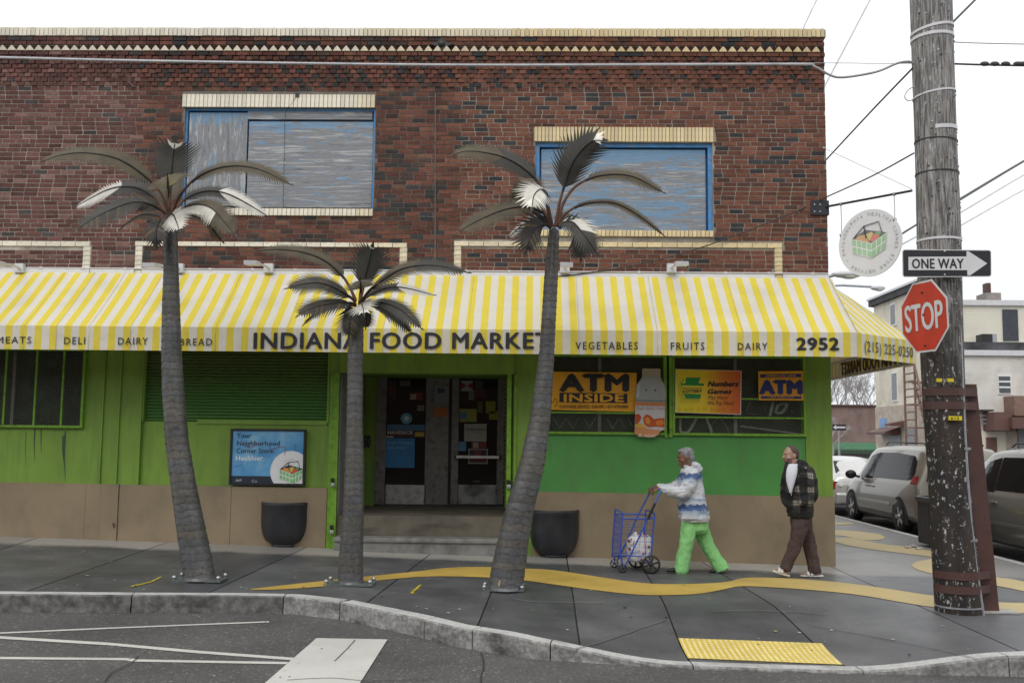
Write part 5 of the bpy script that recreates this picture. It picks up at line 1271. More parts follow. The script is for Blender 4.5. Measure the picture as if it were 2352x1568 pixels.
P3 = [
 dict(px=c_((1130, 930), (1170, 700), (1225, 500), (1280, 330), (1370, 190), (1490, 85), (1590, 80)), dy=[0, .03, .02, -.02, -.05, -.1, -.15], wid=.24, start=.38, face=(0, -1, .2), fold=.15, mats=lambda f, sg: 2 if f > .82 else 0),
 dict(px=c_((1100, 930), (1050, 700), (960, 490), (820, 350), (620, 240), (400, 190), (240, 185), (130, 218)), dy=[0, -.05, -.1, -.12, -.15, -.2, -.2, -.2], wid=.2, start=.36, fold=.65, mats=lambda f, sg: 0 if f < .4 else 1),
 dict(px=c_((1085, 930), (1020, 800), (900, 740), (760, 730), (600, 765), (440, 830), (300, 900), (180, 970)), dy=[0, -.05, -.1, -.15, -.2, -.25, -.3, -.35], wid=.18, start=.14, fold=.7, top=M_leafo),
 dict(px=c_((1160, 920), (1200, 720), (1300, 560), (1430, 470), (1560, 425), (1750, 410), (1940, 450), (2190, 590)), dy=[0, 0, 0, 0, 0, 0, 0, 0], wid=.13, start=.42, fold=.6, top=M_leafo),
 dict(px=c_((1150, 900), (1230, 800), (1380, 710), (1560, 680), (1720, 695), (1880, 770), (2040, 880), (2210, 1025)), dy=[0, -.02, -.05, -.1, -.1, -.1, -.1, -.1], wid=.07, start=.2, fold=.2, top=M_leafo),
 dict(px=c_((1105, 930), (1060, 780), (1045, 660), (1040, 590), (980, 560), (920, 620), (900, 740)), dy=[0, 0, -.1, -.2, -.4, -.55, -.6], wid=.19, start=.42, face=(0, -1, .4), fold=.15, mats=lambda f, sg: 2 if f > .35 or sg > 0 else 0),
 dict(px=c_((1085, 910), (1020, 860), (960, 850), (880, 870), (780, 930), (670, 1030)), dy=[0, .1, .2, .3, .4, .5], wid=.10, start=.2, fold=.4, mats=lambda f, sg: 2 if f > .2 else 0),
 dict(px=c_((1080, 940), (1030, 900), (960, 920), (900, 1000), (860, 1080), (840, 1170)), dy=[0, -.1, -.2, -.3, -.35, -.35], wid=.19, start=.1, fold=.2, top=M_spine, face=(0, -1, 0)),
 dict(px=c_((1170, 930), (1220, 880), (1300, 880), (1380, 960), (1450, 1050), (1540, 1180)), dy=[0, -.2, -.35, -.45, -.5, -.5], wid=.17, start=.12, fold=.35, mats=lambda f, sg: 2 if (sg < 0 and f < .55) else 0),
 dict(px=c_((1170, 940), (1230, 910), (1310, 920), (1360, 1000), (1380, 1120), (1380, 1240)), dy=[0, .05, .1, .12, .12, .12], wid=.17, start=.15, fold=.2, face=(0, -1, 0)),
 dict(px=c_((1160, 920), (1210, 850), (1290, 820), (1370, 850), (1440, 900), (1500, 950)), dy=[0, .2, .35, .5, .6, .65], wid=.17, start=.15, fold=.3, mats=lambda f, sg: 2 if sg > 0 else 1),
 dict(px=c_((1080, 880), (950, 640), (850, 510), (760, 580), (700, 660)), dy=[0, .2, .4, .6, .7], wid=.19, start=.35, fold=.1, face=(0, -1, .2), top=M_leafo)]
palm('tall leaning metal palm sculpture right of the entrance, overlapping the word MARKET', [(535, 1260, 1284), (600, 1254, 1282), (640, 1250, 1281), (720, 1245, 1277), (808, 1239, 1273), (880, 1229, 1269), (964, 1217, 1264), (1069, 1192, 1250), (1175, 1159, 1225), (1250, 1141, 1213), (1301, 1129, 1207), (1352, 1121, 1200)], 0, P3, (.23, .12), (1156, 1355))
# paint chips on the left trunk
t = MB(); M_chip = [flat('d8d8d0'), flat('c8c060'), flat('2a58b0')]; r9 = random.Random(2); Yt = gnd(459, 1333).y - .124
for (u, v) in [(392, 1020), (396, 1040), (399, 1050), (402, 1058), (390, 1055), (404, 1062), (405, 1068), (398, 1075), (402, 1050), (388, 1062), (412, 1092)]:
    c = at(u, v, Yt); t.cur = r9.randint(0, 2); s_ = r9.uniform(.006, .014); t.obox(c + Vector((0, abs(u - 402) * .0012, 0)), (1, r9.uniform(-.2, .2), r9.uniform(-.4, .4)), (0, 1, 0), UPV, s_ * .6, .002, s_)
tag(t.build('sticker_scraps', M_chip, loc=c), 'torn white, yellow and blue sticker scraps on the left palm trunk', 'sticker scraps')
c = at(1155, 1341, gnd(1156, 1355).y - .178); t = MB().obox(c, (1, 0, -.25), (0, 1, 0), (.25, 0, 1), .05, .003, .03); tag(t.build('tan_sticker', flat('b09a78'), loc=c), 'small tan sticker near the foot of the right palm', 'sticker')

# ================================================================== UTILITY POLE, SIGNS, POST
pb_ = gnd(2203, 1404); pb_ = Vector((pb_.x, pb_.y, zs(pb_.x, pb_.y))); YP = pb_.y
def pole_mat():
    m, n, l, b = mk('weathered_pole_wood')
    t = noise_node(n, l, 9, 8, rough=.7, stretch=(5, 5, .35)); r = ramp(n, l, t.outputs['Fac'], [(.36, (.05, .046, .044)), (.48, (.17, .16, .152)), (.60, (.36, .345, .335))])
    t2 = noise_node(n, l, 5, 9, rough=.8, stretch=(3, 3, .7)); r2 = ramp(n, l, t2.outputs['Fac'], [(.56, (0, 0, 0)), (.60, (.9,) * 3)])
    up = mix(n, l, r2.outputs[0], r.outputs[0], (.50, .50, .48))
    t3 = noise_node(n, l, 20, 6, rough=.75, stretch=(1, 1, .6)); r3 = ramp(n, l, t3.outputs['Fac'], [(.585, (0, 0, 0)), (.62, (1, 1, 1))])
    t4 = noise_node(n, l, 2.5, 4, stretch=(2, 2, .4)); r4 = ramp(n, l, t4.outputs['Fac'], [(.4, (.016, .014, .013)), (.65, (.045, .030, .022))])
    dn = mix(n, l, r3.outputs[0], r4.outputs[0], (.55, .55, .54))
    g = n.new('ShaderNodeTexCoord'); sp = n.new('ShaderNodeSeparateXYZ'); l.new(g.outputs['Object'], sp.inputs[0])
    ma = n.new('ShaderNodeMath'); ma.operation = 'MULTIPLY_ADD'; ma.inputs[1].default_value = 1.6; l.new(t.outputs['Fac'], ma.inputs[0]); l.new(sp.outputs['Z'], ma.inputs[2])
    mrn = n.new('ShaderNodeMapRange'); mrn.inputs['From Min'].default_value = 3.1; mrn.inputs['From Max'].default_value = 4.9; l.new(ma.outputs[0], mrn.inputs['Value'])
    l.new(mix(n, l, mrn.outputs[0], dn, up), b.inputs['Base Color']); b.inputs['Roughness'].default_value = .7
    bump(n, l, b, t.outputs['Fac'], .9, .015); return m
PO_ = thing('utility_pole', 'thick weathered wooden utility pole, black and paint-flecked lower down', 'utility pole', pb_)
pe = [(1412, 2152, 2256), (1250, 2142, 2240), (1100, 2134, 2224), (900, 2121, 2214), (700, 2112, 2208), (500, 2108, 2203), (300, 2103, 2194), (150, 2097, 2189), (0, 2092, 2184), (-260, 2082, 2174)]
rings = []; PA = []
for v, a, b in pe:
    p, q = at(a, v, YP), at(b, v, YP); PA.append(((p + q) / 2, (q - p).length / 2))
PA[0] = (Vector((PA[0][0].x, YP, pb_.z - .05)), PA[0][1])
PA.append((PA[-1][0] + (PA[-1][0] - PA[0][0]) * .35, PA[-1][1] * .93))
PC = catmull([Vector((*p, )) for p, r in PA], 6); PR = catmull([Vector((r, 0, 0)) for p, r in PA], 6)
for p, r in zip(PC, PR):
    rings.append([p + Vector((math.cos(a / 40 * 2 * math.pi), math.sin(a / 40 * 2 * math.pi), 0)) * (r.x + .006 * noise.noise(Vector((math.cos(a / 40 * 6.283) * 5, math.sin(a / 40 * 6.283) * 5, p.z * .6)))) for a in range(40)])
MB().loft(rings, True).build('pole_shaft', pole_mat(), PO_)
def pole_at(v):
    z = at(2160, v, YP).z
    for (p, r), (q, s) in zip(zip(PC, PR), list(zip(PC, PR))[1:]):
        if z <= q.z: f = (z - p.z) / (q.z - p.z); return p.lerp(q, f), r.x + (s.x - r.x) * f
    return PC[-1], PR[-1].x
def band(v, w, name, m_, tilt=0, ext=.004, par=None):
    c, r = pole_at(v); hb = w / 2; t = MB(); 
    rg = [[c + Vector((math.cos(a / 32 * 6.2832) * (r + e_), math.sin(a / 32 * 6.2832) * (r + e_), z + tilt * math.cos(a / 32 * 6.2832))) for a in range(32)] for z, e_ in ((-hb, -.01), (-hb, ext + .004), (hb, ext + .004), (hb, -.01))]
    t.loft(rg, False, False); return t.build(name, m_, par or PO_)
band(72, .03, 'strap', M_whitem, .04); band(91, .035, 'strap', M_whitem, .01); band(220, .02, 'strap', M_whitem, .03); band(554, .025, 'strap', M_whitem, .0)
c, r = pole_at(301); t = MB()
for a in range(10):
    a0, a1 = R(-112 + a * 11), R(-101 + a * 11); q = [c + Vector((math.cos(b) * (r + .008), math.sin(b) * (r + .008), z + .012 * (b + 1.0))) for b, z in ((a0, -.022), (a1, -.022), (a1, .022), (a0, .022))]; t.raw(q, [(0, 1, 2, 3)])
t.build('metal_bracket', M_whitem, PO_)
band(328, .012, 'cable_tie', M_black, -.01); band(401, .012, 'cable_tie', M_black, 0); band(1404, .03, 'ground_band', M_galv, 0) if False else None
band(1389, .018, 'metal_band', M_galv, .0)
for (u, v, w, h) in ((2156, 873, 12, 8), (2182, 873, 14, 8), (2193, 960, 30, 10)):
    p, q = at(u - w / 2, v - h / 2, YP - .24), at(u + w / 2, v + h / 2, YP - .24); MB().box(p.x, q.x, YP - .262, YP - .235, q.z, p.z).build('yellow_tag', flat('d6c22a'), PO_)
tx('612', PO_, 2184, 963, 2203, 957, YP - .264, '30301a', .01)
P = []
for v, u in ((640, 2200), (735, 2203), (800, 2207), (900, 2211), (1000, 2216), (1100, 2222), (1200, 2230), (1300, 2241), (1413, 2259)): P.append(at(u, v, YP - .16))
MB().tube(P, .018, 8).build('ground_conduit', M_galv, PO_)
for v in (1030, 1240): 
    c = at(2221 if v == 1030 else 2236, v, YP - .17); MB().obox(c, X, (0, 1, 0), UPV, .035, .02, .014).build('pipe_clamp', M_galv, PO_)
# staples and nails: tiny metal bits
t = MB(); r3_ = random.Random(8)
for i in range(150):
    v = r3_.uniform(20, 1300); c, r = pole_at(v); an = r3_.uniform(-2.9, -.3); p = c + Vector((math.cos(an), math.sin(an), 0)) * (r + .002); nn2 = Vector((math.cos(an), math.sin(an), 0)); t.cur = 0 if r3_.random() < .6 else 1
    t.obox(p, nn2.cross(Vector((0, 0, 1))), nn2, (0, 0, 1), r3_.uniform(.003, .012), .006, r3_.uniform(.002, .008))
o = t.build('staples', [M_black, M_galv], PO_); o['kind'] = 'stuff'
for v, s_ in ((30, .02), (165, -.1), (238, .12), (430, -.1), (565, .1), (705, .05)):
    c, r = pole_at(v); MB().tube([c + Vector((s_, -r + .01, 0)), c + Vector((s_ + .01, -r - .05, .005))], .009, 6).build('bolt', M_galv, PO_)
# loop of wire at the left of the pole
MB().tube([at(u, v, YP) for u, v in smooth_px([(2108, 198), (2088, 205), (2078, 222), (2088, 232), (2108, 222)], 4)], .006, 5).build('wire_loop', M_wirel, PO_)
# brown steel post
q0 = at(2275, 1412, YP - .02); q1 = at(2226, 882, YP - .02)
BP = thing('steel_post', 'leaning brown painted steel post strapped to the right side of the utility pole', 'post', (q0.x, YP + .06, zs(q0.x, YP)))
d_ = (q1 - q0).normalized(); q0b = q0 - d_ * .05
rg = []; w1, w2, dp = .075, .09, .16
sx_ = Vector((1, 0, 0))
MB().prism([q0b - sx_ * .10 + Vector((0, -.0, 0)), q0b + sx_ * .075, q1 + sx_ * .055, q1 - sx_ * .12], (0, .02, 0)).prism([q0b + sx_ * .075, q0b + sx_ * .10, q1 + sx_ * .08, q1 + sx_ * .055], (0, .2, 0)).prism([q0b - sx_ * .10 + Vector((0, .021, 0)), q0b - sx_ * .085 + Vector((0, .021, 0)), q1 - sx_ * .105 + Vector((0, .021, 0)), q1 - sx_ * .12 + Vector((0, .021, 0))], (0, .18, 0)).build('channel', M_rust, BP)
for v in (903, 934, 1318, 1350):
    c, r = pole_at(v - 2); ul = 2245 if v < 1000 else 2275
    t = MB(); zc_ = c.z; h = .042; pts = []
    for a in range(17): an = math.pi * (1.02 + a / 16 * .78); pts.append(Vector((c.x + (r + .010) * math.cos(an), c.y + (r + .010) * math.sin(an), zc_)))
    pts.append(at(ul, v, YP - .045)); pts[-1].z = zc_
    for p, q in zip(pts, pts[1:]): t.raw([p + Vector((0, 0, -h)), q + Vector((0, 0, -h)), q + Vector((0, 0, h)), p + Vector((0, 0, h))], [(0, 1, 2, 3)])
    t.build('strap_band', M_rust, BP)
MB().obox((q0.x + .02, YP, zs(q0.x, YP) + .01), X, (0, 1, 0), UPV, .26, .12, .008).build('foot_pad', mat('pale_mortar_pad', (.35, .34, .32), .8), BP)
# ONE WAY sign
Yo = YP - .33
tl, tr_, br, bl = [at(u, v, Yo) for u, v in ((2072, 572.5), (2277, 574), (2277.5, 635.5), (2073, 636.5))]
OW = thing('one_way_sign', 'black and white ONE WAY arrow sign pointing right on the utility pole', 'road sign', ((tl.x + tr_.x) / 2, Yo, bl.z))
def rr_poly(tl, tr_, br, bl, inset, rad, Yoff):
    # rounded quad
    cs = [bl, br, tr_, tl]; o = []
    c0 = (tl + tr_ + br + bl) / 4
    W_ = (tr_ - tl).length; H_ = (tl - bl).length
    for i, (sx2, sz2) in enumerate(((-1, -1), (1, -1), (1, 1), (-1, 1))):
        for k_ in range(6):
            an = math.pi + i * math.pi / 2 + k_ / 5 * math.pi / 2
            x = sx2 * (W_ / 2 - inset - rad) + rad * math.cos(an); z = sz2 * (H_ / 2 - inset - rad) + rad * math.sin(an)
            fx, fz = x / W_ + .5, z / H_ + .5
            p = bl.lerp(br, fx).lerp(tl.lerp(tr_, fx), fz); o.append(p + Vector((0, Yoff, 0)))
    return o
M_signw = mat('sign_white', (.66, .66, .67), .35, var=.05, bp=0); M_signk = mat('sign_black', (.02, .021, .026), .35, var=.15, bp=0)
MB().prism(rr_poly(tl, tr_, br, bl, 0, .03, 0), (0, .004, 0)).build('sign_plate', M_signw, OW); MB().prism(rr_poly(tl, tr_, br, bl, .009, .024, -.002), (0, .0015, 0)).build('sign_border', M_signk, OW)
def ZO(x, y): return (1800.8 + x * .4102, y * .4102)
MB().prism([at(*ZO(*p), Yo - .005) for p in ((697, 1438), (1022, 1436), (1022, 1405), (1035, 1408), (1138, 1475), (1040, 1543), (1027, 1541), (1026, 1512), (697, 1512))], (0, .0015, 0)).build('arrow', M_signw, OW)
tx('ONE WAY', OW, ZO(718, 0)[0], ZO(0, 1502)[1], ZO(1006, 0)[0], ZO(0, 1448)[1], Yo - .0075, M_signk, .012)
for p in ((2170, 577), (2170, 631)): c = at(*p, Yo - .006); MB().ball(c, (.012, .006, .012), 8, 6).build('sign_bolt', M_galv, OW)
MB().box(at(2165, 600, YP).x - .02, at(2165, 600, YP).x + .02, Yo + .0045, YP - .20, at(2165, 615, Yo).z, at(2165, 590, Yo).z).build('sign_bracket', M_galv, OW)
# STOP sign
cS = at(2122, 727, YP - .33); angS = R(74); axS = Vector((math.cos(angS), -math.sin(angS), 0)); axS = (axS + Vector((0, 0, .0))).normalized(); upS = Vector((-.035, 0, 1)).normalized(); upS = (upS - axS * upS.dot(axS)).normalized(); nS = axS.cross(upS); nS = nS if nS.y < 0 else -nS
STP = thing('stop_sign', 'red octagonal STOP sign turned towards the side street on the utility pole', 'road sign', cS)
def octa(r, off): return [cS + (axS * math.cos(R(22.5 + 45 * k_)) + upS * math.sin(R(22.5 + 45 * k_))) * r + nS * off for k_ in range(8)]
RS = .412
MB().prism(octa(RS, 0), -nS * .004).build('sign_plate', M_signw, STP); MB().prism(octa(RS - .022, .002), -nS * .0015).build('sign_face', mat('sign_red', (.55, .045, .025), .4, var=.1, bp=0), STP)
text3('STOP', 'lettering', M_signw, STP, cS - axS * .305 - upS * .14 + nS * .004, axS, upS, .61, .285, .012, depth=.002, space=1.0)
for k_ in (.26, 0.02, -.31): MB().ball(cS + upS * k_ + nS * .006, .012, 8, 6).build('sign_bolt', M_black, STP)
MB().tube([cS - nS * .005, cS - nS * .05 + Vector((.05, .1, 0)), (pole_at(727)[0].x - .05, YP - .19, cS.z)], .015, 6).build('sign_bracket', M_galv, STP)
# hanging round sign with bracket
pl0, pl1 = at(1862, 461, -.012), at(1894, 494, -.012)
BR = thing('sign_bracket_arm', 'dark steel plate and slanted arm at the brick corner that carries the round sign', 'bracket', (pl1.x, 0, (pl0.z + pl1.z) / 2))
MB().box(pl0.x, XC + .004, -.03, -.012, pl1.z, pl0.z).box(XC + .005, XC + .02, -.03, .18, pl1.z, pl0.z).build('mounting_plate', mat('slate_steel', (.035, .04, .05), .4, metal=.3), BR)
for u, v in ((1871, 470), (1884, 470), (1871, 486), (1884, 486)): c = at(u, v, -.035); MB().ball(c, (.014, .008, .014), 8, 6).build('bolt', M_galv, BR)
bA = at(1897, 475, -.03); bB = at(2095, 438, -1.0); bB.z = bA.z; k_ = (CAM.y + 0)
# keep the arm level: its far end lies on the pixel ray at the height of the plate
d = ray(2095, 438); tt = (bA.z - CAM.z) / d.z; bB = CAM + d * tt
MB().tube([bA, bB], .017, 8).build('arm', M_black, BR)
gw = at(1892, 340, -.01); MB().tube([gw, bB + Vector((0, 0, .02))], .004, 4).ball(gw, .02, 6, 5).build('guy_wire', M_wirel, BR)
arm_d = (bB - bA).normalized(); cR = bA + arm_d * .0; 
def armp(f): return bA.lerp(bB, f)
# centre of disc: on the ray through (1998,558) in the vertical plane of the arm
nA = arm_d.cross(Vector((0, 0, 1))).normalized(); d = ray(1998, 558); tt = (bA - CAM).dot(nA) / d.dot(nA); cR = CAM + d * tt
rR = (at(1998, 481, cR.y).z - at(1998, 635, cR.y).z) / 2
RSn = thing('round_hanging_sign', 'round white hanging sign with a green shopping basket emblem', 'sign', cR)
nR = nA if nA.y < 0 else -nA; axR = Vector((0, 0, 1)).cross(nR); axR = axR if axR.x > 0 else -axR; upR = Vector((0, 0, 1))
MB().prism([cR + (axR * math.cos(a / 48 * 6.28319) + upR * math.sin(a / 48 * 6.28319)) * rR - nR * .01 for a in range(48)], nR * .02).build('disc', mat('sign_pale_grey', (.78, .78, .80), .4, var=.04, bp=0), RSn)
basket(RSn, cR + nR * .012 + upR * .0, axR, upR, .53, nR, True)
ring_s = 'PHILADELPHIA HEALTHY CORNER STORE NETWORK • '
a0 = R(196); 
for i, ch in enumerate(ring_s):
    if ch == ' ': continue
    an = a0 - i / len(ring_s) * 2 * math.pi; rad = Vector((math.cos(an), 0, math.sin(an))); tan_ = Vector((math.sin(an), 0, -math.cos(an)))
    RD = axR * math.cos(an) + upR * math.sin(an); TD = axR * math.sin(an) - upR * math.cos(an)
    if ch == '•': MB().ball(cR + RD * rR * .84 + nR * .012, .008, 6, 4).build('lettering', flat('9a9a9e'), RSn); continue
    w = .034 if ch not in 'I' else .008
    text3(ch, 'lettering', flat('aaaaae'), RSn, cR + RD * rR * .805 - TD * w / 2 + nR * .0125, TD, RD, w, .045, .0)
for u in (1932, 2055):
    d = ray(u, 500); tt = (bA - CAM).dot(nA) / d.dot(nA); q = CAM + d * tt; top_ = armp(((q - bA).dot(arm_d)) / (bB - bA).length); dx = (top_ - cR).dot(axR); zb3 = cR.z + math.sqrt(max(0, rR ** 2 - dx ** 2)) + .0
    low = Vector((top_.x, top_.y, zb3 - .02)); MB().tube([top_ + Vector((0, 0, -.02)), top_.lerp(low, .5) + Vector((.004, 0, 0)), low], .006, 5).ball(top_, (.028, .028, .028), 8, 6).ball(low + Vector((0, 0, .0)), (.03, .012, .03), 8, 6).build('hanger_chain', M_galv, RSn)
# ================================================================== WIRES
def wire(px, Y, r_, m_, lab, name='overhead_wire', k_=5, cat='wire', group=None):
    if not hasattr(Y, '__len__'): Y = [Y] * len(px)
    P = catmull([at(u, v, y) for (u, v), y in zip(px, Y)], k_); o = MB().tube(P, r_, 6).build(name, m_, loc=P[0]); return tag(o, lab, cat, group)
wire([(-160, 130), (0, 133), (350, 141), (1000, 150), (1500, 149.5), (1835, 148.5), (1870, 153), (1905, 172), (1930, 178), (1975, 173), (2020, 163), (2060, 146), (2085, 142), (2098, 145)], YP, .014, mat('lashed_cable', (.40, .40, .42), .45, metal=.2, bp=0), 'thick silver cable crossing the whole brick front to the utility pole')
wire([(-160, 127), (0, 130), (350, 138), (1000, 147), (1835, 145), (2000, 146), (2098, 146)], YP, .004, M_wirel, 'thin strand wire running just above the thick silver cable')
wire([(2097, 156), (2000, 257), (1893, 372), (1860, 407)], [YP, -1.6, .3, .8], .011, M_wire, 'dark wire falling from the pole to the side of the brick building, steepest of them')
wire([(2099, 352), (2000, 406), (1895, 454), (1800, 497), (1600, 572), (1420, 616), (1238, 640)], [YP, -1.7, -.1, -.08, -.06, -.05, -.04], .009, M_wire, 'dark wire slanting from the pole across the lower right brickwork')
wire([(2352 + 60, 340), (2352, 370), (2203, 459)], [14, 12, 7], .03, M_wire, 'thick brown wire rising to the right beyond the pole')
wire([(2110, 513), (2070, 538), (1990, 590)], [6, 5, 4], .02, M_wire, 'brown wire seen between the round sign and the pole')
wire([(2412, 375), (2352, 402), (2203, 490), (2070, 562)], [18, 16, 10, 6], .016, M_wirel, 'upper of the two thin pale wires right of the pole')
wire([(2412, 409), (2352, 436), (2203, 520)], [18, 16, 10], .014, M_wirel, 'lower of the two thin pale wires right of the pole')
wire([(2186, 54), (2215, 25), (2260, -20)], [YP, YP + .4, YP + 1], .013, M_wire, 'black wire leaving the top of the pole to the upper right')
wire([(2190, 97), (2270, 100), (2420, 103)], YP, .006, M_wirel, 'thin wire leaving the pole level at the upper right')
wire([(2190, 147), (2290, 150), (2420, 152)], YP, .011, M_wire, 'level cable with dark splice lumps right of the pole')
t = MB()
for u in (2262, 2285, 2310, 2338, 2350): c = at(u, 147, YP); t.ball(c, (.055, .025, .028), 8, 6)
tag(t.build('cable_splice', M_wire, loc=c), 'dark lumpy splice case on the level cable at the right edge', 'splice')
wire([(2010, -25), (1998, 0), (1950, 92), (1893, 200), (1880, 225)], [20] * 5, .03, mat('faint_wire', (.62, .63, .64), .5, bp=0), 'faint pale wire beside the top right corner of the brick building')
wire([(1885, -20), (1870, 12), (1850, 54), (1835, 90)], [20] * 4, .025, MT['faint_wire'], 'short faint wire above the right end of the parapet')
# ================================================================== PEOPLE
def fuse(mb, name, m, parent, vox=.008, smooth=4, disp=None, facecol=None, mats=None):
    me = bpy.data.meshes.new('tmpf'); o0 = ORG[parent.name]; me.from_pydata([p - o0 for p in mb.v], [], mb.f); me.update()
    bm = bmesh.new(); bm.from_mesh(me); bmesh.ops.recalc_face_normals(bm, faces=list(bm.faces)); bm.to_mesh(me); bm.free()
    o = bpy.data.objects.new('tmpf', me); col.objects.link(o)
    r = o.modifiers.new('r', 'REMESH'); r.mode = 'VOXEL'; r.voxel_size = vox
    if smooth: s_ = o.modifiers.new('s', 'SMOOTH'); s_.iterations = smooth; s_.factor = .6
    bpy.context.view_layer.update(); dg = bpy.context.evaluated_depsgraph_get(); me2 = bpy.data.meshes.new_from_object(o.evaluated_get(dg)); bpy.data.objects.remove(o); bpy.data.meshes.remove(me)
    me2.name = name
    if disp:
        for v in me2.vertices:
            v.co = v.co + v.normal * disp(v.co)
    me2.materials.clear()
    for mm in (m if isinstance(m, list) else [m]): me2.materials.append(mm)
    if facecol:
        for p in me2.polygons: p.material_index = facecol(p.center + o0)
    me2.polygons.foreach_set('use_smooth', [True] * len(me2.polygons))
    o = bpy.data.objects.new(name, me2); col.objects.link(o); o.parent = parent; ORG[o.name] = o0; return o
def ell_ring(c, ax, ay, rx, ry, n=16, sq=1.0):
    o = []
    for k_ in range(n):
        a = 2 * math.pi * k_ / n; cx, sy = math.cos(a), math.sin(a)
        cx = math.copysign(abs(cx) ** sq, cx); sy = math.copysign(abs(sy) ** sq, sy); o.append(Vector(c) + Vector(ax) * rx * cx + Vector(ay) * ry * sy)
    return o
def limb(mb, pts, rads, n=14):
    P = catmull([Vector(p) for p in pts], 5); Rr = catmull([Vector((r if not hasattr(r, '__len__') else r[0], r if not hasattr(r, '__len__') else r[1], 0)) for r in rads], 5); rings = []
    for i, (p, r) in enumerate(zip(P, Rr)):
        t = (P[min(i + 1, len(P) - 1)] - P[max(0, i - 1)]).normalized(); b = Vector((0, 1, 0)); a = t.cross(b)
        if a.length < .2: a = Vector((1, 0, 0))
        a.normalize(); b = a.cross(t).normalized(); rings.append(ell_ring(p, a, b, r.x, r.y, n))
    mb.loft(rings, True); mb.ball(P[0], min(Rr[0].x, Rr[0].y) * .98, 12, 8); mb.ball(P[-1], min(Rr[-1].x, Rr[-1].y) * .98, 12, 8); return mb
def hand(mb, wrist, dirv, palmn, thumbv, curl=.5, s=1.0):
    """palm and five fingers: dirv points along the fingers, palmn out of the back of the hand"""
    d = Vector(dirv).normalized(); n_ = Vector(palmn).normalized(); w = d.cross(n_).normalized()
    if w.dot(Vector(thumbv)) < 0: w = -w
    c = Vector(wrist)
    mb.loft([ell_ring(c + d * a * s, w, n_, b * s, e_ * s, 12) for a, b, e_ in ((0, .026, .019), (.03, .034, .018), (.06, .041, .016), (.088, .040, .013))], True)
    for i, (off, ln) in enumerate(((.030, .066), (.011, .075), (-.009, .070), (-.028, .056))):
        p = c + d * .078 * s + w * off * s; pts = [p]; dd = d.copy()
        for k_, sg in enumerate((.45, .32, .25)):
            ang = -curl * (.7 + .35 * k_); dd = (dd * math.cos(ang) + n_ * math.sin(ang)).normalized(); pts.append(pts[-1] + dd * ln * sg * s)
        mb.tube(pts, [.0095 * s, .0092 * s, .0085 * s, .007 * s], 8); mb.ball(pts[-1], .007 * s, 8, 6)
    p = c + d * .022 * s + w * .026 * s; q = p + (w * .6 + d * .6).normalized() * .035 * s; e_ = q + (d * .75 - n_ * .7 * curl * 1.2 + w * .12).normalized() * .032 * s
    mb.tube([p, q, e_], [.013 * s, .011 * s, .008 * s], 8); mb.ball(e_, .008 * s, 8, 6)
def head(mb, c, fwd, s=1.0, chin=.0):
    """c centre of the skull at eye height, fwd facing direction"""
    f = Vector(fwd).normalized(); up = Vector((0, 0, 1)); up = (up - f * up.dot(f)).normalized(); w = up.cross(f)
    P = lambda x, y, z: Vector(c) + (f * x + w * y + up * z) * s
    rot = Matrix((f, w, up)).transposed()
    mb.ball(P(-.018, 0, .030), (.096 * s, .074 * s, .088 * s), 20, 14, rot)            # cranium
    mb.loft([ell_ring(P(x, 0, z), f * s, w * s, a, b, 18) for x, z, a, b in ((.0, .045, .085, .068), (.008, .0, .084, .067), (.016, -.04, .070, .060), (.026, -.075, .054, .048), (.036, -.100, .036, .033), (.04, -.112, .018, .018))], True)
    mb.loft([ell_ring(P(x, 0, z), f * s, w * s, a, b, 10) for x, z, a, b in ((.080, .016, .014, .008), (.092, -.002, .014, .010), (.102, -.024, .016, .014), (.094, -.036, .014, .015))], True)   # nose
    mb.ball(P(.080, 0, .024), (.016 * s, .050 * s, .010 * s), 12, 8, rot)          # brow
    mb.ball(P(.080, 0, -.060), (.015 * s, .026 * s, .007 * s), 10, 6, rot); mb.ball(P(.078, 0, -.074), (.015 * s, .024 * s, .008 * s), 10, 6, rot)   # lips
    mb.ball(P(.064, 0, -.098), (.022 * s, .024 * s, .016 * s), 10, 8, rot)          # chin
    for sg in (1, -1):
        mb.ball(P(.050, sg * .045, -.030), (.030 * s, .022 * s, .026 * s), 10, 8, rot)    # cheek
        mb.ball(P(-.012, sg * .074, -.012), (.018 * s, .010 * s, .032 * s), 10, 8, rot); mb.ball(P(-.018, sg * .080, -.004), (.016 * s, .007 * s, .020 * s), 10, 8, rot)   # ear
    return P
def eyes(P, s, parent, mskin):
    for sg in (1, -1):
        MB().ball(P(.0725, sg * .030, .004), .0105 * s, 10, 8).build('eye', flat('a89a90', .3), parent); MB().ball(P(.0785, sg * .031, .004), .0062 * s, 8, 6).build('iris', flat('1c1210', .2), parent)
        m_ = MB(); m_.tube([P(.083, sg * .014, .024), P(.088, sg * .030, .030), P(.074, sg * .048, .024)], .0035 * s, 5); m_.build('eyebrow', flat('4a4442'), parent)
def skin(name, c):
    m, n, l, b = mk(name); t = noise_node(n, l, 14, 5); r = ramp(n, l, t.outputs['Fac'], [(.3, tuple(x * .82 for x in c)), (.7, c)]); l.new(r.outputs[0], b.inputs['Base Color']); b.inputs['Roughness'].default_value = .5
    bump(n, l, b, noise_node(n, l, 90, 3).outputs['Fac'], .2, .002); return m
def fold_disp(sc_, amp, st=(1, 1, 1), seed=0):
    return lambda p: amp * (noise.noise(Vector((p.x * sc_ * st[0] + seed, p.y * sc_ * st[1], p.z * sc_ * st[2]))) + .5 * noise.noise(Vector((p.x * sc_ * 2.3 * st[0], p.y * sc_ * 2.3 * st[1] + seed, p.z * sc_ * 2.3 * st[2]))))
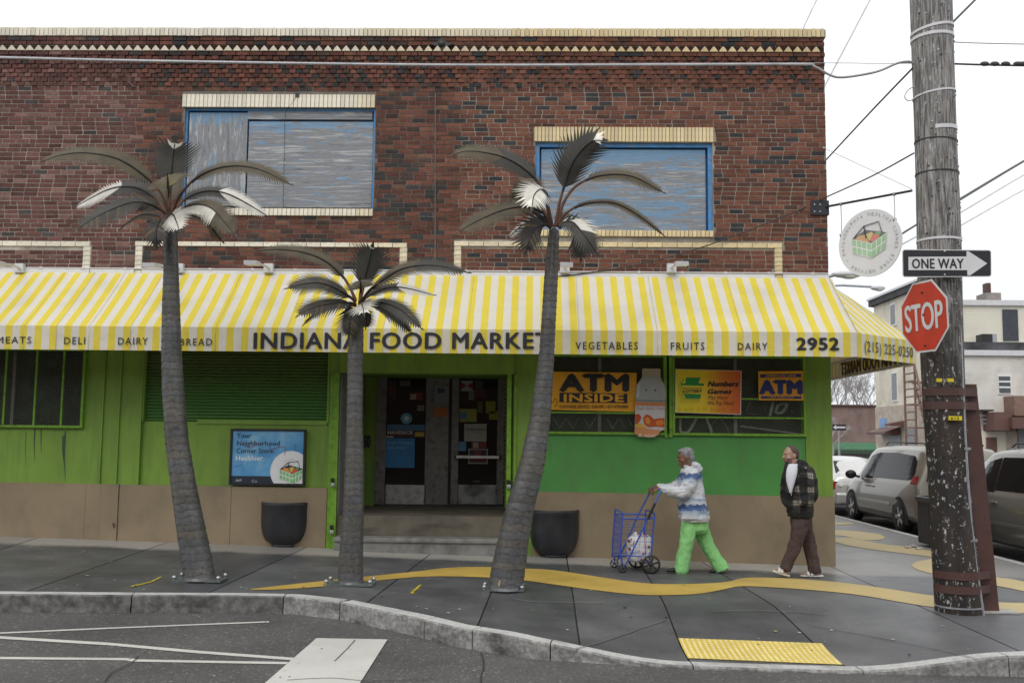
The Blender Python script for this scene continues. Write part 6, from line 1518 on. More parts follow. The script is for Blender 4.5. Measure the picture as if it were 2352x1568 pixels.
# ---- woman
kL = .2422; LY = gnd(1570, 1314).y
LB = Vector((at(1585, 1300, LY).x, LY, zs(at(1585, 1300, LY).x, LY)))
def W(x, y, dy=0): return at(1359.8 + x * kL, 992.3 + y * kL, LY + dy)
LA = thing('person', 'grey-haired woman in a white and blue jacket and bright green trousers pushing a cart', 'person', LB)
M_skA = skin('brown_skin', (.20, .095, .055))
core_ = MB()
hc = W(882, 242); HP = head(core_, hc, (-1, -.12, -.12), 1.02)
limb(core_, [W(905, 300), W(925, 345), W(935, 400)], [.052, .055, .07]); 
limb(core_, [W(930, 400), W(950, 520), W(960, 680), W(970, 800)], [(.08, .12), (.11, .15), (.12, .15), (.12, .16)])
limb(core_, [W(950, 430, -.17), W(865, 570, -.20), W(760, 560, -.18), W(640, 528, -.16)], [.045, .04, .035, .026]); limb(core_, [W(900, 430, .17), W(800, 530, .20), W(700, 540, .2), W(600, 515, .18)], [.045, .04, .035, .026])
limb(core_, [W(940, 840, -.08), W(880, 1080, -.09), W(850, 1280, -.08)], [.07, .05, .035]); limb(core_, [W(1000, 840, .08), W(1110, 1060, .08), W(1235, 1270, .08)], [.07, .05, .035])
hand(core_, W(642, 528, -.16), (-1, .25, -.45), (-.25, -.55, .8), (-.3, .9, .0), .85, 1.0)
hand(core_, W(602, 512, .18), (-1, -.25, -.5), (-.4, -.2, .9), (-.2, -.9, .0), .85, 1.0)
body = fuse(core_, 'body', M_skA, LA, .006, 3)
eyes(HP, 1.02, LA, M_skA)
# hair
M_hairg = mat('grey_hair', (.24, .24, .25), .8, var=.55, scale=55, bp=1, bs=140, dirt=(.05, .05, .055), dscale=12, damt=.7)
hr = MB(); f = Vector((-1, -.12, -.12)).normalized(); up = Vector((0, 0, 1)); up = (up - f * up.dot(f)).normalized(); w_ = up.cross(f); rt = Matrix((f, w_, up)).transposed()
hr.ball(HP(-.030, 0, .052), (.098, .084, .082), 18, 12, rt); hr.ball(HP(-.068, 0, .0), (.056, .074, .085), 14, 10, rt); hr.ball(HP(.035, 0, .088), (.050, .058, .034), 12, 8, rt); hr.ball(HP(-.06, 0, -.05), (.045, .055, .045), 12, 8, rt)
for sg in (1, -1): hr.ball(HP(-.005, sg * .062, .04), (.034, .018, .04), 10, 8, rt)
fuse(hr, 'hair', M_hairg, LA, .007, 2, disp=lambda p: .006 * noise.noise(p * 60) + .004 * noise.noise(p * 130))
MB().ball(HP(-.012, -.086, -.04), .007, 8, 6).ball(HP(-.012, .086, -.04), .007, 8, 6).build('earring', flat('b89a50', .3), LA)
def jacketA():
    m, n, l, b = mk('tie_dye_jacket_fabric'); g = n.new('ShaderNodeTexCoord'); sp = n.new('ShaderNodeSeparateXYZ'); l.new(g.outputs['Object'], sp.inputs[0])
    t = noise_node(n, l, 7, 4, rough=.6); t2 = noise_node(n, l, 22, 5)
    ma = n.new('ShaderNodeMath'); ma.operation = 'MULTIPLY_ADD'; ma.inputs[1].default_value = .22; l.new(t.outputs['Fac'], ma.inputs[0]); l.new(sp.outputs['Z'], ma.inputs[2])
    mrn = n.new('ShaderNodeMapRange'); mrn.inputs['From Min'].default_value = .60; mrn.inputs['From Max'].default_value = 1.60; l.new(ma.outputs[0], mrn.inputs['Value'])
    A_ = (.58, .60, .63); B2 = (.06, .11, .25); C2 = (.32, .40, .52)
    r = ramp(n, l, mrn.outputs[0], [(0, (.36, .38, .42)), (.06, A_), (.22, A_), (.31, C2), (.335, B2), (.385, B2), (.40, A_), (.46, C2), (.52, A_), (.66, A_), (.70, C2), (.735, B2), (.775, B2), (.80, A_), (.92, A_)] )
    r2 = ramp(n, l, t2.outputs['Fac'], [(.60, (0, 0, 0)), (.72, (.55,) * 3)]); cc = mix(n, l, r2.outputs[0], r.outputs[0], (.16, .22, .36)); r3 = ramp(n, l, t.outputs['Fac'], [(.3, (.85, .85, .85)), (.7, (1.05, 1.05, 1.05))]); cc = mix(n, l, 1, cc, r3.outputs[0], 'MULTIPLY')
    l.new(cc, b.inputs['Base Color']); b.inputs['Roughness'].default_value = .85; bump(n, l, b, noise_node(n, l, 25, 4).outputs['Fac'], .4, .01); return m
J = MB()
def torso(mb, rows):
    """rows: (front x, back x, y, half depth) in zoom px"""
    rings = []
    for fx, bx, y, hd in rows:
        a, c = W(fx, y), W(bx, y); rings.append(ell_ring((a + c) / 2, (1, 0, 0), (0, 1, 0), (c - a).length / 2, hd, 20, .85))
    mb.loft(rings, True)
torso(J, [(845, 1010, 345, .09), (838, 1030, 385, .17), (832, 1040, 430, .21), (828, 1050, 500, .215), (822, 1065, 600, .215), (815, 1085, 680, .225), (815, 1105, 760, .235), (828, 1112, 815, .235), (845, 1100, 842, .225)])
limb(J, [W(955, 405, -.16), W(925, 480, -.21), W(860, 570, -.23), W(800, 565, -.21), W(720, 550, -.19), W(662, 532, -.165)], [.085, .095, .088, .078, .070, .048])
limb(J, [W(900, 405, .16), W(850, 470, .21), W(790, 520, .22), W(720, 530, .21), W(640, 515, .19)], [.08, .088, .08, .065, .045])
J.loft([ell_ring(W(x, y), (1, 0, -.25), (0, 1, 0), rx, ry, 18) for x, y, rx, ry in ((925, 385, .10, .12), (930, 350, .082, .10), (915, 320, .078, .088))], True)
J.ball(W(990, 325), (.085, .11, .055), 16, 10, Matrix.Rotation(R(35), 3, 'Y')); J.ball(W(1015, 350), (.05, .09, .05), 12, 8)
JA = jacketA(); fuse(J, 'jacket', JA, LA, .010, 4, disp=fold_disp(12, .014, (.8, .8, 1.7)))
MB().bevbox(W(820, 0).x, W(975, 0).x, LY - .252, LY - .225, W(0, 800).z, W(0, 700).z, .01).build('jacket_pocket', JA, LA)
# trousers
M_gt = mat('bright_green_cotton', (.25, .58, .21), .8, var=.10, scale=5, bp=.4, bs=30)
T = MB()
T.loft([ell_ring((W(a, y) + W(b, y)) / 2, (1, 0, 0), (0, 1, 0), (W(b, y) - W(a, y)).length / 2, hd, 18, .9) for a, b, y, hd in ((850, 1095, 790, .17), (850, 1100, 850, .175), (865, 1105, 920, .17), (900, 1090, 960, .12))], True)
limb(T, [W(925, 860, -.085), W(912, 960, -.10), W(888, 1080, -.10), W(862, 1200, -.09), W(845, 1312, -.09)], [(.105, .10), (.100, .10), (.088, .088), (.088, .08), (.094, .085)]); T.loft([ell_ring(W(x, y, -.09), (1, 0, 0), (0, 1, 0), rx, .09, 18) for x, y, rx in ((878, 1150, .085), (860, 1240, .090), (848, 1295, .097), (843, 1318, .098))], True)
limb(T, [W(1015, 860, .085), W(1048, 960, .09), W(1100, 1080, .09), W(1158, 1175, .08), W(1190, 1225, .08)], [(.11, .10), (.105, .10), (.090, .088), (.086, .08), (.080, .075)]); T.loft([ell_ring(W(x, y, .08), (1, 0, .42), (0, 1, 0), rx, .085, 18) for x, y, rx in ((1150, 1165, .080), (1185, 1220, .084), (1215, 1270, .090), (1236, 1306, .094))], True)
fuse(T, 'trousers', M_gt, LA, .009, 4, disp=fold_disp(11, .010, (1.8, 1.8, 1.0), 3))
def shoe(parent, heel, toe, dy, m_, h=.055, w=.042, white=False, lift=0):
    a, b = W(*heel, dy), W(*toe, dy); d = (b - a); L_ = d.length; d.normalize(); s_ = Vector((0, 1, 0)); u_ = s_.cross(d); u_ = u_ if u_.z > 0 else -u_
    t = MB(); t.loft([ell_ring(a + d * f_ * L_ + u_ * hh * .5, s_, u_, ww, hh * .5, 14, .8) for f_, ww, hh in ((0, w * .6, h * .8), (.08, w * .78, h * 1.2), (.3, w * .85, h * 1.2), (.5, w * .9, h), (.75, w, h * .72), (.93, w * .8, h * .5), (1, w * .4, h * .3))], True)
    return fuse(t, 'shoe', m_, parent, .006, 3)
M_shk = mat('black_shoe_leather', (.015, .015, .017), .3, bp=.1)
shoe(LA, (885, 1322), (705, 1320), -.09, M_shk, .06, .05); shoe(LA, (1290, 1300), (1110, 1336), .08, M_shk, .062, .05)
# ---- shopping cart
M_blue = mat('blue_cart_enamel', (.035, .085, .42), .35, var=.15, bp=0)
CT = thing('shopping_cart', 'blue wire folding shopping cart pushed by the woman in the white and blue jacket', 'cart', (W(430, 1300).x, LY, zs(W(430, 1300).x, LY)))
n1, n2 = -.20, .20
fr_ = MB(); T_b = lambda pts, r_, dy: fr_.tube([W(x, y, dy) for x, y in pts], r_, 8)
# near side (camera side)
T_b([(268, 1165), (276, 1000), (290, 790), (288, 772)], .010, n1); T_b([(560, 1180), (575, 1000), (594, 790), (588, 768)], .010, n1); T_b([(288, 818), (592, 818)], .011, n1)
T_b([(190, 1180), (203, 950), (218, 775), (220, 738)], .010, n2); T_b([(488, 1165), (498, 950), (508, 775), (510, 743)], .010, n2); T_b([(218, 775), (508, 778)], .011, n2)
for (a, b) in (((288, 772), (222, 735)), ((588, 768), (512, 741))): fr_.tube([W(*a, n1), W(a[0] - 14, a[1] - 16, n1 + .06), W(b[0] + 8, b[1] - 3, n2 - .06), W(*b, n2)], .010, 8)
for (a, b) in (((268, 1165), (190, 1180)), ((560, 1180), (488, 1165)), ((290, 818), (218, 775)), ((592, 818), (508, 778))): fr_.tube([W(*a, n1), W(*b, n2)], .006, 6)
T_b([(268, 1165), (560, 1180)], .007, n1); T_b([(190, 1180), (488, 1165)], .007, n2)
fr_.build('basket_frame', M_blue, CT)
hd_ = MB(); hd_.tube([W(298, 1300, n1 - .02), W(420, 1050, n1 - .02), W(530, 820, n1 - .02), W(648, 560, n1 - .02), W(640, 535, n1), W(565, 528, n2 - .02), W(556, 552, n2), W(432, 795, n2), W(330, 1030, n2), W(242, 1212, n2)], .011, 8)
hd_.build('handle', M_blue, CT)
MB().tube([W(598, 672, n1 - .02), W(560, 755, n1 - .022), W(527, 822, n1 - .02)], [.017, .018, .016], 8).build('grip_sleeve', M_darkrub, CT)
wr = MB()
def qn(f_, g_): # near side bilinear
    tl_, tr2, bl_, br2 = W(290, 818, n1), W(592, 818, n1), W(268, 1165, n1), W(560, 1180, n1); return tl_.lerp(tr2, f_).lerp(bl_.lerp(br2, f_), g_)
def qf(f_, g_):
    tl_, tr2, bl_, br2 = W(218, 775, n2), W(508, 778, n2), W(190, 1180, n2), W(488, 1165, n2); return tl_.lerp(tr2, f_).lerp(bl_.lerp(br2, f_), g_)
for i in range(1, 7):
    g_ = i / 6.5; wr.tube([qn(0, g_), qn(1, g_)], .0024, 4, cap=False); wr.tube([qf(0, g_), qf(1, g_)], .0024, 4, cap=False); wr.tube([qn(0, g_), qf(0, g_)], .0024, 4, cap=False); wr.tube([qn(1, g_), qf(1, g_)], .0024, 4, cap=False)
for i in range(1, 16): f_ = i / 16; wr.tube([qn(0, 0).lerp(qf(0, 0), f_), qn(0, 1).lerp(qf(0, 1), f_)], .0016, 4, cap=False)
for i in range(1, 14): f_ = i / 14; wr.tube([qn(f_, 1), qf(f_, 1)], .002, 4, cap=False)
for i in range(1, 5): f_ = i / 5; wr.tube([qn(f_, 0), qn(f_, 1)], .0018, 4, cap=False)
wr.build('wire_basket', M_blue, CT)
def wheel(c, r_, wd_, name='wheel', spokes=5):
    t = MB(); c = Vector(c)
    def ring(rr2, y): return [c + Vector((rr2 * math.cos(a / 28 * 6.28319), y, rr2 * math.sin(a / 28 * 6.28319))) for a in range(28)]
    t.loft([ring(r_ * .80, -wd_ / 2), ring(r_ * .95, -wd_ / 2), ring(r_, -wd_ / 4), ring(r_, wd_ / 4), ring(r_ * .95, wd_ / 2), ring(r_ * .80, wd_ / 2), ring(r_ * .80, -wd_ / 2)], False)
    t.loft([ring(.001, -wd_ * .6), ring(r_ * .22, -wd_ * .6), ring(r_ * .22, wd_ * .6), ring(.001, wd_ * .6)], False)
    o_ = t.build(name, M_darkrub, CT)
    s = MB()
    for k_ in range(spokes): a = k_ / spokes * 6.28319 + .3; d = Vector((math.cos(a), 0, math.sin(a))); s.obox(c + d * r_ * .5, d, (0, 1, 0), Vector((-d.z, 0, d.x)), r_ * .32, wd_ * .25, r_ * .10)
    s.build('spokes', mat('wheel_plastic', (.03, .03, .032), .4), o_)
def wz(x, r_, dy): p = W(x, 1200, dy); return (p.x, p.y, zs(p.x, p.y) + r_)
rw_ = .118; wheel(wz(560, rw_, n1 - .03), rw_, .035, spokes=6); wheel(wz(425, rw_, n2 + .03), rw_, .035, spokes=6); wheel(wz(290, .056, n1 - .03), .056, .025); wheel(wz(212, .056, n2 + .0), .056, .025)
ax_ = MB(); ax_.tube([wz(560, rw_, n1 - .04), wz(425, rw_, n2 + .04)], .008, 6).tube([wz(290, .056, n1 - .04), wz(212, .056, n2)], .007, 6)
ax_.tube([wz(560, rw_, n1), W(540, 1178, n1)], .008, 6).tube([wz(425, rw_, n2), W(470, 1165, n2)], .008, 6).tube([wz(290, .056, n1), W(280, 1165, n1)], .008, 6).tube([wz(212, .056, n2), W(215, 1178, n2)], .008, 6).tube([W(268, 1165, n1), wz(290, .056, n1)], .008, 6)
ax_.build('axle', M_blue, CT)
# bag
def bagmat():
    m, n, l, b = mk('printed_plastic_bag'); t = noise_node(n, l, 6, 3); v = n.new('ShaderNodeTexVoronoi'); v.inputs['Scale'].default_value = 13; g = n.new('ShaderNodeTexCoord'); l.new(g.outputs['Object'], v.inputs['Vector'])
    r = ramp(n, l, v.outputs['Distance'], [(.18, (1, 1, 1)), (.26, (0, 0, 0))]); t5 = noise_node(n, l, 5, 2); k5 = ramp(n, l, t5.outputs['Fac'], [(.50, (0, 0, 0)), (.56, (1, 1, 1))]); f5 = mix(n, l, 1, r.outputs[0], k5.outputs[0], 'MULTIPLY')
    rc = ramp(n, l, v.outputs['Color'], [(.3, (.38, .02, .03)), (.55, (.50, .05, .04)), (.62, (.62, .50, .05))]); cc = mix(n, l, f5, (.68, .68, .69), rc.outputs[0]); l.new(cc, b.inputs['Base Color']); b.inputs['Roughness'].default_value = .35; return m
bgp = MB(); bgp.loft([ell_ring((W(a, y) + W(b, y)) / 2, (1, 0, 0), (0, 1, 0), (W(b, y) - W(a, y)).length / 2, hd, 18, .65) for a, b, y, hd in ((355, 525, 1222, .09), (335, 540, 1205, .115), (325, 552, 1120, .125), (325, 560, 1050, .12), (345, 560, 1000, .10), (375, 545, 975, .06))], True)
bgp.loft([ell_ring((W(a, y) + W(b, y)) / 2, (1, 0, 0), (0, 1, 0), (W(b, y) - W(a, y)).length / 2, hd, 12) for a, b, y, hd in ((370, 450, 1000, .05), (390, 430, 965, .02), (405, 420, 942, .008))], True)
bgp.loft([ell_ring((W(a, y) + W(b, y)) / 2, (1, 0, 0), (0, 1, 0), (W(b, y) - W(a, y)).length / 2, hd, 12) for a, b, y, hd in ((430, 510, 1000, .05), (450, 490, 968, .02), (462, 478, 945, .008))], True)
BG = thing('shopping_bag', 'white plastic shopping bag printed with red fruit inside the blue cart', 'bag', W(440, 1222)); fuse(bgp, 'bag_body', bagmat(), BG, .009, 2, disp=lambda p: .012 * noise.noise(p * 16) + .006 * abs(noise.noise(p * 40)))
t = MB(); t.tube([W(490, 975, -.105), W(500, 1010, -.135), W(503, 1080, -.14), W(512, 1140, -.14), W(495, 1215, -.12)], .004, 5, flat=.5); t.tube([W(455, 990, -.10), W(470, 968, -.09), W(500, 972, -.09), W(530, 985, -.08)], .008, 5, flat=.5); t.build('red_print', flat('b02028'), BG)
t = MB(); t.tube([W(345, 1068, -.115), W(375, 1062, -.13), W(400, 1040, -.13), W(412, 1012, -.12)], [.004, .010, .010, .003], 6, flat=.5); t.build('banana_print', flat('cdb52a'), BG)
for x, y, r_ in ((350, 1030, .022), (375, 1015, .012), (355, 1105, .018), (540, 1085, .016), (345, 1165, .012)): MB().ball(W(x, y, -.128 if x < 500 else -.12), (r_, .006, r_), 10, 6).build('fruit_print', flat('8a1c24'), BG)
# ---- man
MY = gnd(1830, 1326).y; MBs = Vector((at(1850, 1300, MY).x, MY, zs(at(1850, 1300, MY).x, MY)))
LYs = LY; LY = MY
W_old = W
def W(x, y, dy=0): return at(1359.8 + x * kL, 992.3 + y * kL, MY + dy)
MA = thing('person', 'man with shaved head in black and grey plaid jacket, brown trousers and white slides', 'person', MBs)
M_skM = skin('light_brown_skin', (.42, .255, .185))
core_ = MB(); hf = (-1, -.35, -.05); HM = head(core_, W(1880, 218), hf, 1.04)
limb(core_, [W(1905, 275), W(1925, 320), W(1945, 370)], [.058, .058, .075]); limb(core_, [W(1960, 370), W(1965, 520), W(1970, 780)], [(.09, .11), (.10, .12), (.10, .12)])
limb(core_, [W(2050, 400, -.15), W(2088, 580, -.18), W(2010, 655, -.17)], [.04, .036, .028]); limb(core_, [W(1865, 390, .12), W(1838, 570, .15), W(1870, 640, .12)], [.036, .032, .026])
hand(core_, W(2015, 660, -.15), (-.8, .3, -.6), (0, -1, 0), (0, 0, 1), .5, .9); hand(core_, W(1880, 645, .1), (.5, -.3, -.8), (-1, 0, 0), (0, -1, 0), .5, .9)
limb(core_, [W(1985, 800, -.08), W(1935, 1020, -.09), W(1835, 1265, -.08)], [.075, .055, .036]); limb(core_, [W(1985, 800, .07), W(2060, 1050, .07), W(2110, 1320, .07)], [.075, .055, .036])
for hx_, tx_, yy_, dd_ in ((1855, 1745, 1340, -.08), (2150, 2010, 1345, .07)): pass
def foot(mb, heel, toe, dy): 
    a, b = W(*heel, dy), W(*toe, dy); limb(mb, [a, a.lerp(b, .5), b], [(.03, .034), (.028, .04), (.018, .038)])
foot(core_, (1840, 1335), (1740, 1305), -.08); foot(core_, (2140, 1338), (1995, 1340), .07)
def stub(p, o0=None):
    # short beard area on the lower face
    q = p - HMc; return 1 if (q.dot(HMf) > .012 and q.z < -.045 and q.z > -.13 and abs(q.length) < .2) else 0
HMc = HM(0, 0, 0); HMf = Vector(hf).normalized()
M_stub = skin('stubbled_skin', (.24, .14, .105))
fuse(core_, 'body', [M_skM, M_stub], MA, .006, 3, facecol=stub); eyes(HM, 1.04, MA, M_skM)
hr = MB(); f = Vector(hf).normalized(); up = Vector((0, 0, 1)); up = (up - f * up.dot(f)).normalized(); w_ = up.cross(f); rt = Matrix((f, w_, up)).transposed()
hr.ball(HM(-.026, 0, .036), (.094 * 1.04, .0765 * 1.04, .087 * 1.04), 20, 14, rt); hr.ball(HM(-.055, 0, -.005), (.066, .070, .055), 14, 10, rt)
fuse(hr, 'hair', mat('cropped_hair', (.085, .062, .05), .85, var=.3, scale=60, bp=.5, bs=200), MA, .007, 2)
def torsoM(mb, rows, sq=.85):
    rings = []
    for fx, bx, y, hd in rows:
        a, c = W(fx, y), W(bx, y); rings.append(ell_ring((a + c) / 2, (1, -.0, 0), (0, 1, 0), (c - a).length / 2, hd, 20, sq))
    mb.loft(rings, True)
def plaid():
    m, n, l, b = mk('plaid_fleece'); g = n.new('ShaderNodeTexCoord'); sp = n.new('ShaderNodeSeparateXYZ'); t0 = noise_node(n, l, 4, 2); mv = n.new('ShaderNodeMix'); mv.data_type = 'VECTOR'; mv.inputs['Factor'].default_value = .07; l.new(g.outputs['Object'], mv.inputs[4]); l.new(t0.outputs['Color'], mv.inputs[5]); l.new(mv.outputs[1], sp.inputs[0])
    def band_(src, per, ph_, stops):
        a = n.new('ShaderNodeMath'); a.operation = 'MULTIPLY_ADD'; a.inputs[1].default_value = 1 / per; a.inputs[2].default_value = ph_; l.new(src, a.inputs[0]); f_ = n.new('ShaderNodeMath'); f_.operation = 'FRACT'; l.new(a.outputs[0], f_.inputs[0]); return ramp(n, l, f_.outputs[0], stops).outputs[0]
    bk_ = (.02,) * 3; gy = (.35,) * 3; lt_ = (.8,) * 3
    z_ = band_(sp.outputs['Z'], .165, .1, [(0, bk_), (.42, bk_), (.46, gy), (.58, lt_), (.66, gy), (.72, lt_), (.88, gy), (.93, bk_), (1, bk_)])
    x_ = band_(sp.outputs['X'], .15, .3, [(0, bk_), (.36, bk_), (.40, gy), (.48, lt_), (.52, gy), (.60, lt_), (.66, gy), (.80, lt_), (.88, gy), (.92, bk_), (1, bk_)])
    mm = mix(n, l, .5, z_, x_); mp_ = mix(n, l, 1, z_, x_, 'MULTIPLY'); q = mix(n, l, .5, mm, mp_); r = ramp(n, l, q, [(.05, (.012, .012, .013)), (.25, (.05, .048, .045)), (.45, (.16, .15, .125)), (.7, (.42, .39, .33))])
    l.new(r.outputs[0], b.inputs['Base Color']); b.inputs['Roughness'].default_value = .95; bump(n, l, b, noise_node(n, l, 70, 3).outputs['Fac'], .6, .006); return m
M_pl = plaid(); M_bf = mat('black_fleece', (.014, .014, .015), .95, bp=.5, bs=60)
J = MB(); torsoM(J, [(1850, 2030, 310, .12), (1835, 2075, 345, .19), (1830, 2090, 400, .205), (1835, 2090, 500, .20), (1842, 2088, 600, .20), (1845, 2092, 700, .205), (1858, 2090, 765, .20)])
limb(J, [W(2050, 375, -.15), W(2080, 470, -.19), W(2092, 580, -.20), W(2060, 640, -.215), W(1998, 655, -.225)], [.078, .080, .074, .066, .055]); limb(J, [W(1858, 375, .13), W(1838, 470, .16), W(1825, 570, .17), W(1838, 650, .14), W(1855, 690, .1)], [.068, .065, .058, .055, .04])
jk = fuse(J, 'jacket', [M_pl, M_bf], MA, .010, 4, disp=fold_disp(11, .013, (1, 1, 1.4), 7), facecol=lambda p: 0)
hdm = MB(); hdm.loft([ell_ring(W(x, y, dy), (1, 0, -.3), (0, 1, 0), rx, ry, 18) for x, y, dy, rx, ry in ((1970, 345, .03, .10, .13), (1972, 312, .03, .095, .12), (1966, 278, .04, .082, .10))], True); hdm.ball(W(2005, 305, .03), (.075, .11, .05), 14, 10, Matrix.Rotation(R(40), 3, 'Y'))
cut_ = fuse(hdm, 'hood', M_bf, MA, .009, 4)
wb = MB(); torsoM(wb, [(1862, 2090, 750, .19), (1858, 2092, 770, .195), (1862, 2090, 800, .19)], .9); fuse(wb, 'jacket_hem', M_bf, MA, .009, 2)
def zfront(p, k_=0): return p
# open front: black lining lapels and the white shirt wedge, standing proud of the chest on the camera side
sh_ = MB(); Q = lambda x, y, d_: W(x, y, d_)
rows = [(1868, 1962, 300, -.135), (1848, 1956, 340, -.19), (1842, 1944, 400, -.220), (1844, 1928, 460, -.228), (1858, 1910, 520, -.232), (1876, 1890, 575, -.232)]
rings = []
for a, b, y, d_ in rows:
    p, q = Q(a, y, d_), Q(b, y, d_ - .012); rings.append([p, p.lerp(q, .33) + Vector((0, -.014, 0)), p.lerp(q, .66) + Vector((0, -.018, 0)), q, q + Vector((0, .10, 0)), p + Vector((0, .10, 0))])
sh_.loft(rings, True); sh_.build('shirt', mat('white_cotton', (.62, .62, .68), .85, var=.05), MA)
lp_ = MB()
for pts in ([(1955, 268, -.06), (1950, 340, -.185), (1938, 400, -.215), (1922, 460, -.225), (1905, 520, -.232), (1888, 580, -.235)], [(1862, 290, -.08), (1843, 340, -.17), (1838, 400, -.19), (1842, 460, -.205), (1858, 520, -.215), (1876, 575, -.225)]):
    lp_.tube([W(p[0] + (8 if pts[0][0] > 1900 else -8), p[1], p[2]) for p in pts], [.030, .026, .018, .015, .012, .008], 8)
fuse(lp_, 'lapel', M_bf, MA, .008, 2)
MB().ball(W(2025, 338, -.235), .010, 8, 6).tube([W(1925, 450, -.245), W(1905, 520, -.25), W(1888, 600, -.245)], .004, 4).build('zip', flat('b8b8b8', .3), MA)
M_br = mat('brown_sweat_fabric', (.065, .042, .038), .9, var=.15, scale=6, bp=.5, bs=40)
T = MB(); T.loft([ell_ring((W(a, y) + W(b, y)) / 2, (1, 0, 0), (0, 1, 0), (W(b, y) - W(a, y)).length / 2, hd, 18, .9) for a, b, y, hd in ((1885, 2080, 760, .15), (1885, 2078, 820, .155), (1890, 2070, 880, .15), (1920, 2050, 930, .11))], True)
limb(T, [W(1985, 840, -.075), W(1958, 940, -.09), W(1935, 1040, -.09), W(1890, 1160, -.09), W(1855, 1235, -.08)], [(.105, .10), (.098, .095), (.090, .085), (.078, .075), (.066, .066)]); T.loft([ell_ring(W(x, y, -.08), (1, 0, -.35), (0, 1, 0), rx, .072, 18) for x, y, rx in ((1885, 1170, .070), (1855, 1240, .068), (1832, 1290, .070), (1826, 1306, .070))], True); limb(T, [W(2005, 840, .07), W(2035, 960, .08), W(2065, 1080, .08), W(2088, 1190, .075), W(2100, 1265, .07)], [(.10, .10), (.092, .095), (.084, .085), (.080, .078), (.076, .072)]); T.loft([ell_ring(W(x, y, .07), (1, 0, .1), (0, 1, 0), rx, .074, 18) for x, y, rx in ((2085, 1180, .076), (2098, 1260, .080), (2108, 1320, .086), (2110, 1338, .087))], True)
fuse(T, 'trousers', M_br, MA, .009, 4, disp=fold_disp(11, .013, (1.6, 1.6, 1.0), 5))
M_sl = mat('white_rubber', (.62, .61, .58), .5, var=.08)
def slide(heel, toe, dy):
    a, b = W(*heel, dy), W(*toe, dy); d = b - a; L_ = d.length; d.normalize(); s_ = Vector((0, 1, 0)); u_ = s_.cross(d); u_ = u_ if u_.z > 0 else -u_; t = MB()
    t.loft([ell_ring(a + d * f_ * L_, s_, u_, ww, .014, 14, .7) for f_, ww in ((0, .02), (.05, .036), (.3, .042), (.6, .048), (.85, .046), (.97, .03), (1, .012))], True)
    o_ = t.build('slide_sandal', M_sl, MA)
    for f_ in (.52, .68): t = MB(); t.tube([a + d * L_ * (f_) + s_ * .05 * math.cos(q) + u_ * (.012 + .052 * math.sin(q)) for q in [i / 8 * math.pi for i in range(9)]], .021, 6, flat=.35); t.build('strap', M_sl, o_)
slide((1872, 1362), (1712, 1312), -.08); slide((2190, 1362), (1975, 1358), .07)
LY = LYs
# ================================================================== VEHICLES
def carpaint(name, c): 
    m = mat(name, c, .28, metal=.35, var=.04, bp=0); m.node_tree.nodes['Principled BSDF'].inputs['Coat Weight'].default_value = .6; return m
M_cglass = mat('car_glass', (.010, .012, .013), .08, bp=0, spec=.15); M_tail = mat('tail_light_red', (.30, .012, .015), .2, bp=0); M_chrome = mat('wheel_alloy', (.45, .45, .45), .3, metal=.7, bp=0)
def side_patch(m_, poly, side, O, sg):
    ys = sorted(set([p[0] for p in poly] + [min(p[0] for p in poly) + i * .06 for i in range(int((max(p[0] for p in poly) - min(p[0] for p in poly)) / .06) + 1)])); cols = []
    for y in ys:
        zs_ = []
        for (ya, za), (yb, zb_3) in zip(poly, poly[1:] + poly[:1]):
            if min(ya, yb) - 1e-9 <= y <= max(ya, yb) + 1e-9:
                zs_ += [za, zb_3] if abs(ya - yb) < 1e-9 else [za + (zb_3 - za) * (y - ya) / (yb - ya)]
        lo_, hi_ = min(zs_), max(zs_); cols.append([O + Vector((sg * (side(y, lo_ + (hi_ - lo_) * k_ / 5) + .012), y, lo_ + (hi_ - lo_) * k_ / 5)) for k_ in range(6)])
    for a, b in zip(cols, cols[1:]):
        for k_ in range(5): m_.face([a[k_], b[k_], b[k_ + 1], a[k_ + 1]] if sg > 0 else [a[k_ + 1], b[k_ + 1], b[k_], a[k_]], sm=True)
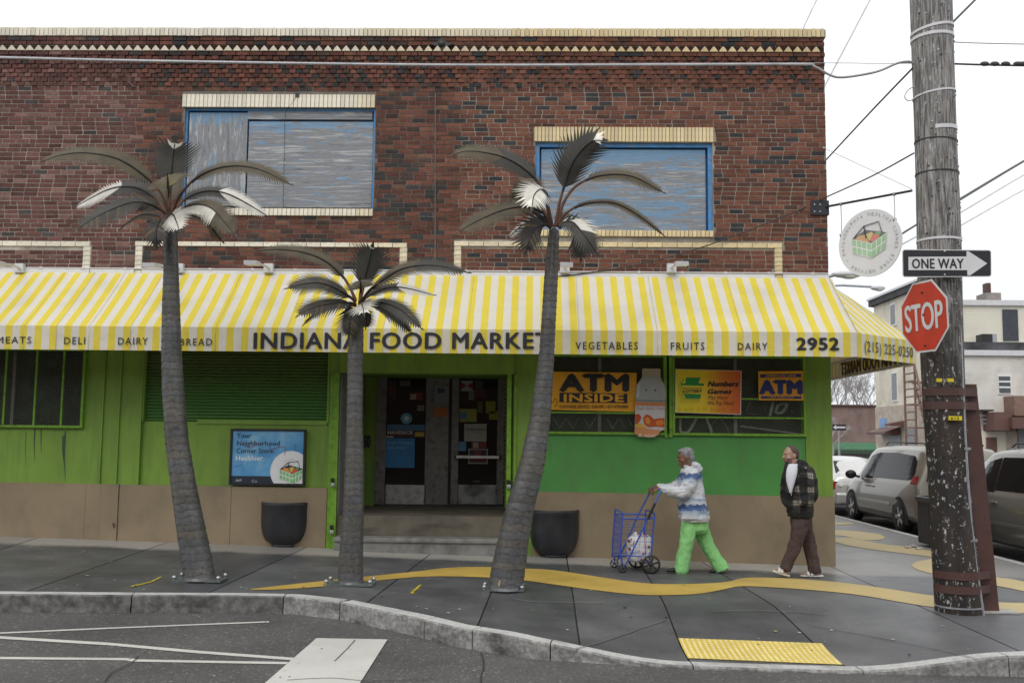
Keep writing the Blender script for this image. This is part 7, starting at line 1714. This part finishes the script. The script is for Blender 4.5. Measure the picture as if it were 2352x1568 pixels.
def car(name, label, paint, secs, wheels, wr_, hw, side_wins, rear_win, wind, loc, group, tail, extras=None):
    """local axes: +y forward, x right; secs: (y, zbottom, zbelt, zroof, half belt, half roof)"""
    c = thing(name, label, 'car', loc, group); O = Vector(loc)
    def ring(s):
        y, zb, zbt, zr2, wb, wr2 = s; pts = []
        half = [(wb * .90, zb), (wb * .985, zb + .08), (wb, (zb + zbt) / 2), (wb * .985, zbt - .05), (wb * .955, zbt), (wr2 + .02, zr2 - .10), (wr2 * .93, zr2 - .03), (wr2 * .6, zr2), (0, zr2 + .015)]
        L_ = [(x, z) for x, z in half] + [(-x, z) for x, z in half[:-1][::-1]]
        return [O + Vector((x, y, z)) for x, z in L_]
    b = MB(); rings = [ring(s) for s in secs]
    # interpolate
    rr2 = []
    ctrl = [Vector(s[:3]) for s in secs]; c2 = [Vector(s[3:]) for s in secs]; A_ = catmull(ctrl, 4); B2 = catmull(c2, 4)
    rings = [ring((a.x, a.y, a.z, q.x, q.y, q.z)) for a, q in zip(A_, B2)]
    b.loft(rings, True); body = b.build('body', paint, c)
    S = list(zip(A_, B2))
    def sp_at(y):
        for (a, q), (a2, q2) in zip(S, S[1:]):
            if min(a.x, a2.x) <= y <= max(a.x, a2.x): f_ = (y - a.x) / (a2.x - a.x + 1e-9); return a.lerp(a2, f_), q.lerp(q2, f_)
        return S[-1] if abs(y - S[-1][0].x) < abs(y - S[0][0].x) else S[0]
    def side(y, z):
        a, q = sp_at(y); zbt, zr2, wb, wr2 = a.z, q.x, q.y, q.z; f_ = max(0, min(1, (z - zbt) / (zr2 - .10 - zbt + 1e-9))); return wb * .955 * (1 - f_) + (wr2 + .02) * f_
    for sg in (-1, 1):
        for poly in side_wins:
            m_ = MB(); side_patch(m_, poly, side, O, sg); m_.build('side_window', M_cglass, c)
        if name == 'parked_minivan': m_ = MB(); side_patch(m_, [(-2.33, .80), (-2.36, 1.02), (-2.34, 1.17), (-2.16, 1.18), (-2.05, 1.06), (-2.08, .94), (-2.22, .80)], side, O, sg); m_.build('tail_light', M_tail, c)
    for nm, quad, yo in (('rear_window', rear_win, -.012), ('windscreen', wind, .012)):
        (ya, za, xa), (yb, zb2, xb) = quad; pts = [O + Vector((-xa, ya + yo, za)), O + Vector((xa, ya + yo, za)), O + Vector((xb, yb + yo, zb2)), O + Vector((-xb, yb + yo, zb2))]; MB().prism(pts, Vector((0, yo * .5, .004))).build(nm, M_cglass, c)
    for (wy) in wheels:
        for sg in (-1, 1):
            w0 = O + Vector((sg * (hw - .10), wy, wr_)); t = MB(); ringw = lambda r_, x: [w0 + Vector((x, r_ * math.cos(a / 24 * 6.28319), r_ * math.sin(a / 24 * 6.28319))) for a in range(24)]
            t.loft([ringw(.001, -.10), ringw(wr_ * .9, -.10), ringw(wr_, -.07), ringw(wr_, .07), ringw(wr_ * .93, .11 * 1), ringw(wr_ * .62, .105)] if sg > 0 else [ringw(.001, .10), ringw(wr_ * .9, .10), ringw(wr_, .07), ringw(wr_, -.07), ringw(wr_ * .93, -.11), ringw(wr_ * .62, -.105)], False); tw = t.build('wheel', M_darkrub, c)
            t = MB(); t.loft([ringw(wr_ * .62, sg * .10), ringw(wr_ * .55, sg * .085), ringw(.03, sg * .085), ringw(.001, sg * .10)], False); t.build('rim', MT['wheel_well_dark'] if 0 else M_darkrub, tw)
            sp2 = MB()
            for k_ in range(5): a = k_ / 5 * 6.28319; d = Vector((0, math.cos(a), math.sin(a))); sp2.obox(w0 + d * wr_ * .33 + Vector((sg * .096, 0, 0)), d, (1, 0, 0), d.cross(Vector((1, 0, 0))), wr_ * .27, .012, wr_ * .11)
            sp2.ball(w0 + Vector((sg * .10, 0, 0)), .05, 8, 6); sp2.build('hubcap', M_chrome, tw)
            t = MB(); aw_ = [O + Vector((sg * (hw + .004), wy + (wr_ + .07) * math.cos(a / 16 * math.pi), wr_ + (wr_ + .07) * math.sin(a / 16 * math.pi))) for a in range(17)] + [O + Vector((sg * (hw + .004), wy - wr_ - .07, .20)), O + Vector((sg * (hw + .004), wy + wr_ + .07, .20))]
            t.prism(aw_, Vector((-sg * .18, 0, 0))); t.build('wheel_arch', M_darkrub, c)
    for sg in (-1, 1):
        for y0_, z0_, z1_, xw, hx in tail:
            t = MB(); y_ = y0_; xo = side(y_ + .12, (z0_ + z1_) / 2) - .025 if z1_ > 1 else hw
            t.bevbox(O.x + sg * xo - (xw if sg > 0 else 0) - .0 + (0.012 * sg), O.x + sg * xo + (xw if sg < 0 else 0) + .012 * sg, O.y + y_ - .02, O.y + y_ + .20, O.z + z0_, O.z + z1_, .02); t.build('tail_light', M_tail, c)
    return c, O, body, side
M_silver = carpaint('champagne_paint', (.25, .235, .195)); M_silver2 = carpaint('silver_grey_paint', (.22, .212, .19)); M_wh = carpaint('white_car_paint', (.62, .62, .60))
VW = .97
van_s = [(-2.42, .50, .62, .72, .70, .62), (-2.40, .32, .90, 1.10, .90, .74), (-2.36, .26, 1.02, 1.48, .95, .70), (-2.25, .24, 1.03, 1.70, .96, .70), (-1.9, .24, 1.03, 1.755, .97, .72), (-.8, .22, 1.02, 1.77, .98, .74), (.4, .22, 1.00, 1.74, .98, .73), (.9, .22, .99, 1.62, .98, .70), (1.35, .22, .97, 1.28, .97, .74), (1.65, .24, .90, 1.08, .96, .78), (2.1, .28, .78, .93, .92, .72), (2.40, .34, .62, .76, .80, .60), (2.46, .42, .52, .60, .68, .5)]
van_w = [[(-2.06, 1.12), (-2.14, 1.24), (-2.10, 1.46), (-1.95, 1.57), (-1.0, 1.62), (.08, 1.61), (.14, 1.08), (-1.9, 1.09)], [(.17, 1.05), (.12, 1.61), (.58, 1.53), (.98, 1.20), (1.02, 1.05)]]
# first van: left side on the kerb line; rear wheel and front wheel found from the photo
def place_van(name, label, paint, x, yr, group):
    z = zroad(x + .5, yr)
    c, O, bd, side = car(name, label, paint, van_s, (-1.52, 1.52), .335, VW, van_w, ((-2.405, 1.08, .74), (-2.30, 1.58, .64)), ((1.36, 1.04, .78), (.80, 1.62, .60)), (x + VW, yr + 1.52, z), group, [])
    MB().bevbox(O.x - .86, O.x + .86, O.y - 2.56, O.y - 2.36, O.z + .30, O.z + .62, .05).build('rear_bumper', paint, c)
    for sg in (-1, 1):
        MB().ball(O + Vector((sg * (VW + .16), 1.02, 1.10)), (.13, .08, .10), 10, 8).tube([O + Vector((sg * (VW - .04), 1.02, 1.04)), O + Vector((sg * (VW + .1), 1.02, 1.08))], .03, 6).build('side_mirror', M_black, c)
        MB().bevbox(O.x + sg * VW - .02, O.x + sg * VW + .02, O.y - .05, O.y + .16, O.z + .86, O.z + .90, .008).build('door_handle', paint, c); MB().bevbox(O.x + sg * VW - .02, O.x + sg * VW + .02, O.y + .28, O.y + .48, O.z + .86, O.z + .90, .008).build('door_handle', paint, c)
        MB().bevbox(O.x + sg * VW - .015, O.x + sg * VW + .018, O.y - 1.0, O.y + 1.05, O.z + .52, O.z + .58, .008).build('side_moulding', paint, c)
        MB().tube([O + Vector((sg * .56, -2.0, 1.78)), O + Vector((sg * .58, -1.9, 1.82)), O + Vector((sg * .60, .0, 1.84)), O + Vector((sg * .58, .2, 1.78))], .016, 6).build('roof_rail', M_black, c)
    return c
xk = 7.45; d_ = (xk) / ((2052 - 1228) / FD); yr1 = d_ - 14.2
van1 = place_van('parked_minivan', 'champagne minivan with red tail lamp parked beyond the black trash bin', M_silver, xk, yr1, 'minivans parked on the side street')
van2 = place_van('parked_minivan', 'silver grey minivan cut by the right edge of the photo', M_silver2, xk + .05, .75, 'minivans parked on the side street')
sed_s = [(-2.35, .45, .70, .80, .70, .66), (-2.30, .30, .86, .98, .86, .76), (-2.2, .26, .90, 1.03, .89, .74), (-1.75, .24, .92, 1.06, .90, .72), (-1.2, .22, .92, 1.32, .90, .60), (-.7, .22, .92, 1.42, .91, .60), (.1, .22, .92, 1.44, .91, .60), (.6, .22, .92, 1.32, .91, .60), (1.15, .22, .90, 1.02, .90, .70), (1.8, .25, .82, .92, .87, .68), (2.2, .3, .68, .78, .78, .58), (2.3, .4, .55, .62, .66, .5)]
sed_w = [[(-1.25, .95), (-.85, 1.32), (-.1, 1.35), (-.1, .95)], [(-.05, .95), (-.05, 1.35), (.5, 1.28), (.95, .96)]]
xs2 = 7.4; ys2 = xs2 / ((1908 - 1226) / FD) - 14.2 + 2.6
c, O, _, _ = car('parked_sedan', 'white sedan with red tail light parked ahead of the champagne minivan', M_wh, sed_s, (-1.4, 1.4), .32, .90, sed_w, ((-1.72, 1.04, .62), (-1.12, 1.34, .50)), ((1.1, 1.02, .66), (.55, 1.34, .52)), (xs2 + .9, ys2, zroad(xs2 + .9, ys2)), None, [(-2.30, .66, .86, .26, 0)])
MB().bevbox(O.x - .82, O.x + .82, O.y - 2.42, O.y - 2.22, O.z + .30, O.z + .58, .05).build('rear_bumper', M_wh, c)
t = MB(); c2, O2, _, _ = car('parked_sedan', 'white car whose roof shows behind the champagne minivan', M_wh, sed_s, (-1.4, 1.4), .32, .90, sed_w, ((-1.72, 1.04, .62), (-1.12, 1.34, .50)), ((1.1, 1.02, .66), (.55, 1.34, .52)), (14.0, 17.5, zroad(14, 17)), None, [(-2.30, .66, .86, .26, 0)])
# trash bin
bp_ = gnd(2122, 1258); TB = thing('trash_bin', 'black rectangular street trash bin with lattice panels behind the utility pole', 'trash bin', (bp_.x, bp_.y, zs(bp_.x, bp_.y)))
w2 = .25; x0, y0, z0 = gnd(2107, 1258).x + .47, bp_.y, zs(bp_.x, bp_.y)
hb = (at(2122, 1142, y0).z - z0)
MB().bevbox(x0 - w2, x0 + w2 + .3, y0, y0 + .55, z0 + .04, z0 + hb, .03).build('bin_body', mat('slate_bin', (.045, .048, .058), .5, var=.3, scale=8), TB)
lt_ = MB()
for i in range(4):
    for j in range(5):
        cx2, cz2 = x0 - w2 + .07 + i * .12, z0 + .14 + j * .15
        lt_.tube([(cx2 - .05, y0 - .006, cz2), (cx2, y0 - .006, cz2 + .065), (cx2 + .05, y0 - .006, cz2), (cx2, y0 - .006, cz2 - .065), (cx2 - .05, y0 - .006, cz2)], .008, 4)
lt_.build('lattice', M_black, TB)
MB().bevbox(x0 - w2 - .02, x0 + w2 + .32, y0 - .02, y0 + .57, z0 + hb - .09, z0 + hb, .02).build('bin_rim', mat('bin_rim_grey', (.09, .095, .105), .5), TB)
MB().box(x0 + .06, x0 + .18, y0 - .03, y0 - .021, z0 + hb - .13, z0 + hb - .02).build('yellow_label', flat('c9b82a'), TB)
for i, (u, v) in enumerate(((2112, 1262), (2096, 1256), (2086, 1259))):
    p = gnd(u, v); m_ = MB(); m_.ball((p.x, p.y, zs(p.x, p.y) + .02), (.07, .05, .022), 8, 6); fz = thing('crumpled_paper', ['large crumpled paper at the foot of the trash bin', 'crumpled paper a little left of the trash bin', 'leftmost small paper scrap near the trash bin'][i], 'litter', p, 'paper scraps by the bin'); fuse(m_, 'paper', mat('scrap_paper', (.5, .48, .44), .8), fz, .012, 0, disp=lambda q: .02 * noise.noise(q * 30 + Vector((i, 0, 0))))

# ================================================================== ACROSS THE SIDE STREET
M_cst = mat('cream_stucco', (.74, .69, .57), .85, var=.08, scale=.8, bp=.2, bs=8, dirt=(.30, .27, .22), dscale=.6, damt=.6)
M_cst2 = mat('grey_stucco', (.68, .66, .61), .85, var=.08, scale=.8, bp=.2, bs=8, dirt=(.28, .27, .24), dscale=.5, damt=.6)
M_fst = mat('form_stone', (.50, .44, .37), .85, var=.3, scale=4, bp=.8, bs=6, dirt=(.20, .17, .15), dscale=2, damt=.6)
M_tar = mat('tar_roof', (.05, .05, .055), .8, var=.4, scale=2); M_brn = mat('brown_awning_metal', (.13, .065, .055), .6, var=.15, scale=2)
M_grey = mat('grey_shutter', (.26, .27, .29), .5, var=.1); M_wg = mat('far_window_glass', (.10, .115, .13), .12, bp=0); M_sid = mat('pale_siding', (.74, .72, .62), .7, var=.05, scale=1)
zr_ = -.35
def wpt(u, v, X_):      # point of the vertical plane x = X_ on the photo ray
    d = ray(u, v); return CAM + d * (X_ / d.x)
XW = 16.5
A1 = wpt(2007, 704, XW); YF = A1.y; YN = wpt(2140, 640, XW).y; zA = A1.z
CB = thing('corner_apartment', 'tall cream stucco corner building with stone lower storey and rusty fire escape', 'building', (XW + 4, YN, zr_))
zst = wpt(2010, 935, XW).z
def foot_(e, z0, z1): return MB().prism([(XW - e, YN - e, z0), (XW + .5 + e, YN - e, z0), (XW + 5 + e, YF + 3 + e, z0), (XW - e, YF + e, z0)], (0, 0, z1 - z0))
foot_(0, zst, zA).build('upper_wall', M_cst, CB); foot_(.04, zr_, zst).build('stone_wall', M_fst, CB)
foot_(.2, zA, zA + .28).build('cornice', M_tar, CB); foot_(.26, zA + .281, zA + .38).build('cornice_cap', M_whitem, CB)
def wwin(u0, v0, u1, v1, X_, par, name, m_, proud=.03, fr=True, vref=None):
    a, b = wpt(u0, (v0 + v1) / 2, X_), wpt(u1, (v0 + v1) / 2, X_); zt2, zb2 = wpt((u0 + u1) / 2, v0, X_).z, wpt((u0 + u1) / 2, v1, X_).z
    if fr: f_ = MB().box(X_ - proud - .02, X_, b.y - .06, a.y + .06, zb2 - .08, zt2 + .08).build('window_frame', M_white, par)
    return MB().box(X_ - proud - .03, X_ - (.02 if fr else 0), b.y, a.y, zb2, zt2).build(name, m_, par)
wwin(2051, 857, 2062, 918, XW, CB, 'window', M_wg); wwin(2048, 700, 2058, 745, XW, CB, 'window', M_wg); wwin(2098, 690, 2112, 740, XW, CB, 'window', M_wg)
wwin(2044, 1000, 2070, 1040, XW - .05, CB, 'roller_shutter', M_grey, fr=False); wwin(2086, 985, 2104, 1036, XW - .05, CB, 'entrance_door', M_grey, fr=False)
for (u0_, v0_, u1_, v1_) in ((2027, 981, 2071, 997), (2070, 966, 2084, 978)):
    a, b = wpt(u0_, v0_, XW), wpt(u1_, v1_, XW); MB().prism([(XW - .05, a.y, a.z), (XW - .75, a.y, b.z + .1), (XW - .75, a.y, b.z), (XW - .05, a.y, b.z)], (0, b.y - a.y, 0)).build('door_canopy', M_brn, CB)
# fire escape
fe = MB(); 
ya, yb = wpt(2078, 870, XW - .9).y, wpt(2102, 870, XW - .9).y; zt2 = wpt(2090, 840, XW - .9).z; zb2 = wpt(2090, 1035, XW - .9).z
for y in (ya, yb): fe.box(XW - .95, XW - .88, y - .04, y + .04, zb2, zt2)
for i in range(12): z = zb2 + (zt2 - zb2) * i / 11; fe.box(XW - .94, XW - .90, yb, ya, z - .03, z + .03); fe.box(XW - .9, XW, ya - .03, ya + .03, z - .03, z + .03) if i % 3 == 0 else None
P0_, P1_ = wpt(2100, 880, XW - .9), wpt(2140, 1030, XW - .9)
for dz in (0, .8): fe.tube([(XW - .9, P0_.y, P0_.z + dz), (XW - .9, P1_.y, P1_.z + dz)], .05, 5)
for i in range(11): q = P0_.lerp(P1_, i / 10); fe.tube([(XW - .9, q.y, q.z), (XW - .9, q.y, q.z + .8)], .02, 4); fe.box(XW - .95, XW - .3, q.y - .12, q.y + .12, q.z - .02, q.z + .02)
fe.build('fire_escape', mat('faded_rust_steel', (.20, .12, .095), .7), CB)
a = wpt(2030, 971, XW); MB().box(XW - .06, XW - .03, a.y - .5, a.y + .35, a.z - .22, a.z + .22).build('wall_plaque', flat('6f9ccc'), CB)
# siding building and stucco shop row, facing us
YS = YN + 1.5
def fp(u, v, Y): return at(u, v, Y)
SB = thing('siding_house', 'house with pale horizontal siding, dark door and brick chimney above the flat roofs', 'building', (at(2290, 900, YS).x, YS, zr_))
x0 = at(2212, 750, YS).x; x1 = at(2480, 750, YS).x; zt2 = at(2290, 702, YS).z
MB().box(x0, x1, YS, YS + 8, zr_, zt2).build('wall', M_sid, SB)
nb = 26; zb2 = at(2290, 800, YS).z
for i in range(nb): z = zb2 + (zt2 - zb2) * i / nb; h = (zt2 - zb2) / nb; MB().prism([(x0, YS - .03, z), (x0, YS - .004, z + h), (x0, YS - .001, z + h), (x0, YS - .001, z)], (x1 - x0, 0, 0)).build('siding_board', M_sid, SB)
MB().box(x0 - .1, x1, YS - .15, YS + 8, zt2, at(2290, 690, YS).z).build('eaves', M_whitem, SB)
a, b, c_1, d1_ = at(2301, 712, YS).x, at(2336, 712, YS).x, at(2320, 783, YS).z, at(2320, 711, YS).z; MB().box(a, b, YS - .06, YS, c_1, d1_).build('door', mat('slate_door', (.045, .05, .065), .5), SB)
a, b = at(2266, 690, YS + 1).x, at(2300, 690, YS + 1).x; MB().box(a, b, YS + 1, YS + 2, zt2, at(2280, 672, YS + 1).z).build('chimney_base', mat('chimney_render', (.25, .23, .21), .9), SB); a, b = at(2272, 690, YS + 1).x, at(2282, 690, YS + 1).x; MB().box(a, b, YS + 1.2, YS + 1.6, zt2, at(2280, 648, YS + 1).z).build('chimney', M_rust, SB)
YL = YN - .4
SR = thing('stucco_shop', 'low grey stucco shop row with brown awnings at the right edge', 'building', (at(2290, 900, YL).x, YL, zr_))
x0 = at(2205, 900, YL).x; x1 = at(2500, 900, YL).x; zt2 = at(2290, 817, YL).z
MB().box(x0, x1, YL, YS - .1, zr_, zt2).build('wall', M_cst2, SR); MB().box(x0, x1, YL - .15, YS - .1, zt2 + .002, at(2290, 817, YL).z + .22).build('parapet', M_whitem, SR)
def fb(u0, v0, u1, v1, Y, d, m_, par, name): x0, x1, z0, z1 = R4(u0, v0, u1, v1, Y); return MB().box(x0, x1, Y, Y + d, z0, z1).build(name, m_, par)
pr = fb(2205, 786, 2480, 816, YL + .3, .2, mat('blotchy_tar_parapet', (.055, .055, .062), .7, var=.6, scale=1.5), SR, 'roof_parapet')
fb(2256, 767, 2280, 787, YL + 1.0, .6, M_black, SR, 'air_conditioner'); fb(2280, 767, 2290, 787, YL + 1.0, .6, M_galv, SR, 'condenser_cover')
wf = fb(2292, 860, 2324, 905, YL - .05, .05, M_white, SR, 'window_frame'); fb(2295, 864, 2321, 902, YL - .07, .02, M_wg, SR, 'window'); 
for v in (876, 889): fb(2295, v - 2, 2321, v + 2, YL - .09, .015, M_white, SR, 'window_bar')
fb(2215, 990, 2312, 1045, YL - .1, .1, M_cst, SR, 'lower_wall'); fb(2267, 1004, 2291, 1075, YL - .16, .06, M_brn, SR, 'brown_door')
fb(2284, 946, 2325, 988, YL - 1.0, 1.0, M_brn, SR, 'awning_box'); fb(2250, 940, 2283, 944, YL - .5, .5, M_black, SR, 'canopy_edge'); fb(2330, 909, 2440, 955, YL - .9, .9, mat('brown_bay_wall', (.22, .14, .11), .8), SR, 'bay_wall'); fb(2326, 958, 2440, 984, YL - 1.3, 1.3, M_brn, SR, 'awning_box')
fb(2312, 990, 2338, 1075, YL - .12, .12, M_fst, SR, 'stone_pier'); fb(2340, 985, 2440, 1075, YL - .13, .13, M_grey, SR, 'roller_shutter')
for i in range(3): fb(2252, 952 + i * 9, 2284, 956 + i * 9, YL - .3, .05, M_galv, SR, 'pipe')
# low brick building, green hoarding and fence
YB2 = 58
BBd = thing('brick_warehouse', 'distant low purple-brown brick warehouse with a green band at its foot', 'building', (at(1955, 1000, YB2).x, YB2, zr_))
x0, x1 = at(1840, 980, YB2).x, at(2030, 980, YB2).x; MB().box(x0, x1, YB2, YB2 + 8, zr_ - 1, at(1955, 932, YB2).z).build('wall', mat('far_brick', (.21, .145, .13), .9, var=.25, scale=1.2), BBd)
MB().box(x0, x1, YB2 - .2, YB2 + 8, at(1955, 932, YB2).z + .002, at(1955, 929, YB2).z).build('coping', M_brn, BBd)
fb(1840, 1016, 2012, 1040, YB2 - .5, .5, mat('green_hoarding', (.10, .26, .14), .7), BBd, 'green_band')
FN = thing('iron_fence', 'black iron picket fence in front of the distant green band', 'fence', (at(1955, 1040, YB2 - 8).x, YB2 - 8, zr_)); fx0, fx1 = at(1880, 1040, YB2 - 8).x, at(2012, 1040, YB2 - 8).x; zf0, zf1 = at(1955, 1060, YB2 - 8).z, at(1955, 1031, YB2 - 8).z
n_ = 44
for i in range(n_): x = fx0 + (fx1 - fx0) * i / n_; MB().box(x - .02, x + .02, YB2 - 8.02, YB2 - 7.98, zr_, zf1).build('picket', M_black, FN)
MB().box(fx0, fx1, YB2 - 8.03, YB2 - 7.97, zf1 - .18, zf1 - .12).box(fx0, fx1, YB2 - 8.03, YB2 - 7.97, zf0, zf0 + .06).build('fence_rail', M_black, FN)
# bare trees
def bare_tree(x, y, h, lab, seed, group):
    t = thing('bare_tree', lab, 'tree', (x, y, zr_), group); r_ = random.Random(seed); tr2 = MB(); br = MB()
    def grow(mb, p, d, ln, rad, dep):
        q = p + d * ln; mb.tube([p, (p + q) / 2 + Vector((r_.uniform(-.05, .05) * ln, 0, 0)), q], [rad, rad * .85, rad * .7], 5 if dep < 2 else 3, cap=False)
        if dep >= 5: return
        for i in range(3 if dep < 4 else 4):
            nd = (d + Vector((r_.uniform(-.75, .75), r_.uniform(-.75, .75), r_.uniform(-.15, .5)))).normalized(); grow(br, q, nd, ln * r_.uniform(.6, .85), rad * .58, dep + 1)
    grow(tr2, Vector((x, y, zr_)), Vector((0, 0, 1)), h * .28, .16, 0); m_ = mat('pale_winter_bark', (.38, .36, .35), .9); tr2.build('trunk', m_, t); br.build('branches', m_, t)
for i, (u, h) in enumerate(((1890, 9.5), (1935, 10.5), (1975, 9.8), (2010, 9))): bare_tree(at(u, 900, 68 + i).x, 68 + i * 1.5, h, ['leftmost faint bare tree above the distant warehouse, mostly behind the shop', 'bare winter tree above the left half of the distant warehouse', 'bare winter tree above the middle of the distant warehouse', 'bare winter tree beside the cream corner building'][i], i + 20, 'bare trees behind the warehouse')
t_x = at(1912, 1000, 40).x; bare_tree(at(1908, 1000, 40).x, 40, 3.6, 'small bare sapling beside the distant arrow sign', 5, None)
# distant one way sign
YD2 = 30; OW2 = thing('arrow_sign', 'small distant white arrow sign pointing left on a grey post', 'road sign', (at(1928, 1040, YD2).x, YD2, zr_)); x0, x1, z0, z1 = R4(1912, 974, 1943, 988, YD2); xm = (x0 + x1) / 2; zm = (z0 + z1) / 2
MB().box(x0, x1, YD2, YD2 + .02, z0, z1).build('sign_plate', M_black, OW2); MB().prism([(x0 + .03, YD2 - .01, zm), (x0 + .16, YD2 - .01, z1 - .02), (x0 + .16, YD2 - .01, zm + .04), (x1 - .03, YD2 - .01, zm + .04), (x1 - .03, YD2 - .01, zm - .04), (x0 + .16, YD2 - .01, zm - .04), (x0 + .16, YD2 - .01, z0 + .02)], (0, .005, 0)).build('arrow', M_signw, OW2)
MB().tube([(xm, YD2 + .05, zr_ - .1), (xm, YD2 + .05, z1)], .05, 8).build('post', M_galv, OW2)
# street lamps
def streetlamp(u_head, v_head, u_arm, v_arm, Y, lab, big):
    hd2 = at(u_head, v_head, Y); ar = at(u_arm, v_arm, Y); px_ = ar.x - 1.2; t = thing('street_lamp', lab, 'street lamp', (px_, Y, zr_), 'street lamps down the side street')
    MB().tube([(px_, Y, zr_), (px_, Y, ar.z - .3)], [.12, .07], 8).build('lamp_pole', M_galv, t); MB().tube([(px_, Y, ar.z - .6), (px_ + .4, Y, ar.z - .05), (ar.x, Y, ar.z), (hd2.x - .1, Y, hd2.z + .03)], .045, 6).build('lamp_arm', M_galv, t)
    MB().ball(hd2, (.42 if big else .28, .16, .10), 12, 8).build('lamp_head', M_whitem, t); MB().ball(hd2 + Vector((.05, -.02, -.06)), (.22 if big else .16, .12, .07), 10, 6).build('lamp_lens', flat('cfcfc0'), t)
streetlamp(1945, 630, 1908, 634, 12, 'upper street lamp head peeking out behind the round hanging sign', True); streetlamp(2016, 661, 1935, 655, 22, 'lower long-armed street lamp just above the awning corner', False)
# far street kerb and pavement across the side street
surface([[(15.2, -12), (16.6, -12), (16.6, 60), (15.2, 60)]], lambda x, y: zroad(x, y) + .12, 'far_pavement', M_side, grid=4, bounds=(15, 17, -12, 60))
MB().box(15.0, 15.2, -12, 60, zr_, zroad(15, 5) + .12).build('far_kerb', M_gran2, kind='structure')
# ================================================================== unseen houses across the avenue, added to block the low sky
RH = thing('row_houses', 'unseen brick row houses behind the photographer, added to block low sky light', 'building', (0, -31, -.5))
YR = -31
MB().box(-48, 52, YR - 10, YR, -1, 8.6).build('wall', mat('row_brick', (.20, .11, .085), .9, var=.3, scale=.7), RH); MB().box(-48, 52, YR - .1, YR + .4, 8.6, 9.0).build('cornice', M_whitem, RH)
for k_ in range(19):
    x = -46 + k_ * 5.1
    for z in (1.6, 5.2):
        for dx in (.0, 2.2):
            if z < 2 and dx > 1: MB().box(x + dx, x + dx + 1.0, YR, YR + .06, -.2, 2.3).build('door', M_brn, RH); continue
            MB().box(x + dx, x + dx + 1.1, YR, YR + .05, z, z + 1.7).build('window', M_wg, RH)
